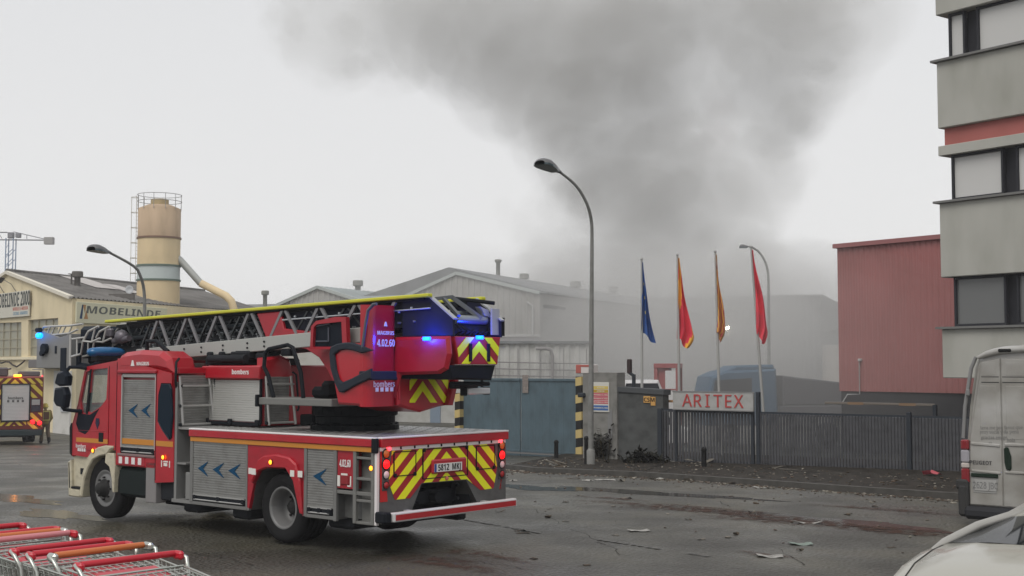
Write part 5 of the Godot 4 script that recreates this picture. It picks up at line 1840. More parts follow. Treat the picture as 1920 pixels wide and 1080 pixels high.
	box(st, Vector3(2.0, 1.365, -0.005), Vector3(3.96, 0.062, 0.05))
	put("amber_band", st, amber_band, t)
	st = mb()
	box(st, Vector3(-0.02, 1.45, 1.26), Vector3(0.07, 0.105, 2.5), 0.01)
	put("deck_edge", st, red, t)
	st = mb()
	box(st, Vector3(-0.018, 1.516, 1.26), Vector3(0.08, 0.024, 2.5), 0.006)
	put("edge_trim", st, print_white, t)
	st = mb()
	box(st, Vector3(0.03, 1.42, -0.03), Vector3(0.1, 0.19, 0.06), 0.012)
	put("corner_buffer", st, black, t)

	# left side, from the front to the rear
	shutter("roller_shutter", t, 1.27, 0.78, side_out * Transform3D(Basis(), Vector3(-3.94, 0.555, 0.0)), alu)
	shutter("roller_shutter", t, 0.53, 0.83, side_out * Transform3D(Basis(), Vector3(-1.365, 0.555, 0.0)), alu)
	st = mb()
	for q in [[3.93, 4.0, 0.44, 1.34], [2.645, 2.68, 0.42, 1.34], [1.37, 1.43, 0.42, 1.34], [0.775, 0.835, 0.4, 1.4]]:
		st = mb()
		box(st, Vector3((q[0] + q[1]) * 0.5, (q[2] + q[3]) * 0.5, 0.005), Vector3(q[1] - q[0], q[3] - q[2], 0.05), 0.006)
		put("side_post", st, mat("frame_grey", lin(0.2, 0.2, 0.195), 0.5, 0.3), t)
	st = mb()
	box(st, Vector3(3.3, 0.43, 0.012), Vector3(1.38, 0.05, 0.05), 0.006)
	put("side_sill", st, mats["frame_grey"], t)
	st = mb()
	box(st, Vector3(1.1, 0.435, 0.012), Vector3(0.62, 0.05, 0.05), 0.006)
	put("side_sill", st, mat("frame_grey", lin(0.2, 0.2, 0.195), 0.5, 0.3), t)
	for q in [[2.7, 3.93], [0.87, 1.37]]:
		st = mb()
		box(st, Vector3((q[0] + q[1]) * 0.5, 0.507, 0.008), Vector3(q[1] - q[0], 0.09, 0.03))
		for x in [q[0] + 0.05, (q[0] + q[1]) * 0.5, q[1] - 0.05]:
			box(st, Vector3(x, 0.515, -0.012), Vector3(0.07, 0.07, 0.03), 0.008)
		var hb := put("shutter_latch_bar", st, black, t)
		st = mb()
		bar(st, Vector3(q[0] + 0.04, 0.485, -0.018), Vector3(q[1] - 0.04, 0.485, -0.018), 0.011)
		beam(st, Vector3(q[0] + 0.01, 0.553, -0.006), Vector3(q[1] - 0.01, 0.553, -0.006), 0.02, 0.02)
		put("grip", st, pale, hb)
	for q in [[3.813, 3.567, 0.94], [3.453, 3.19, 0.94], [3.089, 2.81, 0.943], [1.248, 0.98, 0.967]]:
		arrow(t, q[0], q[1], q[2], 0.11, -0.0125, blue_print)
	# red panel round the arch
	st = mb()
	prism(st, [Vector2(2.645, 0.42), Vector2(2.645, 1.335), Vector2(1.43, 1.335), Vector2(1.43, 0.42), Vector2(1.462, 0.42), Vector2(1.62, 0.885), Vector2(1.78, 1.045), Vector2(2.18, 1.035), Vector2(2.37, 0.975), Vector2(2.5, 0.805), Vector2(2.615, 0.42)], -0.012, 0.05, 0.006)
	put("side_panel", st, red2, t)
	st = mb()
	prism(st, [Vector2(2.545, 0.88), Vector2(2.38, 1.13), Vector2(2.25, 1.195), Vector2(1.98, 1.225), Vector2(1.7, 1.195), Vector2(1.56, 1.112), Vector2(1.47, 0.9), Vector2(1.425, 0.45), Vector2(1.475, 0.45), Vector2(1.62, 0.88), Vector2(1.78, 1.04), Vector2(2.18, 1.03), Vector2(2.37, 0.97), Vector2(2.5, 0.8)], -0.06, 0.03, 0.02)
	put("arch_flare", st, red, t)
	for q in [[2.62, 2.545, -0.016], [2.49, 2.4, -0.064], [1.66, 1.575, -0.064], [1.5, 1.41, -0.064]]:
		st = mb()
		box(st, Vector3((q[0] + q[1]) * 0.5, 0.965 if q[0] > 2.45 else 0.985, q[2] + 0.004), Vector3(q[0] - q[1], 0.085, 0.008))
		put("reflector_tape", st, white, t)
	for q in [Vector3(2.07, 1.115, -0.06), Vector3(0.11, 1.13, -0.01), Vector3(4.67, 1.06, -0.015), Vector3(6.57, 1.08, -0.035)]:
		lens(t, "side_marker_lamp", q, Vector3(0, 0, -1), 0.032, lit_amber)
	# rear corner of the side: red locker, hollow, climbing steps
	st = mb()
	box(st, Vector3(0.615, 1.11, 0.07), Vector3(0.31, 0.545, 0.15), 0.006)
	var locker := put("side_locker", st, red2, t)
	words("4.02.60", 0.095, print_white, locker, side_out * Transform3D(Basis(), Vector3(-0.615, 1.165, 0.009)), "Droid Sans", 700, 0.5)
	st = mb()
	box(st, Vector3(0.615, 0.955, -0.012), Vector3(0.16, 0.13, 0.03), 0.01)
	put("latch", st, mat("latch_red", lin(0.25, 0.01, 0.015), 0.5), locker)
	st = mb()
	box(st, Vector3(0.735, 0.935, -0.01), Vector3(0.05, 0.14, 0.008))
	box(st, Vector3(0.505, 0.935, -0.01), Vector3(0.02, 0.14, 0.008))
	box(st, Vector3(0.53, 0.876, -0.01), Vector3(0.07, 0.02, 0.008))
	box(st, Vector3(0.615, 1.025, -0.022), Vector3(0.12, 0.025, 0.008))
	put("reflector_tape", st, white, locker)
	st = mb()
	box(st, Vector3(0.255, 0.89, 0.135), Vector3(0.35, 0.97, 0.02))
	for x in [0.09, 0.43]:
		box(st, Vector3(x, 0.9, 0.01), Vector3(0.06, 1.0, 0.06), 0.008)
	box(st, Vector3(0.44, 0.79, 0.02), Vector3(0.68, 0.05, 0.05), 0.006)
	for y in [0.415, 0.7, 0.98, 1.25]:
		box(st, Vector3(0.26, y, 0.06), Vector3(0.31, 0.035, 0.13), 0.006)
	put("climbing_steps", st, mat("step_grey", lin(0.2, 0.2, 0.19), 0.5, 0.3), t)
	st = mb()
	box(st, Vector3(0.018, 0.9, -0.005), Vector3(0.045, 0.99, 0.05), 0.006)
	put("corner_strip", st, print_white, t)

	# rear face
	st = mb()
	prism(st, [Vector2(0.0, 0.44), Vector2(0.0, 1.4), Vector2(2.5, 1.4), Vector2(2.5, 0.44), Vector2(1.97, 0.44), Vector2(1.66, 0.875), Vector2(0.79, 0.885), Vector2(0.55, 0.44)], -0.03, 0.004, 0.0, on_rear)
	put("rear_panel", st, grey, t)
	st = mb()
	box(st, Vector3(-0.012, 1.375, 1.25), Vector3(0.02, 0.055, 2.46), 0.004)
	put("header_strip", st, print_white, t)
	st = mb()
	for k in 8:
		box(st, Vector3(-0.026, 1.377, 0.38 + k * 0.255), Vector3(0.02, 0.035, 0.022), 0.004)
	put("strip_clips", st, black, t)
	for b in [0.03, 2.39]:
		st = mb()
		prism(st, [Vector2(b, 0.7), Vector2(b, 1.35), Vector2(b + 0.09, 1.35), Vector2(b + 0.09, 1.05), Vector2(b + 0.13 if b < 1 else b - 0.03, 0.7)], 0.004, 0.012, 0.0, on_rear)
		put("corner_panel", st, mat("corner_red", lin(0.5, 0.012, 0.014), 0.45), t)
		var lb: float = b + 0.085 if b < 1.0 else b
		st = mb()
		box(st, Vector3(-0.014, 1.1, lb), Vector3(0.02, 0.52, 0.12), 0.008)
		put("lamp_cluster", st, mat("cluster_grey", lin(0.06, 0.06, 0.06), 0.5), t)
		var n := Vector3(-1, 0, 0)
		lens(t, "turn_lamp", Vector3(-0.022, 1.315, lb), n, 0.055, mat("lamp_amber", lin(0.55, 0.16, 0.03), 0.25))
		lens(t, "brake_lamp", Vector3(-0.022, 1.18, lb), n, 0.06, lit_red)
		lens(t, "reversing_lamp", Vector3(-0.022, 1.045, lb), n, 0.05, mat("lamp_clear", lin(0.6, 0.6, 0.62), 0.2))
		lens(t, "reflector", Vector3(-0.022, 0.91, lb), n, 0.045, mat("lamp_red", lin(0.3, 0.012, 0.015), 0.25))
		lens(t, "marker_lamp", Vector3(-0.024, 1.378, 0.16 if b < 1 else 2.36), n, 0.032, lit_pink, false)
	omni(t, "brake_light", Vector3(-0.25, 1.18, 0.12), Color(1, 0.08, 0.08), 0.02)
	omni(t, "brake_light", Vector3(-0.25, 1.18, 2.39), Color(1, 0.08, 0.08), 0.02)
	var chev := [Vector2(0.235, 1.345), Vector2(2.235, 1.345), Vector2(2.3, 1.0), Vector2(2.23, 0.72), Vector2(1.955, 0.715), Vector2(1.67, 0.885), Vector2(0.785, 0.895), Vector2(0.57, 0.712), Vector2(0.29, 0.712), Vector2(0.175, 0.95)]
	st = mb()
	prism(st, chev, 0.004, 0.01, 0.0, on_rear)
	var cp := put("chevron_panel", st, chev_red, t)
	stripes("chevron_stripe", cp, chev, lime, 1.26, 1.285, 0.265, 0.52, 1.12, 0.006, 0.013, on_rear)
	# hatches, plate, tow recess
	for q in [[0.265, 0.667, 1.015, 1.325], [1.86, 2.25, 1.005, 1.325], [0.8, 1.68, 0.945, 1.335]]:
		st = mb()
		var w := 0.012
		box(st, Vector3(-0.016, q[3], (q[0] + q[1]) * 0.5), Vector3(0.01, w, q[1] - q[0]))
		box(st, Vector3(-0.016, q[2], (q[0] + q[1]) * 0.5), Vector3(0.01, w, q[1] - q[0]))
		box(st, Vector3(-0.016, (q[2] + q[3]) * 0.5, q[0]), Vector3(0.01, q[3] - q[2], w * 1.4))
		box(st, Vector3(-0.016, (q[2] + q[3]) * 0.5, q[1]), Vector3(0.01, q[3] - q[2], w * 0.7))
		for x in [q[0] + 0.02, q[1] - 0.02]:
			box(st, Vector3(-0.022, q[2] + 0.01 if q[1] - q[0] < 0.6 else q[3] - 0.01, x), Vector3(0.025, 0.05, 0.05), 0.008)
		put("hatch_seam", st, black, t)
	st = mb()
	box(st, Vector3(-0.035, 1.097, 1.285), Vector3(0.05, 0.19, 0.68), 0.02)
	var ph := put("plate_holder", st, red, t)
	st = mb()
	box(st, Vector3(-0.063, 1.08, 1.243), Vector3(0.006, 0.112, 0.545), 0.002)
	var np := put("number_plate", st, mat("plate_white", lin(0.72, 0.72, 0.7), 0.45), ph)
	words("5812  MKJ", 0.085, mat("print_black", lin(0.015, 0.015, 0.015), 0.5), np, on_rear * Transform3D(Basis(), Vector3(1.265, 1.08, 0.0665)), "Droid Sans", 700, 0.84, "lettering", 0.003)
	st = mb()
	box(st, Vector3(-0.0668, 1.08, 0.99), Vector3(0.002, 0.108, 0.04))
	put("plate_band", st, mat("plate_blue", lin(0.02, 0.06, 0.3), 0.5), np)
	lens(t, "reflector", Vector3(-0.012, 0.925, 1.26), Vector3(-1, 0, 0), 0.03, mat("lamp_red_pale", lin(0.7, 0.2, 0.16), 0.3), false)
	st = mb()
	box(st, Vector3(0.3, 0.66, 1.25), Vector3(0.1, 0.2, 0.95), 0.02)
	for b in [0.68, 1.82]:
		box(st, Vector3(0.22, 0.62, b), Vector3(0.3, 0.36, 0.03), 0.0, Basis(Vector3.RIGHT, 0.25 if b > 1 else -0.25))
	cylinder(st, Vector3(0.12, 0.66, 1.25), Vector3(0.3, 0.66, 1.25), 0.07)
	for b in [0.85, 1.62]:
		ball(st, Vector3(0.12, 0.8, b), Vector3(0.03, 0.03, 0.03), 8)
		ball(st, Vector3(0.12, 0.62, b), Vector3(0.03, 0.03, 0.03), 8)
	put("tow_gear", st, dark, t)
	st = mb()
	box(st, Vector3(-0.19, 0.515, 1.27), Vector3(0.09, 0.12, 2.42), 0.014)
	for b in [0.5, 2.0]:
		box(st, Vector3(0.05, 0.52, b), Vector3(0.42, 0.09, 0.09))
	var bp := put("rear_bumper", st, mat("bumper_white", lin(0.6, 0.6, 0.6), 0.4), t)
	st = mb()
	box(st, Vector3(-0.2365, 0.513, 1.27), Vector3(0.005, 0.072, 2.36))
	put("reflector_tape", st, mat("tape_red", lin(0.42, 0.01, 0.015), 0.4), bp)
	st = mb()
	box(st, Vector3(-0.1, 0.515, -0.005), Vector3(0.2, 0.14, 0.13), 0.02)
	put("end_buffer", st, black, bp)

	build_cab(t, red, red2, alu, pale, black, dark, cream, amber_band, blue_print, print_white, white, side_out, rear_out)
	build_turntable(t, red, red2, grey, pale, black, dark, lime, print_white, lit_blue, side_out, rear_out)
	build_ladder(t, pale, black, dark, lit_blue)


func arrow(t: Node, tip: float, tail: float, y: float, h: float, z: float, m: Material) -> void:
	var st := mb()
	var notch := tip + (tail - tip) * 0.42
	prism(st, [Vector2(tip, y), Vector2(tail, y + h), Vector2(tail + (tip - tail) * 0.04, y + h * 0.86), Vector2(notch + (tail - tip) * 0.12, y), Vector2(tail + (tip - tail) * 0.04, y - h * 0.86), Vector2(tail, y - h)], z, z + 0.004)
	put("arrow_mark", st, m, t)


func build_cab(t: Node3D, red: Material, red2: Material, alu: Material, pale: Material, black: Material, dark: Material, cream: Material, amber_band: Material, blue_print: Material, print_white: Material, white: Material, side_out: Transform3D, rear_out: Transform3D) -> void:
	var st := mb()
	# lower side, doors and roof as shells, so that one sees through the windows
	var outline := [Vector2(7.28, 0.98), Vector2(7.3, 1.44), Vector2(7.12, 1.82), Vector2(6.94, 2.36), Vector2(6.86, 2.43), Vector2(5.98, 2.53), Vector2(5.98, 1.1), Vector2(6.25, 1.155), Vector2(6.63, 1.045), Vector2(6.78, 0.96)]
	var window := [Vector2(6.25, 2.41), Vector2(6.71, 2.38), Vector2(6.81, 1.7), Vector2(6.73, 1.67), Vector2(6.43, 1.79), Vector2(6.28, 1.91)]
	var quarter := [Vector2(6.77, 2.37), Vector2(6.885, 2.34), Vector2(7.04, 1.86), Vector2(6.99, 1.68), Vector2(6.865, 1.67)]
	skin(st, outline, [window, quarter], 0.0, 0.05)
	skin(st, outline, [window, quarter], 2.4, 2.45)
	box(st, Vector3(6.4, 2.46, 1.22), Vector3(0.96, 0.05, 2.4), 0.01, Basis(Vector3(0, 0, 1), -0.11))
	box(st, Vector3(7.26, 1.2, 1.22), Vector3(0.06, 0.5, 2.44), 0.02)
	box(st, Vector3(7.19, 1.62, 1.22), Vector3(0.06, 0.46, 2.44), 0.02, Basis(Vector3(0, 0, 1), 0.43))
	box(st, Vector3(6.92, 2.36, 1.22), Vector3(0.06, 0.14, 2.44), 0.02)
	put("cab", st, red, t)
	st = mb()
	box(st, Vector3(6.6, 1.15, 1.22), Vector3(1.2, 0.1, 2.3))
	box(st, Vector3(6.95, 1.55, 1.22), Vector3(0.24, 0.3, 2.28), 0.06)
	box(st, Vector3(6.2, 1.5, 0.62), Vector3(0.14, 0.9, 0.5), 0.06)
	box(st, Vector3(6.4, 1.33, 0.62), Vector3(0.5, 0.16, 0.5), 0.05)
	box(st, Vector3(6.2, 1.5, 1.82), Vector3(0.14, 0.9, 0.5), 0.06)
	put("cab_interior", st, mat("cab_fabric", lin(0.03, 0.03, 0.035), 0.8), t)
	st = mb()
	var ring := []
	for k in 21:
		var a := TAU * k / 20
		ring.append(Vector3(6.68, 1.78, 0.55) + Vector3(-0.2 * 0.5 * sin(a), 0.2 * sin(a) * 0.6, 0.21 * cos(a)))
	tube(st, ring, 0.018, 6, false)
	bar(st, Vector3(6.68, 1.78, 0.55), Vector3(6.85, 1.6, 0.55), 0.03)
	put("steering_wheel", st, black, t)
	# door, with its seam, handle, badge, print
	st = mb()
	prism(st, [Vector2(6.2, 1.17), Vector2(6.2, 1.9), Vector2(6.28, 1.88), Vector2(6.43, 1.76), Vector2(6.73, 1.64), Vector2(6.86, 1.6), Vector2(7.02, 1.36), Vector2(7.13, 1.36), Vector2(7.12, 1.16), Vector2(6.75, 1.07), Vector2(6.64, 1.09), Vector2(6.25, 1.185)], -0.012, 0.0, 0.008)
	var door := put("cab_door", st, red, t)
	st = mb()
	box(st, Vector3(6.39, 1.3, -0.016), Vector3(0.13, 0.15, 0.012), 0.01)
	put("door_handle", st, black, door)
	st = mb()
	prism(st, [Vector2(6.545, 1.6), Vector2(6.455, 1.6), Vector2(6.44, 1.52), Vector2(6.5, 1.42), Vector2(6.56, 1.52)], -0.018, -0.012, 0.002)
	put("badge", st, mat("badge_dark", lin(0.03, 0.03, 0.06), 0.5), door)
	st = mb()
	bar(st, Vector3(6.24, 1.4, -0.012), Vector3(7.1, 1.39, -0.012), 0.007, 6)
	put("crease", st, red, door)
	words("bombers", 0.06, print_white, door, side_out * Transform3D(Basis(), Vector3(-6.98, 1.135, 0.014)), "Droid Sans", 400, 0.9)
	for k in 4:
		st = mb()
		box(st, Vector3(7.06 - k * 0.065, 1.075, -0.001 if k == 0 else -0.006), Vector3(0.04, 0.05, 0.02))
		put("print_mark", st, print_white, door)
	st = mb()
	box(st, Vector3(6.66, 1.236, -0.013), Vector3(0.92, 0.07, 0.006))
	put("amber_band", st, amber_band, t)
	st = mb()
	prism(st, [Vector2(7.05, 1.75), Vector2(6.99, 1.66), Vector2(6.865, 1.655), Vector2(6.73, 1.65), Vector2(6.46, 1.755), Vector2(6.6, 1.6), Vector2(6.74, 1.4), Vector2(6.86, 1.33), Vector2(7.05, 1.37), Vector2(7.14, 1.5)], -0.018, -0.008, 0.004)
	put("window_corner", st, mat("gloss_black", lin(0.012, 0.014, 0.022), 0.15), t)
	st = mb()
	prism(st, [Vector2(6.715, 2.39), Vector2(6.768, 2.385), Vector2(6.87, 1.66), Vector2(6.81, 1.66)], -0.006, 0.052)
	put("window_pillar", st, black, t)
	var pane := mat("window_glass", Color(0.62, 0.68, 0.68, 0.18), 0.02)
	pane.transparency = BaseMaterial3D.TRANSPARENCY_ALPHA
	for z in [0.025, 2.425]:
		st = mb()
		prism(st, window, z - 0.003, z + 0.003)
		put("side_window", st, pane, t)
		st = mb()
		prism(st, quarter, z - 0.003, z + 0.003)
		put("quarter_window", st, pane, t)
	st = mb()
	face(st, [Vector3(7.1, 1.84, 0.1), Vector3(7.1, 1.84, 2.34), Vector3(6.95, 2.3, 2.34), Vector3(6.95, 2.3, 0.1)], Vector3(1, 0.3, 0))
	put("windscreen", st, pane, t)
	# rear part of the cab: locker with shutter under a domed roof
	st = mb()
	skin(st, [Vector2(5.98, 0.88), Vector2(5.98, 2.56), Vector2(4.52, 2.33), Vector2(4.43, 1.3), Vector2(4.43, 0.7), Vector2(4.92, 0.66), Vector2(4.92, 0.88)], [rect(Vector2(4.93, 1.06), Vector2(5.86, 2.33))], 0.0, 0.08)
	prism(st, [Vector2(5.98, 0.9), Vector2(5.98, 2.4), Vector2(4.54, 2.3), Vector2(4.46, 1.3), Vector2(4.46, 0.9)], 0.075, 2.44)
	put("rear_cab", st, red, t)
	st = mb()
	prism(st, [Vector2(5.99, 2.375), Vector2(5.97, 2.6), Vector2(5.82, 2.655), Vector2(5.37, 2.69), Vector2(4.83, 2.665), Vector2(4.6, 2.56), Vector2(4.515, 2.33), Vector2(4.9, 2.38)], -0.006, 0.5, 0.07)
	prism(st, [Vector2(5.99, 2.375), Vector2(5.97, 2.6), Vector2(5.37, 2.69), Vector2(4.6, 2.56), Vector2(4.515, 2.33), Vector2(4.9, 2.38)], 1.95, 2.446, 0.07)
	var dome := put("cab_roof", st, red, t)
	words("MAGIRUS", 0.055, print_white, dome, side_out * Transform3D(Basis(), Vector3(-5.27, 2.475, 0.009)), "Droid Sans", 700, 1.0)
	st = mb()
	prism(st, [Vector2(5.6, 2.44), Vector2(5.5, 2.44), Vector2(5.535, 2.53), Vector2(5.565, 2.53)], -0.009, -0.004)
	put("print_mark", st, print_white, dome)
	st = mb()
	box(st, Vector3(5.42, 2.352, -0.012), Vector3(1.06, 0.055, 0.04), 0.012)
	put("gutter", st, red2, t)
	shutter("roller_shutter", t, 0.92, 1.04, side_out * Transform3D(Basis(), Vector3(-5.855, 1.185, -0.03)), alu)
	st = mb()
	box(st, Vector3(5.395, 2.29, 0.025), Vector3(0.93, 0.06, 0.03), 0.008)
	for x in [5.85, 4.94]:
		box(st, Vector3(x, 1.72, 0.014), Vector3(0.028, 1.15, 0.03), 0.004)
	put("shutter_frame", st, pale, t)
	arrow(t, 5.681, 5.432, 1.742, 0.108, 0.018, blue_print)
	arrow(t, 5.331, 5.087, 1.75, 0.108, 0.018, blue_print)
	st = mb()
	box(st, Vector3(5.395, 1.262, 0.019), Vector3(0.9, 0.085, 0.006))
	put("amber_band", st, amber_band, t)
	st = mb()
	box(st, Vector3(4.67, 1.262, -0.003), Vector3(0.44, 0.08, 0.006))
	put("amber_band", st, amber_band, t)
	st = mb()
	box(st, Vector3(5.395, 1.12, 0.03), Vector3(0.92, 0.11, 0.03))
	for x in [4.98, 5.38, 5.82]:
		box(st, Vector3(x, 1.13, 0.01), Vector3(0.08, 0.08, 0.03), 0.008)
	var lb := put("shutter_latch_bar", st, black, t)
	st = mb()
	bar(st, Vector3(4.98, 1.1, 0.006), Vector3(5.82, 1.1, 0.006), 0.012)
	beam(st, Vector3(4.95, 1.178, 0.015), Vector3(5.84, 1.178, 0.015), 0.02, 0.024)
	put("grip", st, pale, lb)
	st = mb()
	box(st, Vector3(5.42, 1.052, 0.0), Vector3(1.0, 0.04, 0.04), 0.008)
	put("sill_strip", st, mat("sill_pink_grey", lin(0.22, 0.14, 0.14), 0.5), t)
	st = mb()
	box(st, Vector3(5.56, 0.962, 0.02), Vector3(0.77, 0.15, 0.06), 0.008)
	var cl := put("crest_panel", st, red2, t)
	for k in 4:
		st = mb()
		box(st, Vector3(5.83 - k * 0.175, 0.965, -0.012), Vector3(0.09, 0.105, 0.005))
		put("crest_mark", st, print_white, cl)
	st = mb()
	box(st, Vector3(5.56, 0.62, 0.28), Vector3(0.8, 0.45, 0.5), 0.05)
	put("fuel_tank", st, mat("tank_black", lin(0.016, 0.022, 0.022), 0.35), t)
	st = mb()
	box(st, Vector3(5.02, 0.66, 0.1), Vector3(0.27, 0.62, 0.2), 0.01)
	put("exhaust_box", st, mat("box_grey", lin(0.22, 0.21, 0.21), 0.5), t)
	st = mb()
	box(st, Vector3(4.68, 0.55, 0.25), Vector3(0.36, 0.3, 0.36), 0.02)
	put("battery_box", st, dark, t)
	st = mb()
	prism(st, [Vector2(4.82, 2.0), Vector2(4.75, 2.18), Vector2(4.53, 2.18), Vector2(4.485, 2.1), Vector2(4.445, 1.69), Vector2(4.48, 1.36), Vector2(4.53, 1.33), Vector2(4.7, 1.46), Vector2(4.83, 1.6)], -0.03, 0.0, 0.025)
	put("corner_glazing", st, mat("gloss_blue_black", lin(0.012, 0.022, 0.035), 0.12), t)
	st = mb()
	for q in [[4.735, 0.96, 0.02, 0.1], [4.53, 0.96, 0.02, 0.1], [4.635, 0.995, 0.12, 0.022], [4.635, 0.95, 0.09, 0.045]]:
		box(st, Vector3(q[0], q[1], -0.003), Vector3(q[2], q[3], 0.006))
	put("reflector_tape", st, white, t)
	# cream fenders and bumper
	st = mb()
	prism(st, [Vector2(6.985, 0.32), Vector2(6.9, 0.7), Vector2(6.78, 0.95), Vector2(6.63, 1.075), Vector2(6.45, 1.14), Vector2(6.25, 1.175), Vector2(6.03, 1.175), Vector2(6.03, 1.14), Vector2(6.12, 1.1), Vector2(6.2, 1.03), Vector2(6.4, 1.0), Vector2(6.6, 0.93), Vector2(6.74, 0.78), Vector2(6.84, 0.6), Vector2(6.9, 0.32)], -0.035, 0.42, 0.018)
	put("front_fender", st, cream, t)
	st = mb()
	prism(st, [Vector2(6.23, 1.06), Vector2(6.0, 1.06), Vector2(5.965, 0.84), Vector2(5.985, 0.45), Vector2(6.02, 0.45), Vector2(6.05, 0.66), Vector2(6.12, 0.84), Vector2(6.25, 0.9)], -0.03, 0.4, 0.012)
	put("rear_fender", st, cream, t)
	st = mb()
	prism(st, [Vector2(7.39, 0.86), Vector2(7.34, 0.3), Vector2(6.99, 0.3), Vector2(6.99, 0.43), Vector2(7.26, 0.43), Vector2(7.3, 0.9)], -0.01, 2.46, 0.02)
	prism(st, [Vector2(7.29, 0.47), Vector2(6.93, 0.47), Vector2(6.88, 0.8), Vector2(6.8, 0.97), Vector2(7.29, 0.97)], 0.05, 2.4)
	put("front_bumper", st, cream, t)
	st = mb()
	prism(st, [Vector2(7.31, 0.44), Vector2(7.345, 0.85), Vector2(7.325, 0.86), Vector2(7.285, 0.44)], -0.014, 0.0)
	box(st, Vector3(7.12, 0.45, 0.02), Vector3(0.28, 0.03, 0.06))
	box(st, Vector3(7.0, 0.72, 0.045), Vector3(0.12, 0.1, 0.02))
	put("bumper_gap", st, black, t)
	st = mb()
	prism(st, [Vector2(7.33, 1.0), Vector2(7.345, 1.42), Vector2(7.31, 1.5), Vector2(7.27, 1.5), Vector2(7.27, 0.96)], -0.012, 2.44, 0.01)
	put("front_corner", st, mat("corner_black", lin(0.02, 0.018, 0.02), 0.4), t)
	# seams of the cab and its locker
	for q in [[5.985, 1.1, 2.5], [4.905, 0.7, 2.33], [6.205, 1.15, 2.44]]:
		st = mb()
		box(st, Vector3(q[0], (q[1] + q[2]) * 0.5, -0.001), Vector3(0.012, q[2] - q[1], 0.006))
		put("panel_seam", st, black, t)
	# mirrors
	st = mb()
	prism(st, [Vector2(7.25, 2.33), Vector2(7.08, 2.36), Vector2(6.95, 2.28), Vector2(6.98, 2.12), Vector2(7.2, 2.11), Vector2(7.33, 2.15)], -0.32, -0.18, 0.03)
	prism(st, [Vector2(7.32, 2.08), Vector2(7.06, 2.1), Vector2(6.99, 1.98), Vector2(7.04, 1.76), Vector2(7.28, 1.79), Vector2(7.35, 1.86)], -0.32, -0.18, 0.03)
	tube(st, [Vector3(7.1, 2.36, -0.22), Vector3(7.05, 2.42, -0.2), Vector3(6.95, 2.42, -0.1), Vector3(6.88, 2.4, 0.0)], 0.03, 8)
	tube(st, [Vector3(7.2, 1.8, -0.24), Vector3(7.16, 1.73, -0.22), Vector3(7.05, 1.71, -0.1), Vector3(6.98, 1.7, 0.0)], 0.032, 8)
	put("wing_mirror", st, mat("mirror_black", lin(0.012, 0.016, 0.024), 0.35), t)
	# blue lightbars on the roof
	for b in [0.3, 2.15]:
		st = mb()
		box(st, Vector3(6.75, 2.56, b), Vector3(0.2, 0.1, 0.5), 0.02)
		var base := put("lightbar_base", st, black, t)
		st = mb()
		var prof := []
		for k in 9:
			var a := -PI / 2 + PI * k / 8
			prof.append(Vector2(0.105 * pow(cos(a) + 0.0001, 0.45), b * 0 + 0.33 * sin(a)))
		lathe(st, prof, 20, Transform3D(Basis(Vector3(1.25, 0, 0), Vector3(0, 0, 1), Vector3(0, -0.85, 0)), Vector3(6.75, 2.665, b - 0.03)))
		put("lightbar_dome", st, mat("dome_blue", lin(0.008, 0.11, 0.28), 0.12), base)
	# platform, rear cab wall with rungs
	st = mb()
	box(st, Vector3(4.4, 1.3, 0.4), Vector3(0.06, 1.8, 0.78))
	box(st, Vector3(4.22, 0.43, 0.3), Vector3(0.5, 0.05, 0.6))
	box(st, Vector3(4.3, 0.98, 0.2), Vector3(0.28, 0.03, 0.36), 0.006)
	box(st, Vector3(4.2, 0.99, 0.42), Vector3(0.42, 1.0, 0.1))
	box(st, Vector3(4.08, 0.66, 0.12), Vector3(0.16, 0.4, 0.2), 0.01)
	put("step_well", st, mat("step_plate_grey", lin(0.24, 0.24, 0.235), 0.5, 0.3), t)
	st = mb()
	ribs(st, 0.56, 0.74, 0.04, 0.006, rear_out * Transform3D(Basis(), Vector3(0.02, 1.56, -4.366)), false, 0.15)
	put("rear_cab_panel", st, alu, t)
	st = mb()
	box(st, Vector3(4.39, 2.37, 0.4), Vector3(0.08, 0.09, 0.8), 0.01)
	put("cab_rear_header", st, red, t)
	climbing_rails(t, pale, black, Vector3(4.3, 1.56, 0.0), 0.56, [0.0, 0.28, 0.58])
	# upper lockers behind the cab
	st = mb()
	box(st, Vector3(3.78, 2.0, 1.3), Vector3(1.32, 0.9, 1.42), 0.02)
	put("upper_locker", st, red2, t)
	shutter("roller_shutter", t, 1.3, 0.62, side_out * Transform3D(Basis(Vector3(1, 0, 0), 0.0), Vector3(-4.41, 1.61, -0.585)), mat("shutter_bright", lin(0.55, 0.55, 0.53), 0.4, 0.5))
	st = mb()
	for x in [4.42, 3.1]:
		box(st, Vector3(x, 1.93, 0.57), Vector3(0.035, 0.7, 0.04), 0.006)
	box(st, Vector3(3.76, 1.58, 0.57), Vector3(1.3, 0.05, 0.03))
	for x in [4.38, 3.8, 3.15]:
		box(st, Vector3(x, 1.6, 0.545), Vector3(0.09, 0.09, 0.04), 0.01)
	put("locker_latch_bar", st, black, t)
	st = mb()
	prism(st, [Vector2(4.46, 2.44), Vector2(3.03, 2.44), Vector2(3.06, 2.25), Vector2(4.4, 2.25)], 0.5, 0.62, 0.015)
	var uh := put("locker_header", st, red, t)
	words("bombers", 0.07, print_white, uh, side_out * Transform3D(Basis(), Vector3(-3.5, 2.35, -0.498)), "Droid Sans", 700, 1.0)
	st = mb()
	prism(st, [Vector2(0.64, 1.56), Vector2(0.64, 2.3), Vector2(0.62, 2.44), Vector2(0.62, 2.56), Vector2(0.95, 2.6), Vector2(1.12, 2.53), Vector2(1.18, 2.36), Vector2(1.26, 1.56)], -3.3, -3.08, 0.04, rear_out)
	put("locker_end", st, red, t)
	st = mb()
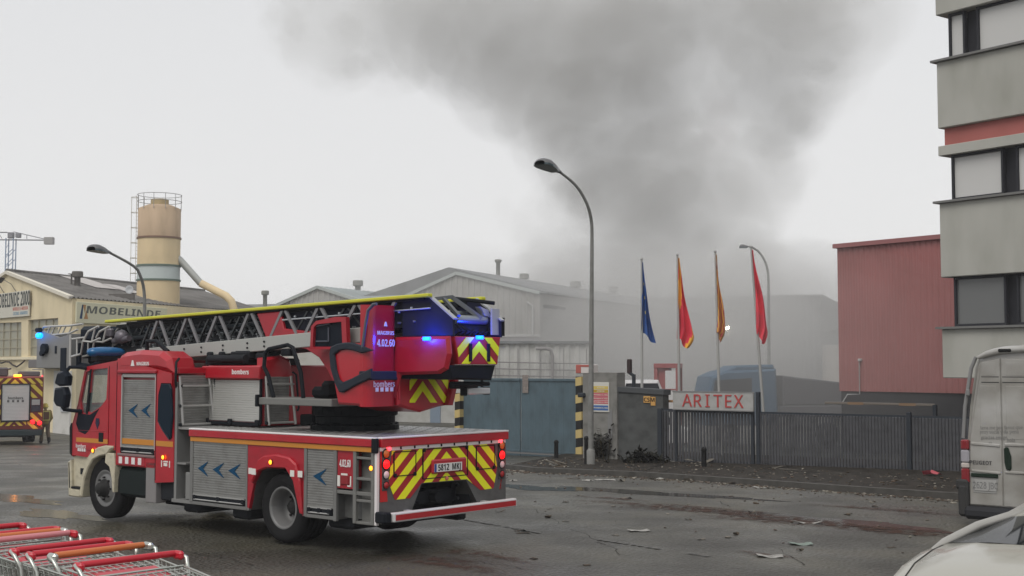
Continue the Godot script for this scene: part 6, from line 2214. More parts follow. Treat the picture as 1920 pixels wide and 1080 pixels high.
	ribs(st, 0.46, 0.7, 0.04, 0.006, rear_out * Transform3D(Basis(), Vector3(0.62, 1.58, -3.075)), false, 0.15)
	put("locker_end_panel", st, alu, t)
	climbing_rails(t, pale, black, Vector3(3.02, 1.57, 0.6), 0.5, [0.03, 0.33, 0.6])
	# black frames and gear on the roof, between cab and ladder
	st = mb()
	tube(st, [Vector3(5.55, 2.66, 0.25), Vector3(5.55, 2.83, 0.25), Vector3(5.3, 2.83, 0.25), Vector3(4.98, 2.66, 0.25)], 0.035, 8)
	put("ladder_rest_frame", st, black, t)
	st = mb()
	tube(st, [Vector3(5.55, 2.66, 2.2), Vector3(5.55, 2.83, 2.2), Vector3(5.3, 2.83, 2.2), Vector3(4.98, 2.66, 2.2)], 0.035, 8)
	put("ladder_rest_frame", st, black, t)
	st = mb()
	box(st, Vector3(4.1, 2.5, 1.2), Vector3(1.0, 0.12, 1.1), 0.03)
	box(st, Vector3(3.7, 2.6, 0.8), Vector3(0.36, 0.14, 0.3), 0.03)
	box(st, Vector3(3.3, 2.58, 0.85), Vector3(0.3, 0.16, 0.3), 0.05)
	cylinder(st, Vector3(4.4, 2.55, 0.6), Vector3(3.5, 2.55, 0.6), 0.06)
	for x in [4.5, 4.2, 3.9]:
		box(st, Vector3(x, 2.58, 0.75), Vector3(0.12, 0.16, 0.2), 0.02)
	tube(st, [Vector3(4.42, 2.55, 0.06), Vector3(4.36, 2.5, -0.03), Vector3(4.34, 2.3, -0.05), Vector3(4.38, 2.18, -0.02), Vector3(4.42, 2.12, 0.02)], 0.02, 6)
	put("roof_gear", st, dark, t)
	st = mb()
	box(st, Vector3(3.62, 2.56, 0.6), Vector3(0.09, 0.09, 0.06), 0.02)
	put("work_lamp", st, mat("lamp_clear", lin(0.6, 0.6, 0.62), 0.2), t)


func climbing_rails(t: Node3D, pale: Material, black: Material, at: Vector3, wide: float, heights: Array) -> void:
	var st := mb()
	for k in 2:
		var z := at.z + 0.02 + k * wide
		tube(st, [Vector3(at.x - 0.02, at.y, z + 0.03), Vector3(at.x, at.y + 0.72, z - 0.02 - 0.03 * k)], 0.022, 6)
	for h in heights:
		beam(st, Vector3(at.x, at.y + h, at.z + 0.02), Vector3(at.x, at.y + h, at.z + wide + 0.02), 0.05, 0.03, 0.006)
	put("climbing_rungs", st, pale, t)
	st = mb()
	var z1: float = at.z + wide + 0.06
	tube(st, [Vector3(at.x - 0.05, at.y + 0.2, z1), Vector3(at.x - 0.08, at.y + 0.24, z1), Vector3(at.x - 0.06, at.y + 0.74, z1 - 0.04), Vector3(at.x, at.y + 0.78, z1 - 0.06)], 0.017, 6)
	put("grab_handle", st, black, t)
	for h in heights:
		st = mb()
		box(st, Vector3(at.x, at.y + h, at.z + 0.02), Vector3(0.05, 0.05, 0.05), 0.01)
		put("rung_bracket", st, black, t)


func build_turntable(t: Node3D, red: Material, red2: Material, grey: Material, pale: Material, black: Material, dark: Material, lime: Material, print_white: Material, lit_blue: Material, side_out: Transform3D, rear_out: Transform3D) -> void:
	var c := Vector3(1.8, 0, 1.25)
	var st := mb()
	lathe(st, [Vector2(0.0, 1.53), Vector2(0.64, 1.53), Vector2(0.64, 1.6), Vector2(0.58, 1.63), Vector2(0.58, 1.72), Vector2(0.62, 1.74), Vector2(0.62, 1.92), Vector2(0.0, 1.93)], 36, Transform3D(Basis(), c), -1)
	for k in 24:
		var a := TAU * k / 24
		cylinder(st, c + Vector3(cos(a) * 0.61, 1.6, sin(a) * 0.61), c + Vector3(cos(a) * 0.61, 1.63, sin(a) * 0.61), 0.02, 6)
	box(st, c + Vector3(0.55, 1.66, -0.35), Vector3(0.3, 0.16, 0.2), 0.02)
	put("turntable", st, mat("turntable_black", lin(0.01, 0.012, 0.014), 0.4), t)
	# platform for the operator
	st = mb()
	box(st, Vector3(1.82, 1.945, 0.42), Vector3(1.55, 0.1, 0.6), 0.01)
	put("platform", st, mat("platform_grey", lin(0.19, 0.19, 0.18), 0.5, 0.2), t)
	st = mb()
	box(st, Vector3(2.6, 1.95, 0.12), Vector3(0.05, 0.17, 0.08), 0.01)
	put("platform_stop", st, black, t)
	st = mb()
	tube(st, [Vector3(2.3, 2.0, 0.16), Vector3(2.42, 2.3, 0.16), Vector3(2.52, 2.43, 0.16), Vector3(2.5, 2.62, 0.16), Vector3(2.42, 2.68, 0.16), Vector3(2.0, 2.735, 0.16), Vector3(1.9, 2.7, 0.16), Vector3(1.72, 2.35, 0.16), Vector3(1.66, 2.0, 0.16)], 0.03, 8)
	box(st, Vector3(2.05, 2.63, 0.2), Vector3(0.2, 0.1, 0.12), 0.02)
	put("guard_rail", st, black, t)
	st = mb()
	box(st, Vector3(1.42, 2.08, 0.4), Vector3(0.32, 0.16, 0.4), 0.05)
	box(st, Vector3(1.3, 2.12, 0.4), Vector3(0.14, 0.24, 0.42), 0.05)
	put("operator_seat", st, mat("seat_black", lin(0.01, 0.011, 0.013), 0.6), t)
	# operator's station: a red shell with a dark ribbon and a tall backrest
	var z0 := 0.14
	var shell := []
	for p in [Vector2(0.948, 1.929), Vector2(1.037, 2.235), Vector2(1.116, 2.486), Vector2(1.118, 2.666), Vector2(0.979, 2.737), Vector2(0.789, 2.749), Vector2(0.579, 2.697), Vector2(0.476, 2.654), Vector2(0.42, 2.7), Vector2(0.42, 1.915)]:
		shell.append(p)
	st = mb()
	prism(st, shell, z0, 0.62, 0.03)
	var sh := put("operator_station", st, red, t)
	st = mb()
	# the backrest's rounded rear
	var prof := []
	for k in 7:
		var a := PI * 0.5 * k / 6
		prof.append(Vector2(0.5 - 0.14 * sin(a), 0.135 + 0.14 * (1 - cos(a))))
	for k in 7:
		var a := PI * 0.5 * k / 6
		prof.append(Vector2(0.36 + 0.14 * (1 - cos(a)), 0.57 + 0.14 * sin(a)))
	var up := Transform3D(Basis(Vector3(1, 0, 0), Vector3(0, 0, 1), Vector3(0, -1, 0)), Vector3.ZERO)
	prism(st, prof, -3.25, -1.905, 0.06, up)
	put("backrest", st, red, sh)
	var ribbon := mat("ribbon_grey", lin(0.03, 0.036, 0.048), 0.4)
	st = mb()
	var rb := []
	for p in [Vector2(0.24, 2.645), Vector2(0.454, 2.709), Vector2(0.651, 2.754), Vector2(0.776, 2.755), Vector2(0.935, 2.736), Vector2(1.062, 2.694), Vector2(1.083, 2.601), Vector2(1.059, 2.414), Vector2(0.971, 2.215), Vector2(0.884, 2.095), Vector2(0.81, 2.088), Vector2(0.613, 2.168), Vector2(0.266, 2.283), Vector2(0.268, 2.408), Vector2(0.359, 2.38), Vector2(0.645, 2.274), Vector2(0.822, 2.223), Vector2(0.886, 2.258), Vector2(0.941, 2.379), Vector2(0.986, 2.593), Vector2(0.891, 2.649), Vector2(0.765, 2.663), Vector2(0.618, 2.647), Vector2(0.453, 2.611)]:
		rb.append(p)
	prism(st, rb, 0.1, 0.16, 0.015)
	put("ribbon", st, ribbon, sh)
	st = mb()
	var wrap := []
	for k in 9:
		var a := PI * 0.5 * k / 8
		wrap.append(Vector2(0.5 - 0.155 * sin(a), 0.135 + 0.155 * (1 - cos(a)) - 0.015))
	wrap.append_array([Vector2(0.345, 0.69), Vector2(0.4, 0.69), Vector2(0.52, 0.2)])
	prism(st, wrap, -2.375, -2.255, 0.01, up)
	put("ribbon_end", st, ribbon, sh)
	st = mb()
	tube(st, [V3(Vector2(0.444, 2.66), 0.12), V3(Vector2(0.376, 3.01), 0.12), V3(Vector2(0.337, 3.17), 0.12), V3(Vector2(0.236, 3.245), 0.12), V3(Vector2(0.176, 3.25), 0.12)], 0.022, 6)
	put("backrest_edge", st, mat("edge_blue_grey", lin(0.08, 0.09, 0.12), 0.4), sh)
	words("4.02.60", 0.095, print_white, sh, rear_out * Transform3D(Basis(), Vector3(0.47, 2.745, -0.356)), "Droid Sans", 700, 0.75)
	words("MAGIRUS", 0.05, print_white, sh, rear_out * Transform3D(Basis(), Vector3(0.46, 2.88, -0.356)), "Droid Sans", 700, 1.0)
	words("bombers", 0.075, print_white, sh, rear_out * Transform3D(Basis(), Vector3(0.44, 2.2, -0.356)), "Droid Sans", 400, 0.95)
	for k in 4:
		st = mb()
		box(st, Vector3(0.357, 2.13, 0.31 + k * 0.09), Vector3(0.008, 0.055, 0.055))
		put("print_mark", st, print_white, sh)
	st = mb()
	prism(st, [Vector2(0.43, 2.97), Vector2(0.49, 2.97), Vector2(0.47, 3.03), Vector2(0.45, 3.03)], -0.36, -0.352, 0.0, rear_out)
	put("print_mark", st, print_white, sh)
	# screen housing beside the boom
	st = mb()
	var fr := [Vector2(1.932, 2.676), Vector2(1.913, 3), Vector2(1.812, 3.073), Vector2(1.409, 3.124), Vector2(1.19, 3.118), Vector2(1.153, 2.67)]
	var hole := [Vector2(1.875, 2.713), Vector2(1.856, 2.984), Vector2(1.789, 3.028), Vector2(1.277, 3.054), Vector2(1.251, 2.707)]
	skin(st, fr, [hole], 0.5, 0.57)
	put("screen_housing", st, red2, t)
	st = mb()
	prism(st, hole, 0.545, 0.6)
	put("screen", st, mat("screen_dark", lin(0.01, 0.014, 0.022), 0.15), t)
	st = mb()
	for q in [[Vector2(1.856, 2.999), Vector2(1.541, 3.03)], [Vector2(1.574, 2.978), Vector2(1.571, 2.785)], [Vector2(1.831, 2.788), Vector2(1.583, 2.785)]]:
		bar(st, V3(q[0], 0.53), V3(q[1], 0.53), 0.012, 6)
	put("screen_frame", st, mat("edge_blue_grey", lin(0.08, 0.09, 0.12), 0.4), t)
	# side plates of the boom's cradle
	var plate := []
	for p in [Vector2(3.414, 3.228), Vector2(2.878, 3.246), Vector2(2.776, 2.991), Vector2(2.18, 2.934), Vector2(1.553, 2.954), Vector2(1.112, 2.783), Vector2(0.356, 2.774), Vector2(0.35, 1.984), Vector2(1.43, 1.891), Vector2(1.828, 2.397), Vector2(2.001, 2.564), Vector2(2.27, 2.681), Vector2(2.531, 2.714), Vector2(3.041, 2.687), Vector2(3.206, 2.888)]:
		plate.append(p)
	for k in 2:
		st = mb()
		prism(st, plate, 0.72 if k == 0 else 1.76, 0.78 if k == 0 else 1.82, 0.012)
		put("boom_cradle", st, red2, t)
	words("MAGIRUS", 0.07, mat("print_faded", lin(0.35, 0.2, 0.2), 0.5), t, side_out * Transform3D(Basis(), Vector3(Vector2(2.688, 2.794).x * -1, Vector2(2.688, 2.794).y, -0.715)), "Droid Sans", 700, 0.9)
	for k in 1:
		st = mb()
		prism(st, [Vector2(0.42, 2.0), Vector2(0.42, 2.83), Vector2(-0.59, 2.83), Vector2(-0.62, 2.6), Vector2(-0.56, 2.4), Vector2(-0.42, 2.34), Vector2(0.3, 2.32)], 0.66 if k == 0 else 1.8, 0.76 if k == 0 else 1.9, 0.04)
		put("boom_side_cover", st, red2, t)
	# rear frame of the turntable with chevrons
	st = mb()
	prism(st, [Vector2(0.707, 2.343), Vector2(0.71, 1.913), Vector2(0.862, 1.867), Vector2(1.15, 1.808), Vector2(1.519, 1.879), Vector2(1.66, 1.891), Vector2(1.735, 2.113), Vector2(1.855, 2.36)], -1.3, -0.36, 0.03, rear_out)
	var fr2 := put("turntable_frame", st, red, t)
	stripes("chevron_stripe", fr2, [Vector2(0.922, 1.944), Vector2(0.92, 2.342), Vector2(1.701, 2.338), Vector2(1.638, 1.929)], lime, 1.17, 2.235, 0.27, 0.5, 0.95, -0.362, -0.354, rear_out)
	st = mb()
	prism(st, [Vector2(1.596, 1.894), Vector2(1.705, 1.891), Vector2(1.857, 2.337), Vector2(1.769, 2.338)], -0.5, -0.28, 0.01, rear_out)
	put("frame_brace", st, red2, t)
	# rear end of the boom: chevron box, skirt, winch
	var box_o := [Vector2(0.78, 2.83), Vector2(1.7, 2.83), Vector2(1.64, 2.46), Vector2(0.87, 2.46)]
	st = mb()
	prism(st, box_o, 0.3, 0.6, 0.01, rear_out)
	var cb := put("boom_end_box", st, mat("chevron_red", lin(0.36, 0.008, 0.018), 0.5), t)
	stripes("chevron_stripe", cb, [Vector2(0.8, 2.82), Vector2(1.68, 2.82), Vector2(1.63, 2.47), Vector2(0.88, 2.47)], lime, 1.26, 2.77, 0.27, 0.5, 1.15, 0.598, 0.606, rear_out)
	st = mb()
	for b in [1.08, 1.44]:
		st = mb()
		box(st, Vector3(-0.612, 2.62, b), Vector3(0.02, 0.24, 0.055), 0.004)
		put("box_slot", st, black, cb)
	st = mb()
	prism(st, [Vector2(0.7, 2.455), Vector2(1.63, 2.455), Vector2(1.55, 2.25), Vector2(0.75, 2.27)], -0.4, 0.58, 0.02, rear_out)
	cylinder(st, Vector3(-0.45, 2.2, 0.9), Vector3(-0.45, 2.2, 1.62), 0.03)
	put("boom_skirt", st, mat("skirt_black", lin(0.012, 0.014, 0.018), 0.45), t)
	for k in 2:
		st = mb()
		prism(st, [Vector2(0.35, 3.34), Vector2(-0.15, 3.37), Vector2(-0.6, 3.06), Vector2(-0.6, 2.83), Vector2(0.35, 2.83)], 0.76 if k == 0 else 1.7, 0.8 if k == 0 else 1.74, 0.01)
		put("boom_end_plate", st, mat("end_plate_blue_black", lin(0.02, 0.022, 0.04), 0.35), t)
	st = mb()
	for b in [0.78, 1.72]:
		st = mb()
		beam(st, Vector3(-0.15, 3.375, b), Vector3(-0.62, 3.055, b), 0.07, 0.02)
		beam(st, Vector3(-0.62, 3.06, b), Vector3(-0.62, 2.82, b), 0.07, 0.025)
		put("end_flange", st, mat("flange_grey", lin(0.4, 0.41, 0.42), 0.4, 0.3), t)
	st = mb()
	box(st, Vector3(-0.55, 3.04, 1.64), Vector3(0.03, 0.36, 0.16), 0.004)
	prism(st, [Vector2(1.4, 3.24), Vector2(1.56, 3.2), Vector2(1.62, 3.1), Vector2(1.5, 3.12)], 0.4, 0.5, 0.0, rear_out)
	put("end_flange", st, mat("flange_grey", lin(0.4, 0.41, 0.42), 0.4, 0.3), t)
	st = mb()
	cylinder(st, Vector3(-0.45, 3.06, 0.95), Vector3(-0.45, 3.06, 1.55), 0.06, 16)
	box(st, Vector3(-0.4, 2.92, 0.9), Vector3(0.12, 0.16, 0.1), 0.02)
	box(st, Vector3(-0.45, 3.02, 0.87), Vector3(0.1, 0.12, 0.05), 0.02)
	box(st, Vector3(-0.3, 3.16, 1.22), Vector3(0.04, 0.04, 0.24), 0.004)
	put("winch_roller", st, mat("roller_grey", lin(0.3, 0.33, 0.36), 0.3, 0.7), t)
	st = mb()
	cylinder(st, Vector3(-0.35, 2.92, 0.95), Vector3(-0.35, 2.92, 1.58), 0.11, 18)
	box(st, Vector3(-0.1, 3.0, 1.25), Vector3(0.3, 0.3, 0.85), 0.03)
	for k in 6:
		tube(st, [Vector3(-0.5 + k * 0.02, 3.0 - k * 0.03, 0.92 + k * 0.12), Vector3(-0.56, 2.9, 0.98 + k * 0.1), Vector3(-0.45, 2.84, 0.95 + k * 0.11)], 0.014, 6)
	bar(st, Vector3(-0.56, 2.85, 1.8), Vector3(-0.56, 3.1, 1.8), 0.02)
	tube(st, [Vector3(-0.1, 3.36, 1.3), Vector3(-0.3, 3.33, 1.5), Vector3(-0.45, 3.3, 1.74)], 0.03, 6)
	put("winch", st, dark, t)
	st = mb()
	beam(st, Vector3(-0.1, 3.33, 0.86), Vector3(-0.2, 3.37, 1.15), 0.1, 0.05)
	beam(st, Vector3(-0.2, 3.37, 1.15), Vector3(-0.5, 3.08, 1.42), 0.08, 0.06)
	beam(st, Vector3(-0.2, 3.34, 1.0), Vector3(-0.52, 3.1, 0.95), 0.05, 0.04)
	put("cable_guide", st, mat("guide_grey", lin(0.12, 0.13, 0.14), 0.4, 0.3), t)
	st = mb()
	box(st, Vector3(-0.3, 2.1, 1.56), Vector3(0.1, 0.085, 0.44), 0.012)
	put("rear_light_bar", st, mat("lamp_clear", lin(0.6, 0.6, 0.62), 0.2), t)
	st = mb()
	box(st, Vector3(-0.26, 2.1, 1.33), Vector3(0.12, 0.12, 0.03), 0.01)
	box(st, Vector3(-0.26, 2.1, 1.79), Vector3(0.12, 0.11, 0.02), 0.006)
	bar(st, Vector3(-0.26, 2.15, 1.7), Vector3(-0.26, 2.26, 1.7), 0.02)
	box(st, Vector3(-0.1, 2.18, 1.5), Vector3(0.3, 0.1, 0.3), 0.02)
	put("light_bar_bracket", st, dark, t)
	# lit blue lamps
	for q in [[Vector2(-0.232, 2.8), 0.64, Vector3(0, 0, -1)], [Vector2(-0.62, 2.82), 1.25, Vector3(-1, 0, 0)]]:
		st = mb()
		var p := Vector3(q[0].x, q[0].y, q[1])
		box(st, p, Vector3(0.14, 0.05, 0.04) if q[2].z else Vector3(0.04, 0.05, 0.14), 0.012)
		put("blue_lamp", st, lit_blue, t)
		omni(t, "blue_light", p + q[2] * 0.07, Color(0.05, 0.25, 1.0), 0.42 if q[2].z else 0.24, 0.06)


func V3(p: Vector2, z: float) -> Vector3:
	return Vector3(p.x, p.y, z)


func low_y(s: float) -> float:
	return 2.87 - 0.047 * (s - 3.27)


func top_y(s: float) -> float:
	return 3.372 - 0.0234 * s


func build_ladder(t: Node3D, pale: Material, black: Material, dark: Material, lit_blue: Material) -> void:
	var rod := mat("ladder_grey", lin(0.23, 0.23, 0.24), 0.4, 0.4)
	var beam_m := mat("ladder_beam", lin(0.42, 0.43, 0.41), 0.45, 0.3)
	var st := mb()
	# four telescoped sections; the outermost carries the yellow rail
	for k in 4:
		var o := Node3D.new()
		o.name = numbered(t, "ladder_section")
		t.add_child(o)
		var s0 := -0.1 + k * 0.12
		var s1 := 6.55 + k * 0.42
		var half := 0.52 - k * 0.075
		var lift := k * 0.045
		for sg in [-1.0, 1.0]:
			var z: float = 1.25 + sg * half
			st = mb()
			if k == 0:
				beam(st, Vector3(1.0, low_y(1.0) - 0.1, z), Vector3(6.55, low_y(6.55) - 0.105, z), 0.05, 0.21, 0.01)
			else:
				beam(st, Vector3(s0, low_y(s0) + lift - 0.05, z), Vector3(s1, low_y(s1) + lift - 0.05, z), 0.035, 0.08)
			put("lower_chord", st, beam_m if k == 0 else dark, o)
			st = mb()
			beam(st, Vector3(s0, top_y(s0) - 0.03 - lift * 0.6, z), Vector3(s1, top_y(s1) - 0.03 - lift * 0.6, z), 0.035, 0.05)
			put("upper_rail", st, black if k < 2 else dark, o)
			st = mb()
			var n := 10
			for j in n:
				var sb := 6.34 - j * 0.79 + k * 0.3
				if sb < s0 + 0.5:
					break
				var st1: float = sb + 0.36
				if k == 0:
					st = mb()
				if j > 0 or k > 0:
					beam(st, Vector3(sb + 0.1, low_y(sb) + lift, z), Vector3(minf(st1, s1), top_y(st1) - 0.05 - lift * 0.6, z), 0.03, 0.05 if k == 0 else 0.03)
				beam(st, Vector3(sb - 0.1, low_y(sb) + lift, z), Vector3(sb - 0.36, top_y(sb - 0.36) - 0.05 - lift * 0.6, z), 0.03, 0.05 if k == 0 else 0.03)
				if k == 0:
					put("brace", st, rod, o)
			if k > 0:
				tag(put("lattice", st, mat("lattice_dark", lin(0.05, 0.058, 0.062), 0.4, 0.3), o), "", "", "", "stuff")
		st = mb()
		var s := s0 + 0.2
		while s < s1:
			bar(st, Vector3(s, low_y(s) + lift + 0.02, 1.25 - half), Vector3(s, low_y(s) + lift + 0.02, 1.25 + half), 0.016, 6)
			s += 0.3
		tag(put("rungs", st, mat("rung_grey", lin(0.2, 0.21, 0.22), 0.4, 0.4), o), "", "", "", "stuff")
	# bolts along the big beam, in pairs
	st = mb()
	for s in [6.0, 5.2, 4.75, 4.2, 3.6, 3.2]:
		for y in [-0.07, -0.14]:
			cylinder(st, Vector3(s, low_y(s) + y, 0.704), Vector3(s, low_y(s) + y, 0.69), 0.016, 8)
	tag(put("beam_bolts", st, dark, t), "", "", "", "stuff")
	# inside: supply pipe, hoses, cylinders
	st = mb()
	for q in [[0.86, 0.22, 0.045], [0.95, 0.3, 0.03], [1.1, 0.1, 0.06], [1.4, 0.12, 0.06], [1.58, 0.25, 0.04], [1.25, 0.2, 0.05]]:
		tube(st, [Vector3(0.2, low_y(0.2) + q[1], q[0]), Vector3(4.0, low_y(4.0) + q[1], q[0]), Vector3(7.4, low_y(7.4) + q[1] * 0.9, q[0])], q[2], 8)
	for k in 26:
		var s := 0.4 + k * 0.26
		box(st, Vector3(s, low_y(s) + 0.12 + 0.1 * ((k * 7) % 3), 0.9 + 0.06 * ((k * 5) % 4)), Vector3(0.12 + 0.05 * (k % 3), 0.07, 0.08), 0.01)
	put("hydraulic_lines", st, mat("line_black", lin(0.02, 0.025, 0.03), 0.35), t)
	st = mb()
	prism(st, [Vector2(3.1, low_y(3.1) + 0.02), Vector2(3.0, top_y(3.0) - 0.06), Vector2(0.3, top_y(0.3) - 0.06), Vector2(0.3, low_y(0.3) - 0.05)], 0.8, 0.83)
	put("boom_web", st, mat("web_blue_black", lin(0.016, 0.018, 0.028), 0.4), t)
	st = mb()
	tube(st, [Vector3(3.3, top_y(3.3) - 0.19, 0.74), Vector3(-0.2, top_y(-0.2) - 0.17, 0.74)], 0.012, 6)
	for k in 12:
		var s := 2.8 - k * 0.24
		box(st, Vector3(s, top_y(s) - 0.19 + 0.04 * (k % 2), 0.75), Vector3(0.03, 0.03, 0.03), 0.006)
	put("cable_line", st, mat("cable_pale", lin(0.4, 0.43, 0.46), 0.4), t)
	st = mb()
	box(st, Vector3(3.62, (top_y(-0.17) + top_y(7.5)) * 0.5 + 0.0, 0.72), Vector3(7.68, 0.05, 0.1), 0.012, Basis(Vector3(0, 0, 1), -atan(0.0234)))
	box(st, Vector3(3.62, (top_y(-0.17) + top_y(7.5)) * 0.5 + 0.0, 1.78), Vector3(7.68, 0.05, 0.1), 0.012, Basis(Vector3(0, 0, 1), -atan(0.0234)))
	put("yellow_rail", st, mat("rail_yellow", lin(0.55, 0.55, 0.03), 0.45), t)
	# the rescue basket in front of the cab
	var b := Node3D.new()
	b.name = "basket"
	t.add_child(b)
	st = mb()
	prism(st, [Vector2(9.05, 2.4), Vector2(9.05, 3.02), Vector2(8.86, 3.06), Vector2(8.3, 2.93), Vector2(7.98, 2.98), Vector2(7.95, 2.4)], 0.33, 0.37, 0.008)
	prism(st, [Vector2(9.05, 2.4), Vector2(9.05, 3.02), Vector2(8.86, 3.06), Vector2(8.3, 2.93), Vector2(7.98, 2.98), Vector2(7.95, 2.4)], 2.1, 2.14, 0.008)
	box(st, Vector3(9.04, 2.72, 1.235), Vector3(0.04, 0.6, 1.74), 0.008)
	put("basket_panel", st, mat("basket_grey", lin(0.22, 0.22, 0.215), 0.5, 0.1), b)
	st = mb()
	box(st, Vector3(8.5, 2.42, 1.235), Vector3(1.1, 0.05, 1.74))
	put("basket_floor", st, dark, b)
	st = mb()
	for z in [0.35, 2.12]:
		tube(st, [Vector3(8.95, 3.02, z), Vector3(8.85, 3.13, z), Vector3(8.0, 3.13, z), Vector3(7.6, 3.15, z)], 0.02, 6)
		tube(st, [Vector3(8.85, 2.97, z), Vector3(8.0, 3.0, z), Vector3(7.75, 3.06, z)], 0.018, 6)
		for x in [8.75, 8.6, 8.4, 8.25, 8.05]:
			bar(st, Vector3(x, 2.98, z), Vector3(x - 0.12, 3.13, z), 0.014, 6)
		bar(st, Vector3(7.97, 2.4, z), Vector3(7.97, 2.98, z), 0.024, 6)
	for z in [0.55, 0.95, 1.5, 1.9]:
		bar(st, Vector3(7.95, 2.45, z), Vector3(7.95, 2.9, z), 0.02, 6)
	for y in [2.62, 2.9]:
		bar(st, Vector3(7.95, y, 0.4), Vector3(7.95, y, 2.1), 0.018, 6)
	for z in [0.34, 0.55]:
		tube(st, [Vector3(7.9, 2.6, z), Vector3(7.62, 2.64, z), Vector3(7.56, 2.86, z), Vector3(7.4, 3.02, z), Vector3(7.1, 3.1, z)], 0.02, 6)
		bar(st, Vector3(7.75, 2.62, z), Vector3(7.75, 2.92, z), 0.016, 6)
		bar(st, Vector3(7.9, 2.9, z), Vector3(7.5, 2.92, z), 0.018, 6)
		bar(st, Vector3(7.56, 2.86, z), Vector3(7.3, 2.84, z), 0.018, 6)
		bar(st, Vector3(7.3, 2.84, z), Vector3(7.2, 3.07, z), 0.018, 6)
		bar(st, Vector3(7.3, 2.84, z), Vector3(7.05, 2.9, z), 0.018, 6)
	for z in [0.9, 1.6]:
		tube(st, [Vector3(7.55, 2.75, z), Vector3(7.5, 3.0, z), Vector3(7.3, 3.15, z), Vector3(7.0, 3.16, z)], 0.02, 6)
		bar(st, Vector3(7.5, 2.8, z), Vector3(7.1, 2.95, z), 0.02, 6)
	put("basket_rails", st, mat("rail_pale", lin(0.5, 0.5, 0.48), 0.4, 0.2), b)
	st = mb()
	box(st, Vector3(8.05, 2.72, 1.2), Vector3(0.12, 0.5, 0.9), 0.04)
	box(st, Vector3(7.72, 2.98, 1.0), Vector3(0.5, 0.28, 1.0), 0.06)
	box(st, Vector3(7.9, 2.82, 1.25), Vector3(0.2, 0.5, 1.4), 0.04)
	box(st, Vector3(7.1, 2.95, 1.25), Vector3(0.5, 0.36, 0.6), 0.06)
	box(st, Vector3(7.3, 2.8, 1.25), Vector3(0.7, 0.2, 0.7), 0.04)
	box(st, Vector3(8.15, 2.55, 0.33), Vector3(0.18, 0.4, 0.03), 0.008)
	cylinder(st, Vector3(8.72, 2.74, 0.26), Vector3(8.72, 2.74, 0.34), 0.09, 14)
	cylinder(st, Vector3(8.82, 2.66, 0.28), Vector3(8.82, 2.66, 0.34), 0.05, 12)
	box(st, Vector3(8.4, 2.72, 0.325), Vector3(0.05, 0.13, 0.02), 0.006)
	box(st, Vector3(8.93, 3.07, 0.3), Vector3(0.12, 0.08, 0.1), 0.02)
	box(st, Vector3(7.95, 2.62, 0.5), Vector3(0.07, 0.42, 0.07), 0.01)
	tube(st, [Vector3(7.9, 2.45, 0.5), Vector3(7.7, 2.42, 0.6), Vector3(7.5, 2.55, 0.7), Vector3(7.3, 2.7, 0.9)], 0.05, 8)
	tag(put("basket_gear", st, mat("gear_blue_black", lin(0.016, 0.022, 0.032), 0.4), b), "", "", "", "stuff")
	st = mb()
	ball(st, Vector3(7.0, 2.93, 0.72), Vector3(0.14, 0.12, 0.12), 12)
	cylinder(st, Vector3(7.2, 2.86, 0.7), Vector3(6.75, 2.9, 0.7), 0.05)
	box(st, Vector3(7.35, 3.0, 0.7), Vector3(0.2, 0.16, 0.1), 0.03)
	put("water_monitor", st, mat("monitor_grey", lin(0.14, 0.13, 0.15), 0.4, 0.3), b)
	st = mb()
	box(st, Vector3(8.88, 2.97, 0.28), Vector3(0.17, 0.1, 0.08), 0.03)
	put("blue_lamp", st, glow("lamp_cyan_lit", Color(0.05, 0.6, 1.0), 2.0), b)
	omni(b, "blue_light", Vector3(8.88, 2.97, 0.18), Color(0.05, 0.5, 1.0), 0.02, 0.05)



# ---------------------------------------------------------------- the second engine, seen from behind

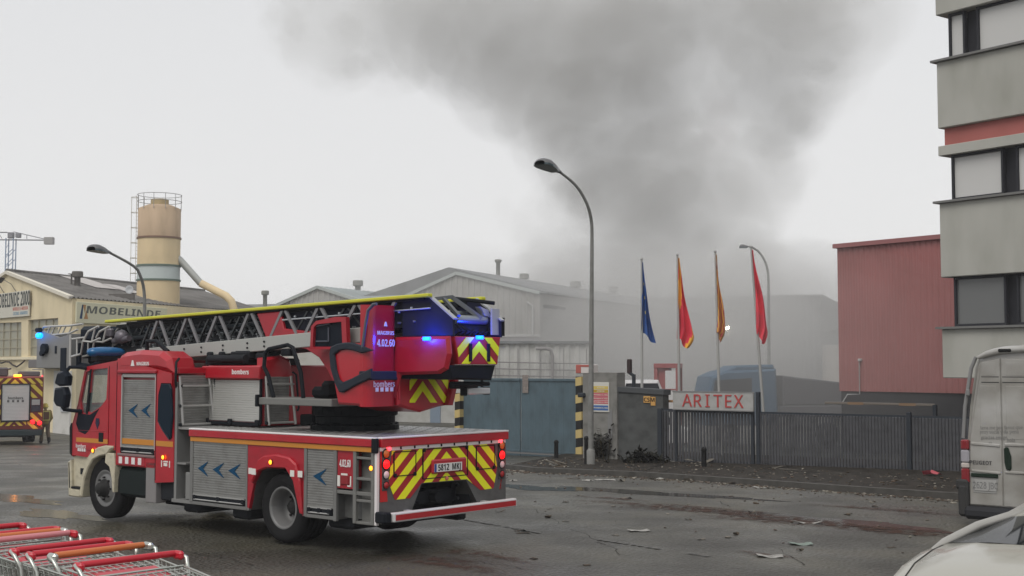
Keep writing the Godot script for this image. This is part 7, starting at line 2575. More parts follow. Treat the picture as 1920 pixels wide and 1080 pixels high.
func build_second_engine() -> void:
	var t := thing("fire_engine", "second fire engine further off, with grey rear shutter and ochre chevrons", "fire engine", Vector3(-20.791, -1.05, -57), 0.444)
	var red := mat("fire_red_far", lin(0.24, 0.04, 0.035), 0.4, 0.0, 0.3)
	var lime := mat("chevron_ochre", lin(0.55, 0.43, 0.05), 0.5)
	var dark := mat("dark_steel", lin(0.022, 0.024, 0.028), 0.5)
	var x0: float = Vector2(-2.398, 1.761).x
	var top: float = Vector2(-0.724, 3.006).y
	var low: float = Vector2(-0.673, 0.66).y
	var st := mb()
	box(st, Vector3(x0 * 0.5, (top + low) * 0.5, -3.2), Vector3(-x0, top - low, 6.4), 0.05)
	put("body", st, red, t)
	st = mb()
	box(st, Vector3(x0 * 0.5, (top + low) * 0.5 - 0.1, -7.4), Vector3(-x0 - 0.1, top - low - 0.3, 1.9), 0.15)
	put("cab", st, red, t)
	# chevron skin round the shutter
	var face_o := [Vector2(x0 + 0.03, low + 0.03), Vector2(-0.03, low + 0.03), Vector2(-0.03, top - 0.05), Vector2(x0 + 0.03, top - 0.05)]
	var shutter_r := rect(Vector2(-1.712, 1.077), Vector2(-0.605, 2.653))
	st = mb()
	prism(st, face_o, 0.0, 0.012)
	var sk := put("rear_panel", st, mat("chevron_red_far", lin(0.13, 0.035, 0.03), 0.5), t)
	var upper := [Vector2(x0 + 0.05, shutter_r[2].y + 0.03), Vector2(-0.05, shutter_r[2].y + 0.03), Vector2(-0.05, top - 0.08), Vector2(x0 + 0.05, top - 0.08)]
	stripes("chevron_stripe", sk, upper, lime, x0 * 0.5, top + 0.9, 0.34, 0.5, 1.0, 0.01, 0.02)
	var right := [Vector2(shutter_r[1].x + 0.05, Vector2(-0.482, 2.064).y), Vector2(-0.05, Vector2(-0.482, 2.064).y), Vector2(-0.05, shutter_r[2].y), Vector2(shutter_r[1].x + 0.05, shutter_r[2].y)]
	stripes("chevron_stripe", sk, right, lime, x0 * 0.5, top + 0.9, 0.44, 0.5, 1.0, 0.01, 0.02)
	var rlow := [Vector2(shutter_r[1].x - 0.05, Vector2(-0.453, 0.702).y), Vector2(-0.05, Vector2(-0.453, 0.702).y), Vector2(-0.05, Vector2(-0.468, 1.406).y), Vector2(shutter_r[1].x - 0.05, Vector2(-0.468, 1.406).y)]
	stripes("chevron_stripe", sk, rlow, lime, x0 * 0.5, top + 0.9, 0.44, 0.5, 1.0, 0.01, 0.02)
	var strip := [Vector2(x0 + 0.05, Vector2(-0.677, 0.847).y), Vector2(shutter_r[1].x - 0.1, Vector2(-0.677, 0.847).y), Vector2(shutter_r[1].x - 0.1, Vector2(-0.681, 1.035).y), Vector2(x0 + 0.05, Vector2(-0.681, 1.035).y)]
	stripes("chevron_stripe", sk, strip, lime, x0 * 0.5, top + 0.9, 0.3, 0.5, 1.0, 0.01, 0.02)
	var left := [Vector2(x0 + 0.05, low + 0.2), Vector2(shutter_r[0].x - 0.05, low + 0.2), Vector2(shutter_r[0].x - 0.05, top - 0.4), Vector2(x0 + 0.05, top - 0.4)]
	stripes("chevron_stripe", sk, left, lime, x0 * 0.5, top + 0.9, 0.44, 0.5, 1.0, 0.01, 0.02)
	var sw: float = shutter_r[1].x - shutter_r[0].x
	var sh: float = shutter_r[2].y - shutter_r[0].y
	var sc := shutter("roller_shutter", t, sw, sh, Transform3D(Basis(), Vector3(shutter_r[0].x, shutter_r[0].y, 0.02)), mat("shutter_far", lin(0.5, 0.5, 0.5), 0.5, 0.3), 0.06)
	words("bombers", 0.11, mat("print_dark_grey", lin(0.1, 0.1, 0.1), 0.6), sc, Transform3D(Basis(), Vector3(Vector2(-1.166, 2.071).x, Vector2(-1.166, 2.071).y, 0.035)))
	for k in 4:
		st = mb()
		box(st, Vector3(Vector2(-1.163, 1.931).x - 0.3 + k * 0.2, Vector2(-1.163, 1.931).y, 0.03), Vector3(0.09, 0.1, 0.01))
		put("print_mark", st, mats["print_dark_grey"], sc)
	st = mb()
	for q in [[shutter_r[0].x - 0.02, shutter_r[2].x + 0.02, shutter_r[2].y + 0.02, 0.05], [shutter_r[0].x - 0.02, shutter_r[2].x + 0.02, shutter_r[0].y - 0.02, 0.06]]:
		box(st, Vector3((q[0] + q[1]) * 0.5, q[2], 0.03), Vector3(q[1] - q[0], q[3], 0.05))
	for x in [shutter_r[0].x - 0.03, shutter_r[1].x + 0.03]:
		box(st, Vector3(x, (shutter_r[0].y + shutter_r[2].y) * 0.5, 0.03), Vector3(0.05, sh, 0.05))
	put("shutter_frame", st, dark, t)
	# side locker opening, lamps, bumper
	var o := rect(Vector2(-0.513, 1.454), Vector2(-0.125, 2.013))
	st = mb()
	box(st, Vector3((o[0].x + o[1].x) * 0.5, (o[0].y + o[2].y) * 0.5, 0.02), Vector3(o[1].x - o[0].x, o[2].y - o[0].y, 0.03), 0.01)
	put("equipment_bay", st, mat("bay_dark", lin(0.05, 0.05, 0.065), 0.5), t)
	st = mb()
	box(st, Vector3((o[0].x + o[1].x) * 0.5, o[2].y - 0.15, 0.045), Vector3(0.34, 0.24, 0.03), 0.02)
	put("equipment_box", st, mat("bay_pale", lin(0.3, 0.3, 0.3), 0.5), t)
	var lit := glow("lamp_red_far_lit", Color(1.0, 0.12, 0.14), 2.2)
	for px in 2:
		var p: Vector2 = [Vector2(-0.437, 1.007), Vector2(-0.148, 0.954)][px]
		lens(t, "tail_lamp", Vector3(p.x, p.y, 0.02), Vector3(0, 0, 1), 0.1, lit)
	omni(t, "tail_light", Vector3(Vector2(-0.304, 0.981).x, Vector2(-0.304, 0.981).y, 0.35), Color(1, 0.1, 0.1), 0.08)
	var ap: Vector2 = Vector2(-1.098, 3.007)
	st = mb()
	box(st, Vector3(ap.x, ap.y + 0.04, 0.02), Vector3(0.34, 0.1, 0.1), 0.03)
	put("amber_lamp", st, glow("lamp_amber_far_lit", Color(1.0, 0.6, 0.15), 4.0), t)
	omni(t, "amber_light", Vector3(ap.x, ap.y + 0.04, 0.2), Color(1, 0.6, 0.2), 0.06)
	st = mb()
	box(st, Vector3(x0 * 0.5, low - 0.12, -0.05), Vector3(-x0 - 0.1, 0.26, 0.4), 0.03)
	put("bumper", st, mat("bumper_dark_teal", lin(0.03, 0.045, 0.05), 0.5), t)
	st = mb()
	box(st, Vector3(x0 * 0.5, 0.55, -3.5), Vector3(1.6, 0.4, 7.0))
	put("chassis", st, dark, t)
	for q in [[-0.42, -2.0], [x0 + 0.42, -2.0], [-0.35, -6.4], [x0 + 0.35, -6.4]]:
		var w := wheel(t, Vector3(q[0], 0.48, q[1]), 0.48, 0.5, 1.0, true, mat("rim_grey", lin(0.17, 0.17, 0.17), 0.5, 0.2))
		w.rotation.y = PI / 2 if q[0] > -1 else -PI / 2
	# roof gear: ladders and boxes
	st = mb()
	for k in 2:
		bar(st, Vector3(x0 * 0.5 - 0.7 + k * 0.5, top + 0.35, 0.1), Vector3(x0 * 0.5 - 0.7 + k * 0.5, top + 0.25, -5.5), 0.04, 6)
	for k in 12:
		bar(st, Vector3(x0 * 0.5 - 0.7, top + 0.33, -0.2 - k * 0.42), Vector3(x0 * 0.5 - 0.2, top + 0.33, -0.2 - k * 0.42), 0.02, 5)
	box(st, Vector3(-0.6, top + 0.12, -0.4), Vector3(0.9, 0.22, 0.5), 0.04)
	box(st, Vector3(x0 + 0.6, top + 0.2, -0.8), Vector3(0.7, 0.4, 0.8), 0.06)
	bar(st, Vector3(-0.05, top, 0.02), Vector3(-0.05, top + 0.3, 0.02), 0.025, 6)
	bar(st, Vector3(-0.05, top + 0.3, 0.02), Vector3(-0.05, top + 0.3, -5), 0.025, 6)
	put("roof_gear", st, mat("roof_gear_grey", lin(0.1, 0.09, 0.1), 0.5), t)
	lens(t, "marker_lamp", Vector3(-0.06, top + 0.03, 0.01), Vector3(0, 0, 1), 0.04, glow("lamp_marker_red_lit", Color(1.0, 0.25, 0.3), 3.0), false)



# ---------------------------------------------------------------- the firefighter

# one skin round a set of tapered bones: [from, to, radius, radius, colour]
func flesh(st: SurfaceTool, bones: Array, cell: float, soft: float) -> void:
	var lo := Vector3.INF
	var hi := -Vector3.INF
	for b in bones:
		var r: float = maxf(b[2], b[3]) + soft * 3.0 + cell * 2.0
		lo = lo.min(b[0] - Vector3.ONE * r).min(b[1] - Vector3.ONE * r)
		hi = hi.max(b[0] + Vector3.ONE * r).max(b[1] + Vector3.ONE * r)
	var nx := int((hi.x - lo.x) / cell) + 2
	var ny := int((hi.y - lo.y) / cell) + 2
	var nz := int((hi.z - lo.z) / cell) + 2
	var f := PackedFloat32Array()
	f.resize(nx * ny * nz)
	for b in bones:
		var r: float = maxf(b[2], b[3]) + soft * 3.0 + cell
		var a: Vector3 = (((b[0] as Vector3).min(b[1]) - Vector3.ONE * r) - lo) / cell
		var c: Vector3 = (((b[0] as Vector3).max(b[1]) + Vector3.ONE * r) - lo) / cell
		for k in range(maxi(int(a.z), 0), mini(int(c.z) + 2, nz)):
			for j in range(maxi(int(a.y), 0), mini(int(c.y) + 2, ny)):
				for i in range(maxi(int(a.x), 0), mini(int(c.x) + 2, nx)):
					var d := bone_far(lo + Vector3(i, j, k) * cell, b)
					if d < soft * 6.0:
						f[i + nx * (j + ny * k)] += exp(-d / soft)
	var made := {}
	var pts := []
	var edges := [[0, 1], [2, 3], [4, 5], [6, 7], [0, 2], [1, 3], [4, 6], [5, 7], [0, 4], [1, 5], [2, 6], [3, 7]]
	for k in nz - 1:
		for j in ny - 1:
			var row := nx * (j + ny * k)
			for i in nx - 1:
				var v := []
				var n_in := 0
				for q in 8:
					var x: float = f[row + i + (q & 1) + nx * ((q >> 1) & 1) + nx * ny * (q >> 2)] - 1.0
					v.append(x)
					if x > 0.0:
						n_in += 1
				if n_in == 0 or n_in == 8:
					continue
				var p := Vector3.ZERO
				var m := 0
				for e in edges:
					var u: float = v[e[0]]
					var w: float = v[e[1]]
					if (u > 0.0) != (w > 0.0):
						var t := u / (u - w)
						var pa := Vector3(e[0] & 1, (e[0] >> 1) & 1, e[0] >> 2)
						var pb := Vector3(e[1] & 1, (e[1] >> 1) & 1, e[1] >> 2)
						p += pa.lerp(pb, t)
						m += 1
				made[i + nx * (j + ny * k)] = pts.size()
				pts.append(lo + (Vector3(i, j, k) + p / m) * cell)
	var tone := []
	for p in pts:
		var best := 1e9
		var c := Color.WHITE
		for b in bones:
			var d := bone_far(p, b)
			if d < best:
				best = d
				c = b[4]
		tone.append(c)
	st.set_smooth_group(1)
	var step := [1, nx, nx * ny]
	for at in made:
		var k: int = at / (nx * ny)
		var j: int = (at / nx) % ny
		var i: int = at % nx
		var s0 := f[at] > 1.0
		for ax in 3:
			var a1: int = step[(ax + 1) % 3]
			var a2: int = step[(ax + 2) % 3]
			if (f[at + step[ax]] > 1.0) == s0:
				continue
			if not (made.has(at - a1) and made.has(at - a2) and made.has(at - a1 - a2)):
				continue
			var q := [made[at], made[at - a1], made[at - a1 - a2], made[at - a2]]
			var out := Vector3.ZERO
			out[ax] = 1.0 if s0 else -1.0
			var n: Vector3 = (pts[q[2]] - pts[q[0]]).cross(pts[q[1]] - pts[q[0]]) + (pts[q[3]] - pts[q[0]]).cross(pts[q[2]] - pts[q[0]])
			var order := [0, 1, 2, 0, 2, 3] if n.dot(out) > 0.0 else [0, 2, 1, 0, 3, 2]
			for o in order:
				st.set_color(tone[q[o]])
				st.add_vertex(pts[q[o]])


func bone_far(p: Vector3, b: Array) -> float:
	var d: Vector3 = b[1] - b[0]
	var t := clampf((p - b[0]).dot(d) / maxf(d.length_squared(), 1e-9), 0.0, 1.0)
	return p.distance_to(b[0] + d * t) - lerpf(b[2], b[3], t)


func hand_bones(wrist: Vector3, towards: Vector3, palm_side: Vector3, c: Color) -> Array:
	var d := towards.normalized()
	var s := d.cross(palm_side).normalized()
	var n := s.cross(d).normalized()
	var out := [[wrist, wrist + d * 0.05, 0.026, 0.03, c], [wrist + d * 0.04 - s * 0.02, wrist + d * 0.085 - s * 0.025, 0.02, 0.016, c], [wrist + d * 0.04 + s * 0.02, wrist + d * 0.085 + s * 0.025, 0.02, 0.016, c]]
	for k in 4:
		var a := wrist + d * 0.09 + s * (-0.03 + 0.02 * k)
		var l: float = [0.034, 0.04, 0.038, 0.03][k]
		var m := a + d * l + n * 0.008
		out.append([a, m, 0.0105, 0.01, c])
		out.append([m, m + d * l * 0.6 + n * l * 0.6, 0.01, 0.0085, c])
	var th := wrist + d * 0.035 - s * 0.035
	out.append([th, th + d * 0.035 - s * 0.02 + n * 0.015, 0.014, 0.012, c])
	out.append([th + d * 0.035 - s * 0.02 + n * 0.015, th + d * 0.065 - s * 0.018 + n * 0.03, 0.012, 0.01, c])
	return out


func build_firefighter() -> void:
	var at: Vector3 = Vector3(-21.381, -1.107, -58.899)
	var t := thing("person", "firefighter in yellow helmet and tan jacket walking away beside the second engine", "person", at, deg_to_rad(-148))
	var coat := Color(0.3, 0.22, 0.085)
	var legs := Color(0.15, 0.11, 0.075)
	var boot := Color(0.02, 0.018, 0.018)
	var glove := Color(0.04, 0.035, 0.03)
	var skin_c := Color(0.4, 0.24, 0.17)
	var hair := Color(0.03, 0.02, 0.015)
	var hl := Vector3(0.1, 0.92, 0)
	var hr := Vector3(-0.1, 0.92, 0)
	var bones := [
		[Vector3(0, 0.96, 0), Vector3(0, 1.14, 0.0), 0.165, 0.155, coat], [Vector3(0, 1.14, 0), Vector3(0, 1.34, 0.02), 0.16, 0.17, coat],
		[Vector3(0.09, 1.36, 0.01), Vector3(0.17, 1.43, 0), 0.12, 0.085, coat], [Vector3(-0.09, 1.36, 0.01), Vector3(-0.17, 1.43, 0), 0.12, 0.085, coat],
		[Vector3(0, 1.42, 0), Vector3(0, 1.52, 0.02), 0.09, 0.065, coat],
		[hl, Vector3(0.11, 0.53, 0.17), 0.115, 0.085, legs], [Vector3(0.11, 0.53, 0.17), Vector3(0.11, 0.14, 0.24), 0.085, 0.075, legs],
		[hr, Vector3(-0.11, 0.52, -0.04), 0.115, 0.085, legs], [Vector3(-0.11, 0.52, -0.04), Vector3(-0.11, 0.18, -0.3), 0.085, 0.075, legs],
		[Vector3(0.11, 0.2, 0.24), Vector3(0.11, 0.08, 0.26), 0.07, 0.065, boot], [Vector3(0.11, 0.055, 0.26), Vector3(0.12, 0.05, 0.43), 0.055, 0.048, boot],
		[Vector3(-0.11, 0.22, -0.3), Vector3(-0.11, 0.12, -0.34), 0.07, 0.062, boot], [Vector3(-0.11, 0.1, -0.34), Vector3(-0.12, 0.045, -0.18), 0.052, 0.045, boot],
		[Vector3(0.2, 1.43, 0), Vector3(0.27, 1.16, -0.04), 0.08, 0.066, coat], [Vector3(0.27, 1.16, -0.04), Vector3(0.24, 0.94, 0.1), 0.066, 0.05, coat],
		[Vector3(-0.2, 1.43, 0), Vector3(-0.27, 1.16, 0.0), 0.08, 0.066, coat], [Vector3(-0.27, 1.16, 0.0), Vector3(-0.22, 0.97, 0.16), 0.066, 0.05, coat]]
	var st := mb()
	flesh(st, bones, 0.016, 0.012)
	var c := Vector3(0, 1.64, 0.05)
	flesh(st, [[c + Vector3(0, -0.12, -0.03), c + Vector3(0, -0.05, -0.02), 0.058, 0.06, skin_c], [c + Vector3(0, 0.02, -0.01), c + Vector3(0, 0.05, -0.01), 0.088, 0.085, hair], [c + Vector3(0, -0.03, 0.02), c + Vector3(0, -0.08, 0.05), 0.068, 0.042, skin_c], [c + Vector3(0, 0.0, 0.085), c + Vector3(0, -0.03, 0.105), 0.012, 0.016, skin_c], [c + Vector3(0.03, -0.07, 0.085), c + Vector3(-0.03, -0.07, 0.085), 0.01, 0.01, Color(0.3, 0.1, 0.09)], [c + Vector3(0.085, 0.01, -0.01), c + Vector3(0.09, -0.03, -0.005), 0.014, 0.012, skin_c], [c + Vector3(-0.085, 0.01, -0.01), c + Vector3(-0.09, -0.03, -0.005), 0.014, 0.012, skin_c], [c + Vector3(0.032, 0.012, 0.078), c + Vector3(0.036, 0.012, 0.078), 0.012, 0.012, Color(0.5, 0.48, 0.45)], [c + Vector3(-0.032, 0.012, 0.078), c + Vector3(-0.036, 0.012, 0.078), 0.012, 0.012, Color(0.5, 0.48, 0.45)]], 0.008, 0.006)
	flesh(st, hand_bones(Vector3(0.24, 0.93, 0.1), Vector3(-0.05, -1, 0.3), Vector3(-1, 0, 0), glove), 0.005, 0.0025)
	flesh(st, hand_bones(Vector3(-0.22, 0.96, 0.17), Vector3(0.05, -0.9, 0.5), Vector3(1, 0, 0), glove), 0.005, 0.0025)
	var m := mat("clothing", Color(1, 1, 1), 0.85)
	m.vertex_color_use_as_albedo = true
	put("body", st, m, t)
	st = mb()
	var hx := Transform3D(Basis.from_scale(Vector3(0.9, 1, 1.08)), c + Vector3(0, 0.035, 0.0))
	lathe(st, [Vector2(0.185, -0.03), Vector2(0.19, -0.018), Vector2(0.135, 0.01), Vector2(0.132, 0.06), Vector2(0.11, 0.115), Vector2(0.06, 0.148), Vector2(0, 0.155)], 24, hx)
	box(st, c + Vector3(0, 0.16, 0.0), Vector3(0.03, 0.05, 0.24), 0.012)
	put("helmet", st, mat("helmet_yellow", lin(0.62, 0.5, 0.06), 0.35, 0.0, 0.3), t)
	st = mb()
	lathe(st, [Vector2(0.118, -0.1), Vector2(0.125, -0.02)], 16, hx)
	put("neck_flap", st, mat("flap_lime", lin(0.55, 0.55, 0.25), 0.7), t)
	st = mb()
	box(st, Vector3(0, 1.26, -0.19), Vector3(0.24, 0.34, 0.06), 0.02)
	put("back_panel", st, mat("panel_brown", lin(0.16, 0.09, 0.05), 0.8), t)
	st = mb()
	for q in [[Vector3(0, 1.45, -0.18), Vector3(0.33, 0.05, 0.06)], [Vector3(0, 1.06, -0.175), Vector3(0.34, 0.05, 0.06)], [Vector3(0.15, 1.26, -0.18), Vector3(0.05, 0.38, 0.06)], [Vector3(-0.15, 1.26, -0.18), Vector3(0.05, 0.38, 0.06)]]:
		box(st, q[0], q[1], 0.012)
	put("reflective_band", st, mat("band_lime", lin(0.6, 0.56, 0.18), 0.5), t)



# ---------------------------------------------------------------- the white van, seen from behind

func build_van() -> void:
	var t := thing("van", "tall dirty white panel van seen from behind, words wiped into its rear doors", "van", Vector3(7.193, 0, -20.3), -0.705)
	var white := mat("van_white", lin(0.46, 0.46, 0.45), 0.28, 0.0, 0.4)
	white.albedo_texture = noise_tex(256, 0.012, [[0.0, Color(0.62, 0.6, 0.56)], [0.5, Color(0.86, 0.85, 0.83)], [1.0, Color(1, 1, 1)]], 91, 5)
	white.uv1_triplanar = true
	white.uv1_world_triplanar = true
	white.uv1_scale = Vector3.ONE * 0.35
	var w := 2.05
	var half := [Vector2(-0.05, 0.2), Vector2(-0.06, 0.75), Vector2(-0.03, 1.25), Vector2(0.02, 1.8), Vector2(0.12, 2.42), Vector2(0.17, 2.56), Vector2(0.3, 2.66), Vector2(0.6, 2.74), Vector2(1.0, 2.78)]
	var out := []
	for p in half:
		out.append(p)
	for k in range(half.size() - 2, -1, -1):
		out.append(Vector2(2.0 - half[k].x, half[k].y))
	var st := mb()
	prism(st, out, -5.2, 0.0, 0.07, Transform3D(), -1)
	put("body", st, white, t)
	# rear doors, a little proud, with a seam between
	var seam: float = Vector2(0.539, 1.5).x
	for k in 2:
		var x0 := 0.02 if k == 0 else seam + 0.006
		var x1 := seam - 0.006 if k == 0 else 1.98
		var door_o := [Vector2(x0 if k == 0 else x0, 0.27), Vector2(x1, 0.27), Vector2(x1, 2.56 if k == 0 else 2.4), Vector2(x0 + (0.22 if k == 0 else 0.0), 2.5 if k == 0 else 2.6), Vector2(x0 + (0.02 if k == 0 else 0.0), 1.3)]
		if k == 1:
			door_o = [Vector2(x0, 0.27), Vector2(x1, 0.27), Vector2(x1 - 0.02, 1.3), Vector2(x1 - 0.22, 2.5), Vector2(x0, 2.56)]
		st = mb()
		prism(st, door_o, 0.0, 0.02, 0.012)
		var d := put("rear_door", st, white, t)
		st = mb()
		for q in [[2.27, 0.012], [2.185, 0.014]]:
			box(st, Vector3((x0 + x1) * 0.5 + (0.1 if k == 0 else -0.1), q[0], 0.019), Vector3(x1 - x0 - 0.24, q[1], 0.006))
		put("panel_gap", st, mat("gap_dark", lin(0.05, 0.05, 0.05), 0.6), d)
		for q in [[1.225, 0.05], [0.8, 0.045]]:
			st = mb()
			beam(st, Vector3(x0 + 0.03, q[0], 0.022), Vector3(x1 - 0.02, q[0] + (-0.02 if k == 0 else 0.0), 0.022), 0.03, q[1], 0.012)
			put("crease", st, white, d)
		st = mb()
		box(st, Vector3((x0 + x1) * 0.5 + (0.08 if k == 0 else -0.08), 2.39, 0.019), Vector3(x1 - x0 - 0.3, 0.2, 0.008), 0.003)
		box(st, Vector3((x0 + x1) * 0.5 + (0.06 if k == 0 else -0.06), 1.72, 0.019), Vector3(x1 - x0 - 0.26, 0.82, 0.01), 0.004)
		put("pressed_panel", st, white, d)
	st = mb()
	prism(st, [Vector2(0.57, 1.16), Vector2(0.6, 1.19), Vector2(0.64, 1.18), Vector2(0.68, 1.05), Vector2(0.68, 0.86), Vector2(0.65, 0.83), Vector2(0.6, 0.85), Vector2(0.575, 0.95)], 0.02, 0.05, 0.012)
	put("handle", st, mat("handle_dark_green", lin(0.018, 0.03, 0.022), 0.5), t)
	for y in [2.02, 0.9]:
		st = mb()
		box(st, Vector3(0.0 + (0.02 if y > 1.5 else -0.02), y, 0.015), Vector3(0.06, 0.1, 0.04), 0.01)
		put("hinge", st, mat("hinge_grey", lin(0.2, 0.2, 0.2), 0.5), t)
	# plate recess, plate
	st = mb()
	prism(st, [Vector2(0.03, 0.78), Vector2(0.48, 0.77), Vector2(0.44, 0.46), Vector2(0.08, 0.46)], 0.02, 0.026, 0.004)
	var rec := put("plate_recess", st, mat("recess_grey", lin(0.3, 0.3, 0.29), 0.5), t)
	st = mb()
	box(st, Vector3(0.26, 0.735, 0.034), Vector3(0.42, 0.06, 0.03), 0.008)
	put("plate_lamp_bar", st, mat("handle_dark_green", lin(0.018, 0.03, 0.022), 0.5), rec)
	st = mb()
	box(st, Vector3(0.27, 0.58, 0.031), Vector3(0.34, 0.17, 0.008), 0.003)
	var np := put("number_plate", st, mat("plate_dirty", lin(0.36, 0.36, 0.35), 0.6), rec)
	words("2628 JBC", 0.1, mat("plate_print_grey", lin(0.16, 0.16, 0.16), 0.6), np, Transform3D(Basis(), Vector3(0.27, 0.58, 0.0365)), "Droid Sans", 400, 0.72, "lettering", 0.004)
	words("PEUGEOT", 0.06, mat("badge_dark_grey", lin(0.06, 0.06, 0.06), 0.4), t, Transform3D(Basis(), Vector3(0.2, 0.93, 0.024)), "Droid Sans", 700, 0.95, "lettering", 0.006)
	# words wiped with a finger into the dirt
	var scrawl := mat("dirt_scrawl", lin(0.2, 0.2, 0.195), 0.9)
	for q in [["lava me por favor que estoy", 0.62, 1.49], ["muy sucia y da pena", 0.5, 1.42], ["gracias amigo", 0.42, 1.33], ["si", 0.36, 1.24], ["hola", 0.68, 1.3]]:
		words(q[0], 0.05, scrawl, t, Transform3D(Basis(Vector3(0, 0, 1), 0.04), Vector3(q[1], q[2], 0.0265)), "Droid Serif", 400, 0.9, "dirt_writing", 0.002)
	st = mb()
	var lip := []
	for k in 13:
		var f := -1.0 + k / 6.0
		lip.append(Vector3(1.0 + f * 0.8, 2.7 - 0.13 * pow(absf(f), 3.0), 0.02))
	tube(st, lip, [0.03, 0.05, 0.055, 0.06, 0.06, 0.06, 0.06, 0.06, 0.06, 0.06, 0.055, 0.05, 0.03], 8)
	put("roof_lip", st, white, t)
	st = mb()
	box(st, Vector3(0.63, 2.68, 0.075), Vector3(0.2, 0.05, 0.03), 0.012)
	put("third_brake_lamp", st, mat("lamp_smoked", lin(0.02, 0.02, 0.02), 0.3), t)
	# tail lamps: tall, wrapped round the corners
	for sx in 2:
		var xc := -0.055 if sx == 0 else 2.055
		for q in [[1.28, 1.12, "lamp_red_dark", lin(0.22, 0.012, 0.018)], [1.12, 0.92, "lamp_pale_grey", lin(0.34, 0.33, 0.36)], [0.92, 0.83, "lamp_white_clear", lin(0.5, 0.45, 0.42)], [0.83, 0.6, "lamp_red_dark", lin(0.22, 0.012, 0.018)]]:
			st = mb()
			box(st, Vector3(xc + (0.012 if sx == 0 else -0.012), (q[0] + q[1]) * 0.5, -0.05), Vector3(0.13, q[0] - q[1] - 0.004, 0.2), 0.02)
			put("tail_lamp", st, mat(q[2], q[3], 0.2, 0.0, 0.5), t)
	st = mb()
	box(st, Vector3(1.0, 0.15, 0.03), Vector3(2.12, 0.2, 0.22), 0.06)
	put("bumper", st, mat("bumper_dark_grey", lin(0.035, 0.036, 0.04), 0.6), t)
	st = mb()
	box(st, Vector3(-0.09, 0.58, -0.05), Vector3(0.2, 0.16, 0.26), 0.03)
	box(st, Vector3(-0.07, 0.33, -0.02), Vector3(0.16, 0.5, 0.24), 0.04)
	put("corner_guard", st, mat("gap_dark", lin(0.05, 0.05, 0.05), 0.6), t)
	st = mb()
	tube(st, [Vector3(-0.09, 1.3, -0.04), Vector3(-0.05, 1.8, -0.04), Vector3(0.06, 2.4, -0.04), Vector3(0.14, 2.58, -0.04)], 0.03, 6)
	put("corner_seam", st, mat("seam_grey", lin(0.22, 0.22, 0.22), 0.5), t)
	for q in [[0.05, -1.0], [1.95, -1.0], [0.05, -4.2], [1.95, -4.2]]:
		var wh := wheel(t, Vector3(q[0], 0.34, q[1]), 0.34, 0.24, 1.0, false, mat("rim_grey", lin(0.17, 0.17, 0.17), 0.5, 0.2))
		wh.rotation.y = PI / 2 if q[0] > 1 else -PI / 2
	st = mb()
	box(st, Vector3(1.0, 1.9, -4.9), Vector3(1.7, 0.8, 0.7), 0.05)
	put("windscreen", st, mat("gloss_black", lin(0.012, 0.014, 0.022), 0.15), t)



# ---------------------------------------------------------------- the pale car at the lower right
# own axes: x across, y up, z towards the nose; the origin lies under the middle of the windscreen's foot

func ring_at(z: float, prof: Array, sx: float, sy: float, y0: float) -> Array:
	var r := []
	for p in prof:
		r.append(Vector3(p.x * sx, y0 + p.y * sy, z))
	for k in range(prof.size() - 2, -1, -1):
		r.append(Vector3(-prof[k].x * sx, y0 + prof[k].y * sy, z))
	return r


func loft(st: SurfaceTool, rings: Array, centre: Vector3, cap := true) -> void:
	for i in rings.size() - 1:
		for k in rings[i].size() - 1:
			var m: Vector3 = (rings[i][k] + rings[i + 1][k + 1]) * 0.5
			face(st, [rings[i][k], rings[i][k + 1], rings[i + 1][k + 1], rings[i + 1][k]], m - Vector3(0, centre.y, m.z), 1)
	if cap:
		face(st, rings[0], rings[0][0] - rings[1][0])
		face(st, rings[-1], rings[-1][0] - rings[-2][0])


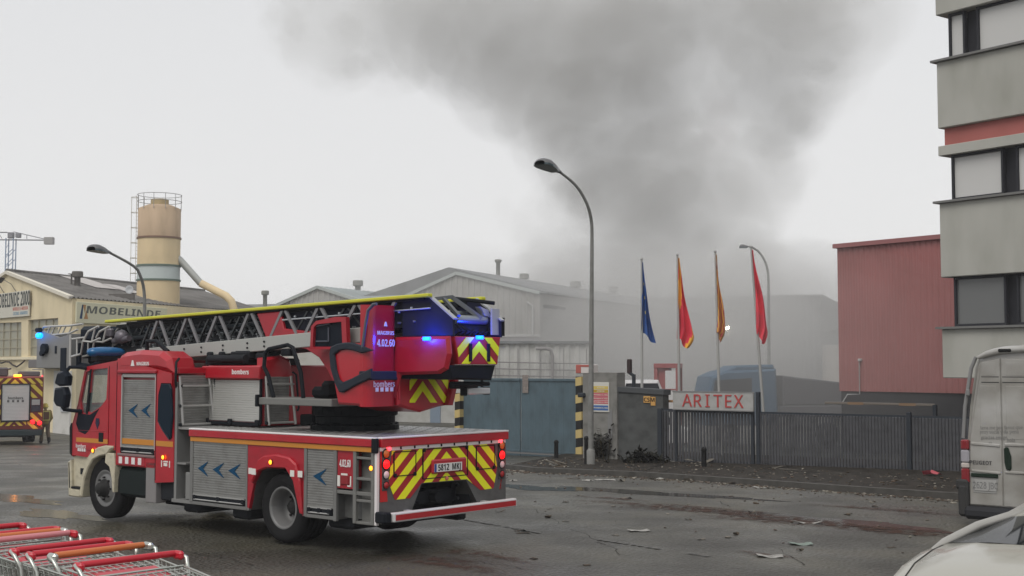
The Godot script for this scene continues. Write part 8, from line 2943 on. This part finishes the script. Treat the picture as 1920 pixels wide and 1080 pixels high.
func build_car() -> void:
	var f := deg_to_rad(-37.0)
	var fwd := Vector3(sin(f), 0, cos(f))
	var side := Vector3(cos(f), 0, -sin(f))
	var cowl: Vector3 = Vector3(3.219, 1.138, -9.6)
	var o := cowl + side * 0.74
	o.y = 0.0
	var t := thing("car", "pale cream car in front of the white van, its bonnet and windscreen towards us", "car", o, f)
	var paint := mat("car_cream", lin(0.37, 0.36, 0.31), 0.25, 0.0, 0.5)
	var black := mat("gap_dark", lin(0.05, 0.05, 0.05), 0.6)
	var cy := cowl.y
	var side_p := [Vector2(0.8, 0.22), Vector2(0.88, 0.45), Vector2(0.9, 0.7), Vector2(0.87, 0.9), Vector2(0.82, 0.985), Vector2(0.76, 1.0), Vector2(0.5, 1.025), Vector2(0.0, 1.04)]
	var st := mb()
	var rings := []
	for q in [[-3.0, 0.9, 0.82], [-2.9, 0.97, 0.95], [-2.0, 1.0, 0.99], [-1.0, 1.0, 0.99], [0.0, 1.0, 1.0], [0.3, 1.0, 0.99], [0.7, 0.99, 0.95], [1.0, 0.97, 0.89], [1.2, 0.92, 0.8], [1.3, 0.84, 0.66], [1.33, 0.8, 0.4]]:
		rings.append(ring_at(q[0], side_p, q[1], cy * q[2] * 0.985, 0.0))
	loft(st, rings, Vector3(0, 0.5, 0))
	put("body", st, paint, t)
	# bonnet: a skin a few millimetres proud, so that its gap shows
	st = mb()
	var hood := []
	var hood_p := [Vector2(0.735, 0.985), Vector2(0.715, 1.012), Vector2(0.5, 1.036), Vector2(0.25, 1.047), Vector2(0.0, 1.052)]
	for q in [[0.02, 1.0, 1.0], [0.3, 1.0, 0.992], [0.7, 0.98, 0.953], [1.0, 0.94, 0.895], [1.17, 0.86, 0.82]]:
		hood.append(ring_at(q[0], hood_p, q[1], cy * q[2] * 0.985, 0.0))
	loft(st, hood, Vector3(0, 0.4, 0))
	var bn := put("bonnet", st, paint, t)
	st = mb()
	for sg in [-1.0, 1.0]:
		var line := []
		for q in [[0.0, 1.0, 1.0], [0.3, 1.0, 0.992], [0.7, 0.98, 0.953], [1.0, 0.94, 0.895], [1.17, 0.86, 0.82]]:
			line.append(Vector3(sg * 0.742 * q[1], cy * q[2] * 0.985 * 1.001, q[0]))
		tube(st, line, 0.006, 5)
	put("bonnet_gap", st, black, bn)
	# windscreen, roof, pillars
	var ry := 1.275
	var glass := mat("car_glass", lin(0.018, 0.02, 0.022), 0.03)
	glass.metallic_specular = 0.3
	var a0 := [Vector3(0.72, cy * 1.0, 0.0), Vector3(0.4, cy * 1.03, 0.06), Vector3(0, cy * 1.035, 0.08), Vector3(-0.4, cy * 1.03, 0.06), Vector3(-0.72, cy * 1.0, 0.0)]
	var a1 := [Vector3(0.47, ry, -0.78), Vector3(0.25, ry + 0.03, -0.74), Vector3(0, ry + 0.035, -0.72), Vector3(-0.25, ry + 0.03, -0.74), Vector3(-0.47, ry, -0.78)]
	st = mb()
	for k in 4:
		face(st, [a0[k], a0[k + 1], a1[k + 1], a1[k]], Vector3(0, 1, 1), 1)
	put("windscreen", st, glass, t)
	st = mb()
	rings = [a1]
	for q in [[-1.3, 1.08, 0.02], [-2.0, 1.05, 0.0], [-2.6, 0.98, -0.08]]:
		var r := []
		for p in a1:
			r.append(Vector3(p.x * q[1], p.y + q[2], q[0] + (p.z + 0.78)))
		rings.append(r)
	for i in 3:
		for k in 4:
			face(st, [rings[i][k], rings[i][k + 1], rings[i + 1][k + 1], rings[i + 1][k]], Vector3.UP, 1)
	put("roof", st, paint, t)
	for sg in [-1.0, 1.0]:
		st = mb()
		tube(st, [Vector3(sg * 0.79, cy * 0.965, 0.16), Vector3(sg * 0.755, cy * 0.995, -0.02), Vector3(sg * 0.63, lerpf(cy, ry, 0.5) + 0.02, -0.4), Vector3(sg * 0.5, ry + 0.0, -0.8), Vector3(sg * 0.52, ry + 0.02, -1.3), Vector3(sg * 0.51, ry + 0.0, -2.0), Vector3(sg * 0.5, ry - 0.08, -2.6), Vector3(sg * 0.75, cy * 0.97, -2.95)], [0.012, 0.035, 0.035, 0.035, 0.035, 0.035, 0.04, 0.05], 10)
		put("roof_pillar", st, mat("car_silver_trim", lin(0.38, 0.37, 0.34), 0.3, 0.3), t)
		st = mb()
		face(st, [Vector3(sg * 0.8, cy * 0.985, -0.1), Vector3(sg * 0.52, ry, -0.82), Vector3(sg * 0.54, ry + 0.03, -1.3), Vector3(sg * 0.53, ry, -2.2), Vector3(sg * 0.8, cy * 0.98, -2.8)], Vector3(sg, 0, 0))
		put("side_window", st, glass, t)
		if sg > 0.0:
			st = mb()
			box(st, Vector3(0.98, cy * 0.98, -0.25), Vector3(0.2, 0.14, 0.12), 0.04)
			put("wing_mirror", st, paint, t)
	st = mb()
	face(st, [Vector3(0.46, ry - 0.05, -2.6), Vector3(-0.46, ry - 0.05, -2.6), Vector3(-0.72, cy * 0.97, -2.95), Vector3(0.72, cy * 0.97, -2.95)], Vector3(0, 1, -1))
	put("rear_window", st, glass, t)
	st = mb()
	for sg in [-1.0, 1.0]:
		tube(st, [Vector3(sg * 0.1, cy * 1.035, 0.1), Vector3(sg * 0.1 + 0.35, cy * 1.05, 0.0), Vector3(sg * 0.1 + 0.5, cy * 1.1, -0.06)], 0.01, 5)
	put("wiper", st, black, t)
	st = mb()
	box(st, Vector3(0, 0.45, 1.28), Vector3(1.3, 0.2, 0.1), 0.04)
	put("grille", st, black, t)
	for sg in [-1.0, 1.0]:
		st = mb()
		ball(st, Vector3(sg * 0.6, 0.66, 1.14), Vector3(0.17, 0.1, 0.14), 12)
		put("headlamp", st, mat("lamp_clear", lin(0.6, 0.6, 0.62), 0.2), t)
	for q in [[-0.78, 0.78], [0.78, 0.78], [-0.78, -2.2], [0.78, -2.2]]:
		var wh := wheel(t, Vector3(q[0], 0.31, q[1]), 0.31, 0.2, 1.0, false, mat("rim_grey", lin(0.17, 0.17, 0.17), 0.5, 0.2))
		wh.rotation.y = PI / 2 if q[0] > 0 else -PI / 2
	st = mb()
	box(st, Vector3(0, cy * 0.92, -0.2), Vector3(1.3, 0.1, 0.5), 0.04)
	box(st, Vector3(0.36, 0.85, -1.3), Vector3(0.45, 0.7, 0.2), 0.08)
	box(st, Vector3(-0.36, 0.85, -1.3), Vector3(0.45, 0.7, 0.2), 0.08)
	put("interior", st, black, t)



# ---------------------------------------------------------------- nested shopping trolleys on the raised pavement

func build_trolleys() -> void:
	var h := 0.45
	var st := mb()
	box(st, Vector3(-6.5, h * 0.5 - 0.1, -2.0), Vector3(12.0, h + 0.2, 13.0), 0.03)
	struct("raised_pavement", st, mats["pavement_dirty"])
	var wire := mat("chrome_wire", lin(0.5, 0.52, 0.48), 0.3, 0.75)
	var red := mat("handle_red", lin(0.5, 0.015, 0.03), 0.35)
	var orange := mat("handle_orange", lin(0.55, 0.15, 0.04), 0.4)
	var pink := mat("handle_pink", lin(0.6, 0.22, 0.24), 0.4)
	var t: Node3D = Node3D.new()
	t.name = "shopping_trolley"
	# basket of wire: rim, uprights, bands, floor
	st = mb()
	var n := 17
	var top := func(f: float, sg: float) -> Vector3: return Vector3(sg * lerpf(0.27, 0.2, f), lerpf(0.965, 0.9, f), lerpf(0.02, 0.8, f))
	var low := func(f: float, sg: float) -> Vector3: return Vector3(sg * lerpf(0.24, 0.17, f), lerpf(0.55, 0.64, f), lerpf(0.14, 0.78, f))
	for sg in [-1.0, 1.0]:
		bar(st, top.call(0, sg), top.call(1, sg), 0.006, 5)
		bar(st, low.call(0, sg), low.call(1, sg), 0.006, 5)
		for k in n:
			var f := float(k) / (n - 1)
			bar(st, top.call(f, sg), low.call(f, sg), 0.0026, 4)
		for j in [0.25, 0.5, 0.75]:
			bar(st, top.call(0, sg).lerp(low.call(0, sg), j), top.call(1, sg).lerp(low.call(1, sg), j), 0.0035, 4)
	for f in [0.0, 1.0]:
		bar(st, top.call(f, -1.0), top.call(f, 1.0), 0.006, 5)
		bar(st, low.call(f, -1.0), low.call(f, 1.0), 0.006, 5)
		for k in 11:
			var g := k / 10.0
			bar(st, top.call(f, -1.0).lerp(top.call(f, 1.0), g), low.call(f, -1.0).lerp(low.call(f, 1.0), g), 0.0026, 4)
		for j in [0.33, 0.66]:
			bar(st, top.call(f, -1.0).lerp(low.call(f, -1.0), j), top.call(f, 1.0).lerp(low.call(f, 1.0), j), 0.0035, 4)
	for k in n:
		var f := float(k) / (n - 1)
		bar(st, low.call(f, -1.0), low.call(f, 1.0), 0.0026, 4)
	put("basket", st, wire, t)
	# the folded child seat grid just below the handle
	st = mb()
	for k in 12:
		var x := -0.23 + 0.46 * k / 11
		bar(st, Vector3(x, 0.955, 0.06), Vector3(x * 0.94, 0.9, 0.42), 0.0028, 4)
	for j in 6:
		bar(st, Vector3(-0.24, 0.955 - 0.011 * j, 0.06 + 0.072 * j), Vector3(0.24, 0.955 - 0.011 * j, 0.06 + 0.072 * j), 0.004, 4)
	put("seat_grid", st, wire, t)
	# frame: handle brackets, legs, undercarriage
	st = mb()
	for sg in [-1.0, 1.0]:
		tube(st, [Vector3(sg * 0.29, 1.02, -0.06), Vector3(sg * 0.3, 1.0, 0.0), Vector3(sg * 0.285, 0.94, 0.04), Vector3(sg * 0.28, 0.6, 0.1), Vector3(sg * 0.27, 0.2, 0.0), Vector3(sg * 0.26, 0.14, 0.1), Vector3(sg * 0.2, 0.16, 0.75)], 0.012, 6)
		bar(st, Vector3(sg * 0.2, 0.18, 0.72), Vector3(sg * 0.18, 0.62, 0.5), 0.01, 6)
	bar(st, Vector3(-0.26, 0.16, 0.05), Vector3(0.26, 0.16, 0.05), 0.01, 6)
	put("frame", st, wire, t)
	for q in [[0.27, 0.0], [-0.27, 0.0], [0.19, 0.72], [-0.19, 0.72]]:
		st = mb()
		cylinder(st, Vector3(q[0] - 0.015, 0.06, q[1]), Vector3(q[0] + 0.015, 0.06, q[1]), 0.06, 14)
		put("castor", st, mat("castor_grey", lin(0.06, 0.06, 0.06), 0.6), t)
	st = mb()
	bar(st, Vector3(-0.26, 1.02, -0.06), Vector3(0.26, 1.02, -0.06), 0.017, 10)
	put("handle", st, red, t)
	for sg in [-1.0, 1.0]:
		st = mb()
		box(st, Vector3(sg * 0.28, 1.012, -0.045), Vector3(0.035, 0.045, 0.08), 0.012)
		put("handle_end", st, red, t)
	var flap := mb()
	box(flap, Vector3(0, 0.925, 0.28), Vector3(0.36, 0.012, 0.2), 0.005, Basis(Vector3.RIGHT, 0.14))
	var rows := [
		[[-1.9, -6.52], red, "nearest trolley of the row, bright red handle and red seat flap"],
		[[-2.144, -6.837], orange, "trolley with a worn orange handle, second from the near end"],
		[[-2.27, -6.878], red, "trolley with a red handle just beyond the worn orange one"],
		[[-2.416, -7.023], red, "trolley with a red handle in the middle of the row"],
		[[-2.731, -7.35], pink, "trolley with a faded pink handle"],
		[[-2.827, -7.451], orange, "trolley with an orange handle beyond the faded pink one"],
		[[-2.893, -7.533], red, "trolley with a red handle, farthest of those with a full handle in view"],
		[[-3.172, -7.716], red, "trolley showing only the end of its red handle"]]
	for k in rows.size():
		var c: Node3D = t.duplicate() if k else t
		c.name = numbered(self, "shopping_trolley")
		add_child(c)
		var p: Array = rows[k][0]
		c.position = Vector3(p[0], h, p[1])
		c.rotation.y = deg_to_rad(47.0 + [0.0, 1.5, -1.0, 2.0, 0.5, -1.0, 0.5, 0.0][k])
		tag(c, rows[k][2], "shopping trolley", "nested shopping trolleys in the corner")
		if k:
			(c.get_node("handle") as MeshInstance3D).material_override = rows[k][1]
			for e in ["handle_end", "handle_end_001"]:
				(c.get_node(e) as MeshInstance3D).material_override = red if k != 1 and k != 5 else wire
		else:
			put("seat_flap", flap, mat("flap_red", lin(0.5, 0.05, 0.07), 0.45), c)



# ---------------------------------------------------------------- litter on the road

func litter_piece(called: String, label: String, cat: String, at: Vector3, w: float, l: float, h: float, turn: float, m: Material, group: String, curl := 0.35) -> void:
	var st := mb()
	var n := 6
	var rag := []
	for i in n + 1:
		var f := float(i) / n - 0.5
		var y := 0.006 + h * (0.5 + 0.5 * sin(f * 7.0 + at.x * 9.0)) * (curl + absf(f))
		rag.append([Vector3(f * w, y, -l * 0.5 * (1.0 - 0.25 * sin(f * 9.0 + at.z))), Vector3(f * w * 0.92 + 0.1 * l, y + h * 0.25 * sin(f * 5.0 + at.x), l * 0.5 * (1.0 - 0.2 * cos(f * 8.0 + at.x)))])
	for i in n:
		var q := [rag[i][0], rag[i + 1][0], rag[i + 1][1], rag[i][1]]
		face(st, q, Vector3.UP)
		face(st, [q[0] - Vector3(0, 0.004, 0), q[1] - Vector3(0, 0.004, 0), q[2] - Vector3(0, 0.004, 0), q[3] - Vector3(0, 0.004, 0)], Vector3.DOWN)
	var t := put(called, st, m)
	t.position = at
	t.rotation.y = turn
	tag(t, label, cat, group)


const NTH := ["first", "second", "third", "fourth", "fifth", "sixth", "seventh", "eighth", "ninth", "tenth", "eleventh", "twelfth", "thirteenth", "fourteenth", "fifteenth", "sixteenth", "seventeenth", "eighteenth"]


# places sorted by their angle from the viewer, left to right
func in_order(spots: Array) -> Array:
	spots.sort_custom(func(a, b): return a.x / -a.z < b.x / -b.z)
	return spots


func build_litter() -> void:
	var white := worn("paper_white", lin(0.45, 0.44, 0.41), 0.8, 0.5, 0.4, 81)
	var mint := worn("paper_mint", lin(0.24, 0.3, 0.26), 0.8, 0.5, 0.3, 82)
	var brown := worn("card_brown", lin(0.1, 0.075, 0.05), 0.85, 0.5, 0.4, 83)
	var pale := worn("card_pale", lin(0.2, 0.18, 0.15), 0.85, 0.5, 0.4, 84)
	litter_piece("paper_sheet", "flat white paper sheet lying alone on the road right of the fire engine", "litter", Vector3(1.894, -0.031, -19.368), 0.32, 0.2, 0.02, 0.1, white, "")
	litter_piece("paper_sheet", "pale mint paper sheet on the road, left of another torn white sheet's edge", "litter", Vector3(3.977, -0.02, -17.858), 0.32, 0.22, 0.02, -0.1, mint, "")
	litter_piece("paper_sheet", "rounded dirty white sheet nearest to the camera on the road", "litter", Vector3(3.314, -0.014, -16.682), 0.34, 0.22, 0.02, -0.2, white, "")
	litter_piece("card_strip", "long curled white strip lying in the muddy track", "litter", Vector3(4.638, -0.041, -20.354), 0.5, 0.12, 0.05, -0.15, white, "")
	litter_piece("paper_sheet", "white paper sheet on the road just before the kerb", "litter", Vector3(2.198, -0.261, -30.54), 0.5, 0.3, 0.02, 0.0, white, "")
	litter_piece("card_sheet", "big pale cardboard sheet on the pavement before the barred gate", "litter", Vector3(5.303, -0.439, -36.608) + Vector3(0, 0.13, 0), 0.75, 0.5, 0.12, 0.1, pale, "")
	litter_piece("card_sheet", "white paper scrap on the pavement below the pillar", "litter", Vector3(3.276, -0.539, -39.958) + Vector3(0, 0.13, 0), 0.4, 0.3, 0.16, 0.4, white, "")
	litter_piece("card_sheet", "thin white sheet against the barred gate's foot", "litter", Vector3(4.632, -0.467, -37.551) + Vector3(0, 0.13, 0), 0.5, 0.3, 0.04, 0.1, white, "")
	litter_piece("plank", "long pale slat lying along the barred fence's foot", "litter", Vector3(7.378, -0.299, -31.845) + Vector3(0, 0.13, 0), 2.0, 0.06, 0.02, -0.85, pale, "")
	litter_piece("plank", "short pale slat lying on the pavement near the barred fence", "litter", Vector3(6.991, -0.355, -33.79) + Vector3(0, 0.13, 0), 0.7, 0.12, 0.05, 0.5, pale, "")
	litter_piece("plastic_bag", "crumpled pink red bag at the foot of the fence by the van", "litter", Vector3(9.821, -0.25, -30.131) + Vector3(0, 0.13, 0), 0.36, 0.3, 0.22, 0.2, mat("bag_red", lin(0.4, 0.06, 0.08), 0.6), "")
	# the heap of broken boards at the kerb
	var r := RandomNumberGenerator.new()
	r.seed = 19
	var heap := thing("board_heap", "heap of broken pale boards and rags at the kerb left of the lamp post", "rubbish", Vector3(1.264, -0.371, -34.316))
	for k in 9:
		var st := mb()
		var b := Basis.from_euler(Vector3(r.randf_range(-0.4, 0.4), r.randf_range(-0.8, 0.8), r.randf_range(-0.8, 0.5)))
		box(st, Vector3(r.randf_range(-0.35, 0.35), 0.1 + r.randf_range(0, 0.18), r.randf_range(-0.2, 0.2)), Vector3(r.randf_range(0.3, 0.6), 0.03, r.randf_range(0.06, 0.12)), 0.004, b)
		put("board", st, [pale, brown, white][k % 3], heap)
	# scattered scraps, alike
	var spots := in_order([Vector3(0.664, -0.387, -34.861), Vector3(0.355, -0.371, -34.316), Vector3(0.88, -0.404, -35.423), Vector3(0.025, -0.25, -30.131), Vector3(3.46, -0.267, -30.749), Vector3(3.664, -0.261, -30.54), Vector3(3.969, -0.267, -30.749), Vector3(4.113, -0.25, -30.131), Vector3(4.329, -0.239, -29.734), Vector3(4.885, -0.223, -29.162), Vector3(5.371, -0.185, -27.755), Vector3(1.473, -0.273, -30.961), Vector3(1.77, -0.25, -30.131), Vector3(2.19, -0.115, -24.873), Vector3(2.538, -0.244, -29.931), Vector3(4.864, -0.261, -30.54)])
	for k in spots.size():
		var s: Vector3 = spots[k]
		litter_piece("paper_scrap", "small torn paper scrap at the kerb, %s of its row from the left" % NTH[k], "litter", s + Vector3(0, 0.0, 0), r.randf_range(0.12, 0.42), r.randf_range(0.08, 0.2), r.randf_range(0.02, 0.08), r.randf_range(-1, 1), [white, pale, pale, white, brown][k % 5], "paper scraps along the kerb")
	var dark_spots := in_order([Vector3(3.749, -0.07, -22.465), Vector3(0.993, -0.098, -24.035), Vector3(0.655, -0.073, -22.659), Vector3(0.158, -0.029, -19.107), Vector3(-0.08, -0.1, -24.15), Vector3(0.272, -0.013, -16.495), Vector3(0.587, -0.051, -21.219), Vector3(4.303, -0.127, -25.387), Vector3(5.148, -0.018, -17.534), Vector3(3.278, -0.028, -18.916), Vector3(2.847, -0.047, -20.894), Vector3(-0.202, -0.065, -22.183), Vector3(3.846, -0.017, -17.274), Vector3(4.089, -0.062, -21.999), Vector3(0.12, -0.031, -19.368), Vector3(6.508, -0.082, -23.164), Vector3(5.654, -0.058, -21.731), Vector3(0.921, -0.011, -15.958)])
	for k in dark_spots.size():
		var s: Vector3 = dark_spots[k]
		litter_piece("leaf_scrap", "small dark wet leaf or twig on the open road, %s from the left" % NTH[k], "litter", s, r.randf_range(0.08, 0.24), r.randf_range(0.04, 0.1), r.randf_range(0.01, 0.04), r.randf_range(-1.5, 1.5), brown, "dark scraps on the road")
	# small white specks near the kerb
	var specks := in_order([Vector3(3.623, -0.198, -28.263), Vector3(6.083, -0.185, -27.755), Vector3(5.58, -0.177, -27.429), Vector3(1.35, -0.13, -25.52), Vector3(0.853, -0.044, -20.658), Vector3(1.517, -0.027, -18.854), Vector3(2.69, -0.023, -18.37), Vector3(3.109, -0.025, -18.608), Vector3(1.818, -0.082, -23.164), Vector3(7.239, -0.07, -22.465)])
	for k in specks.size():
		litter_piece("paper_speck", "tiny pale speck of paper on the open road, %s from the left" % NTH[k], "litter", specks[k], 0.12, 0.07, 0.015, k * 0.7, pale, "pale specks on the road")
	# rubble and dead leaves in the gutter and on the pavement, past counting
	var mm := MultiMesh.new()
	mm.transform_format = MultiMesh.TRANSFORM_3D
	mm.use_colors = true
	var bit := mb()
	box(bit, Vector3.ZERO, Vector3(1, 0.25, 0.6), 0.1)
	bit.generate_normals()
	mm.mesh = bit.commit()
	mm.instance_count = 1400
	var kerb := [Vector3(-0.176, -0.404, -35.423), Vector3(0.559, -0.355, -33.79), Vector3(3.14, -0.292, -31.619), Vector3(5.24, -0.213, -28.794), Vector3(6.974, -0.15, -26.358), Vector3(8.507, -0.108, -24.505)]
	for k in 1400:
		var i := r.randi() % 5
		var p: Vector3 = (kerb[i] as Vector3).lerp(kerb[i + 1], r.randf())
		var inw := Vector3(0.4, 0, -0.92)
		var y := 0.0
		if k % 3 == 0:
			p += inw * r.randf_range(0.3, 5.0)
			y = 0.13
		elif k % 7 == 1:
			p -= inw * pow(r.randf(), 1.5) * 9.0
		else:
			p -= inw * absf(r.randfn(0.0, 0.35)) + inw * 0.05
		p.y = ground_y(-p.z) + y + 0.01
		var s := r.randf_range(0.02, 0.07) * (1.7 if r.randf() < 0.1 else 1.0)
		mm.set_instance_transform(k, Transform3D(Basis.from_euler(Vector3(r.randf_range(-0.3, 0.3), r.randf() * TAU, r.randf_range(-0.3, 0.3))).scaled(Vector3(s, s, s)), p))
		mm.set_instance_color(k, [Color(0.09, 0.06, 0.04), Color(0.05, 0.035, 0.025), Color(0.13, 0.11, 0.09), Color(0.26, 0.24, 0.2), Color(0.07, 0.05, 0.03)][r.randi() % 5])
	var mi := MultiMeshInstance3D.new()
	mi.name = "rubble"
	mi.multimesh = mm
	var rm := mat("rubble", Color(1, 1, 1), 0.85)
	rm.vertex_color_use_as_albedo = true
	mi.material_override = rm
	add_child(mi)
	tag(mi, "loose rubble, leaves and dirt strewn along the kerb and pavement", "rubble", "", "stuff")
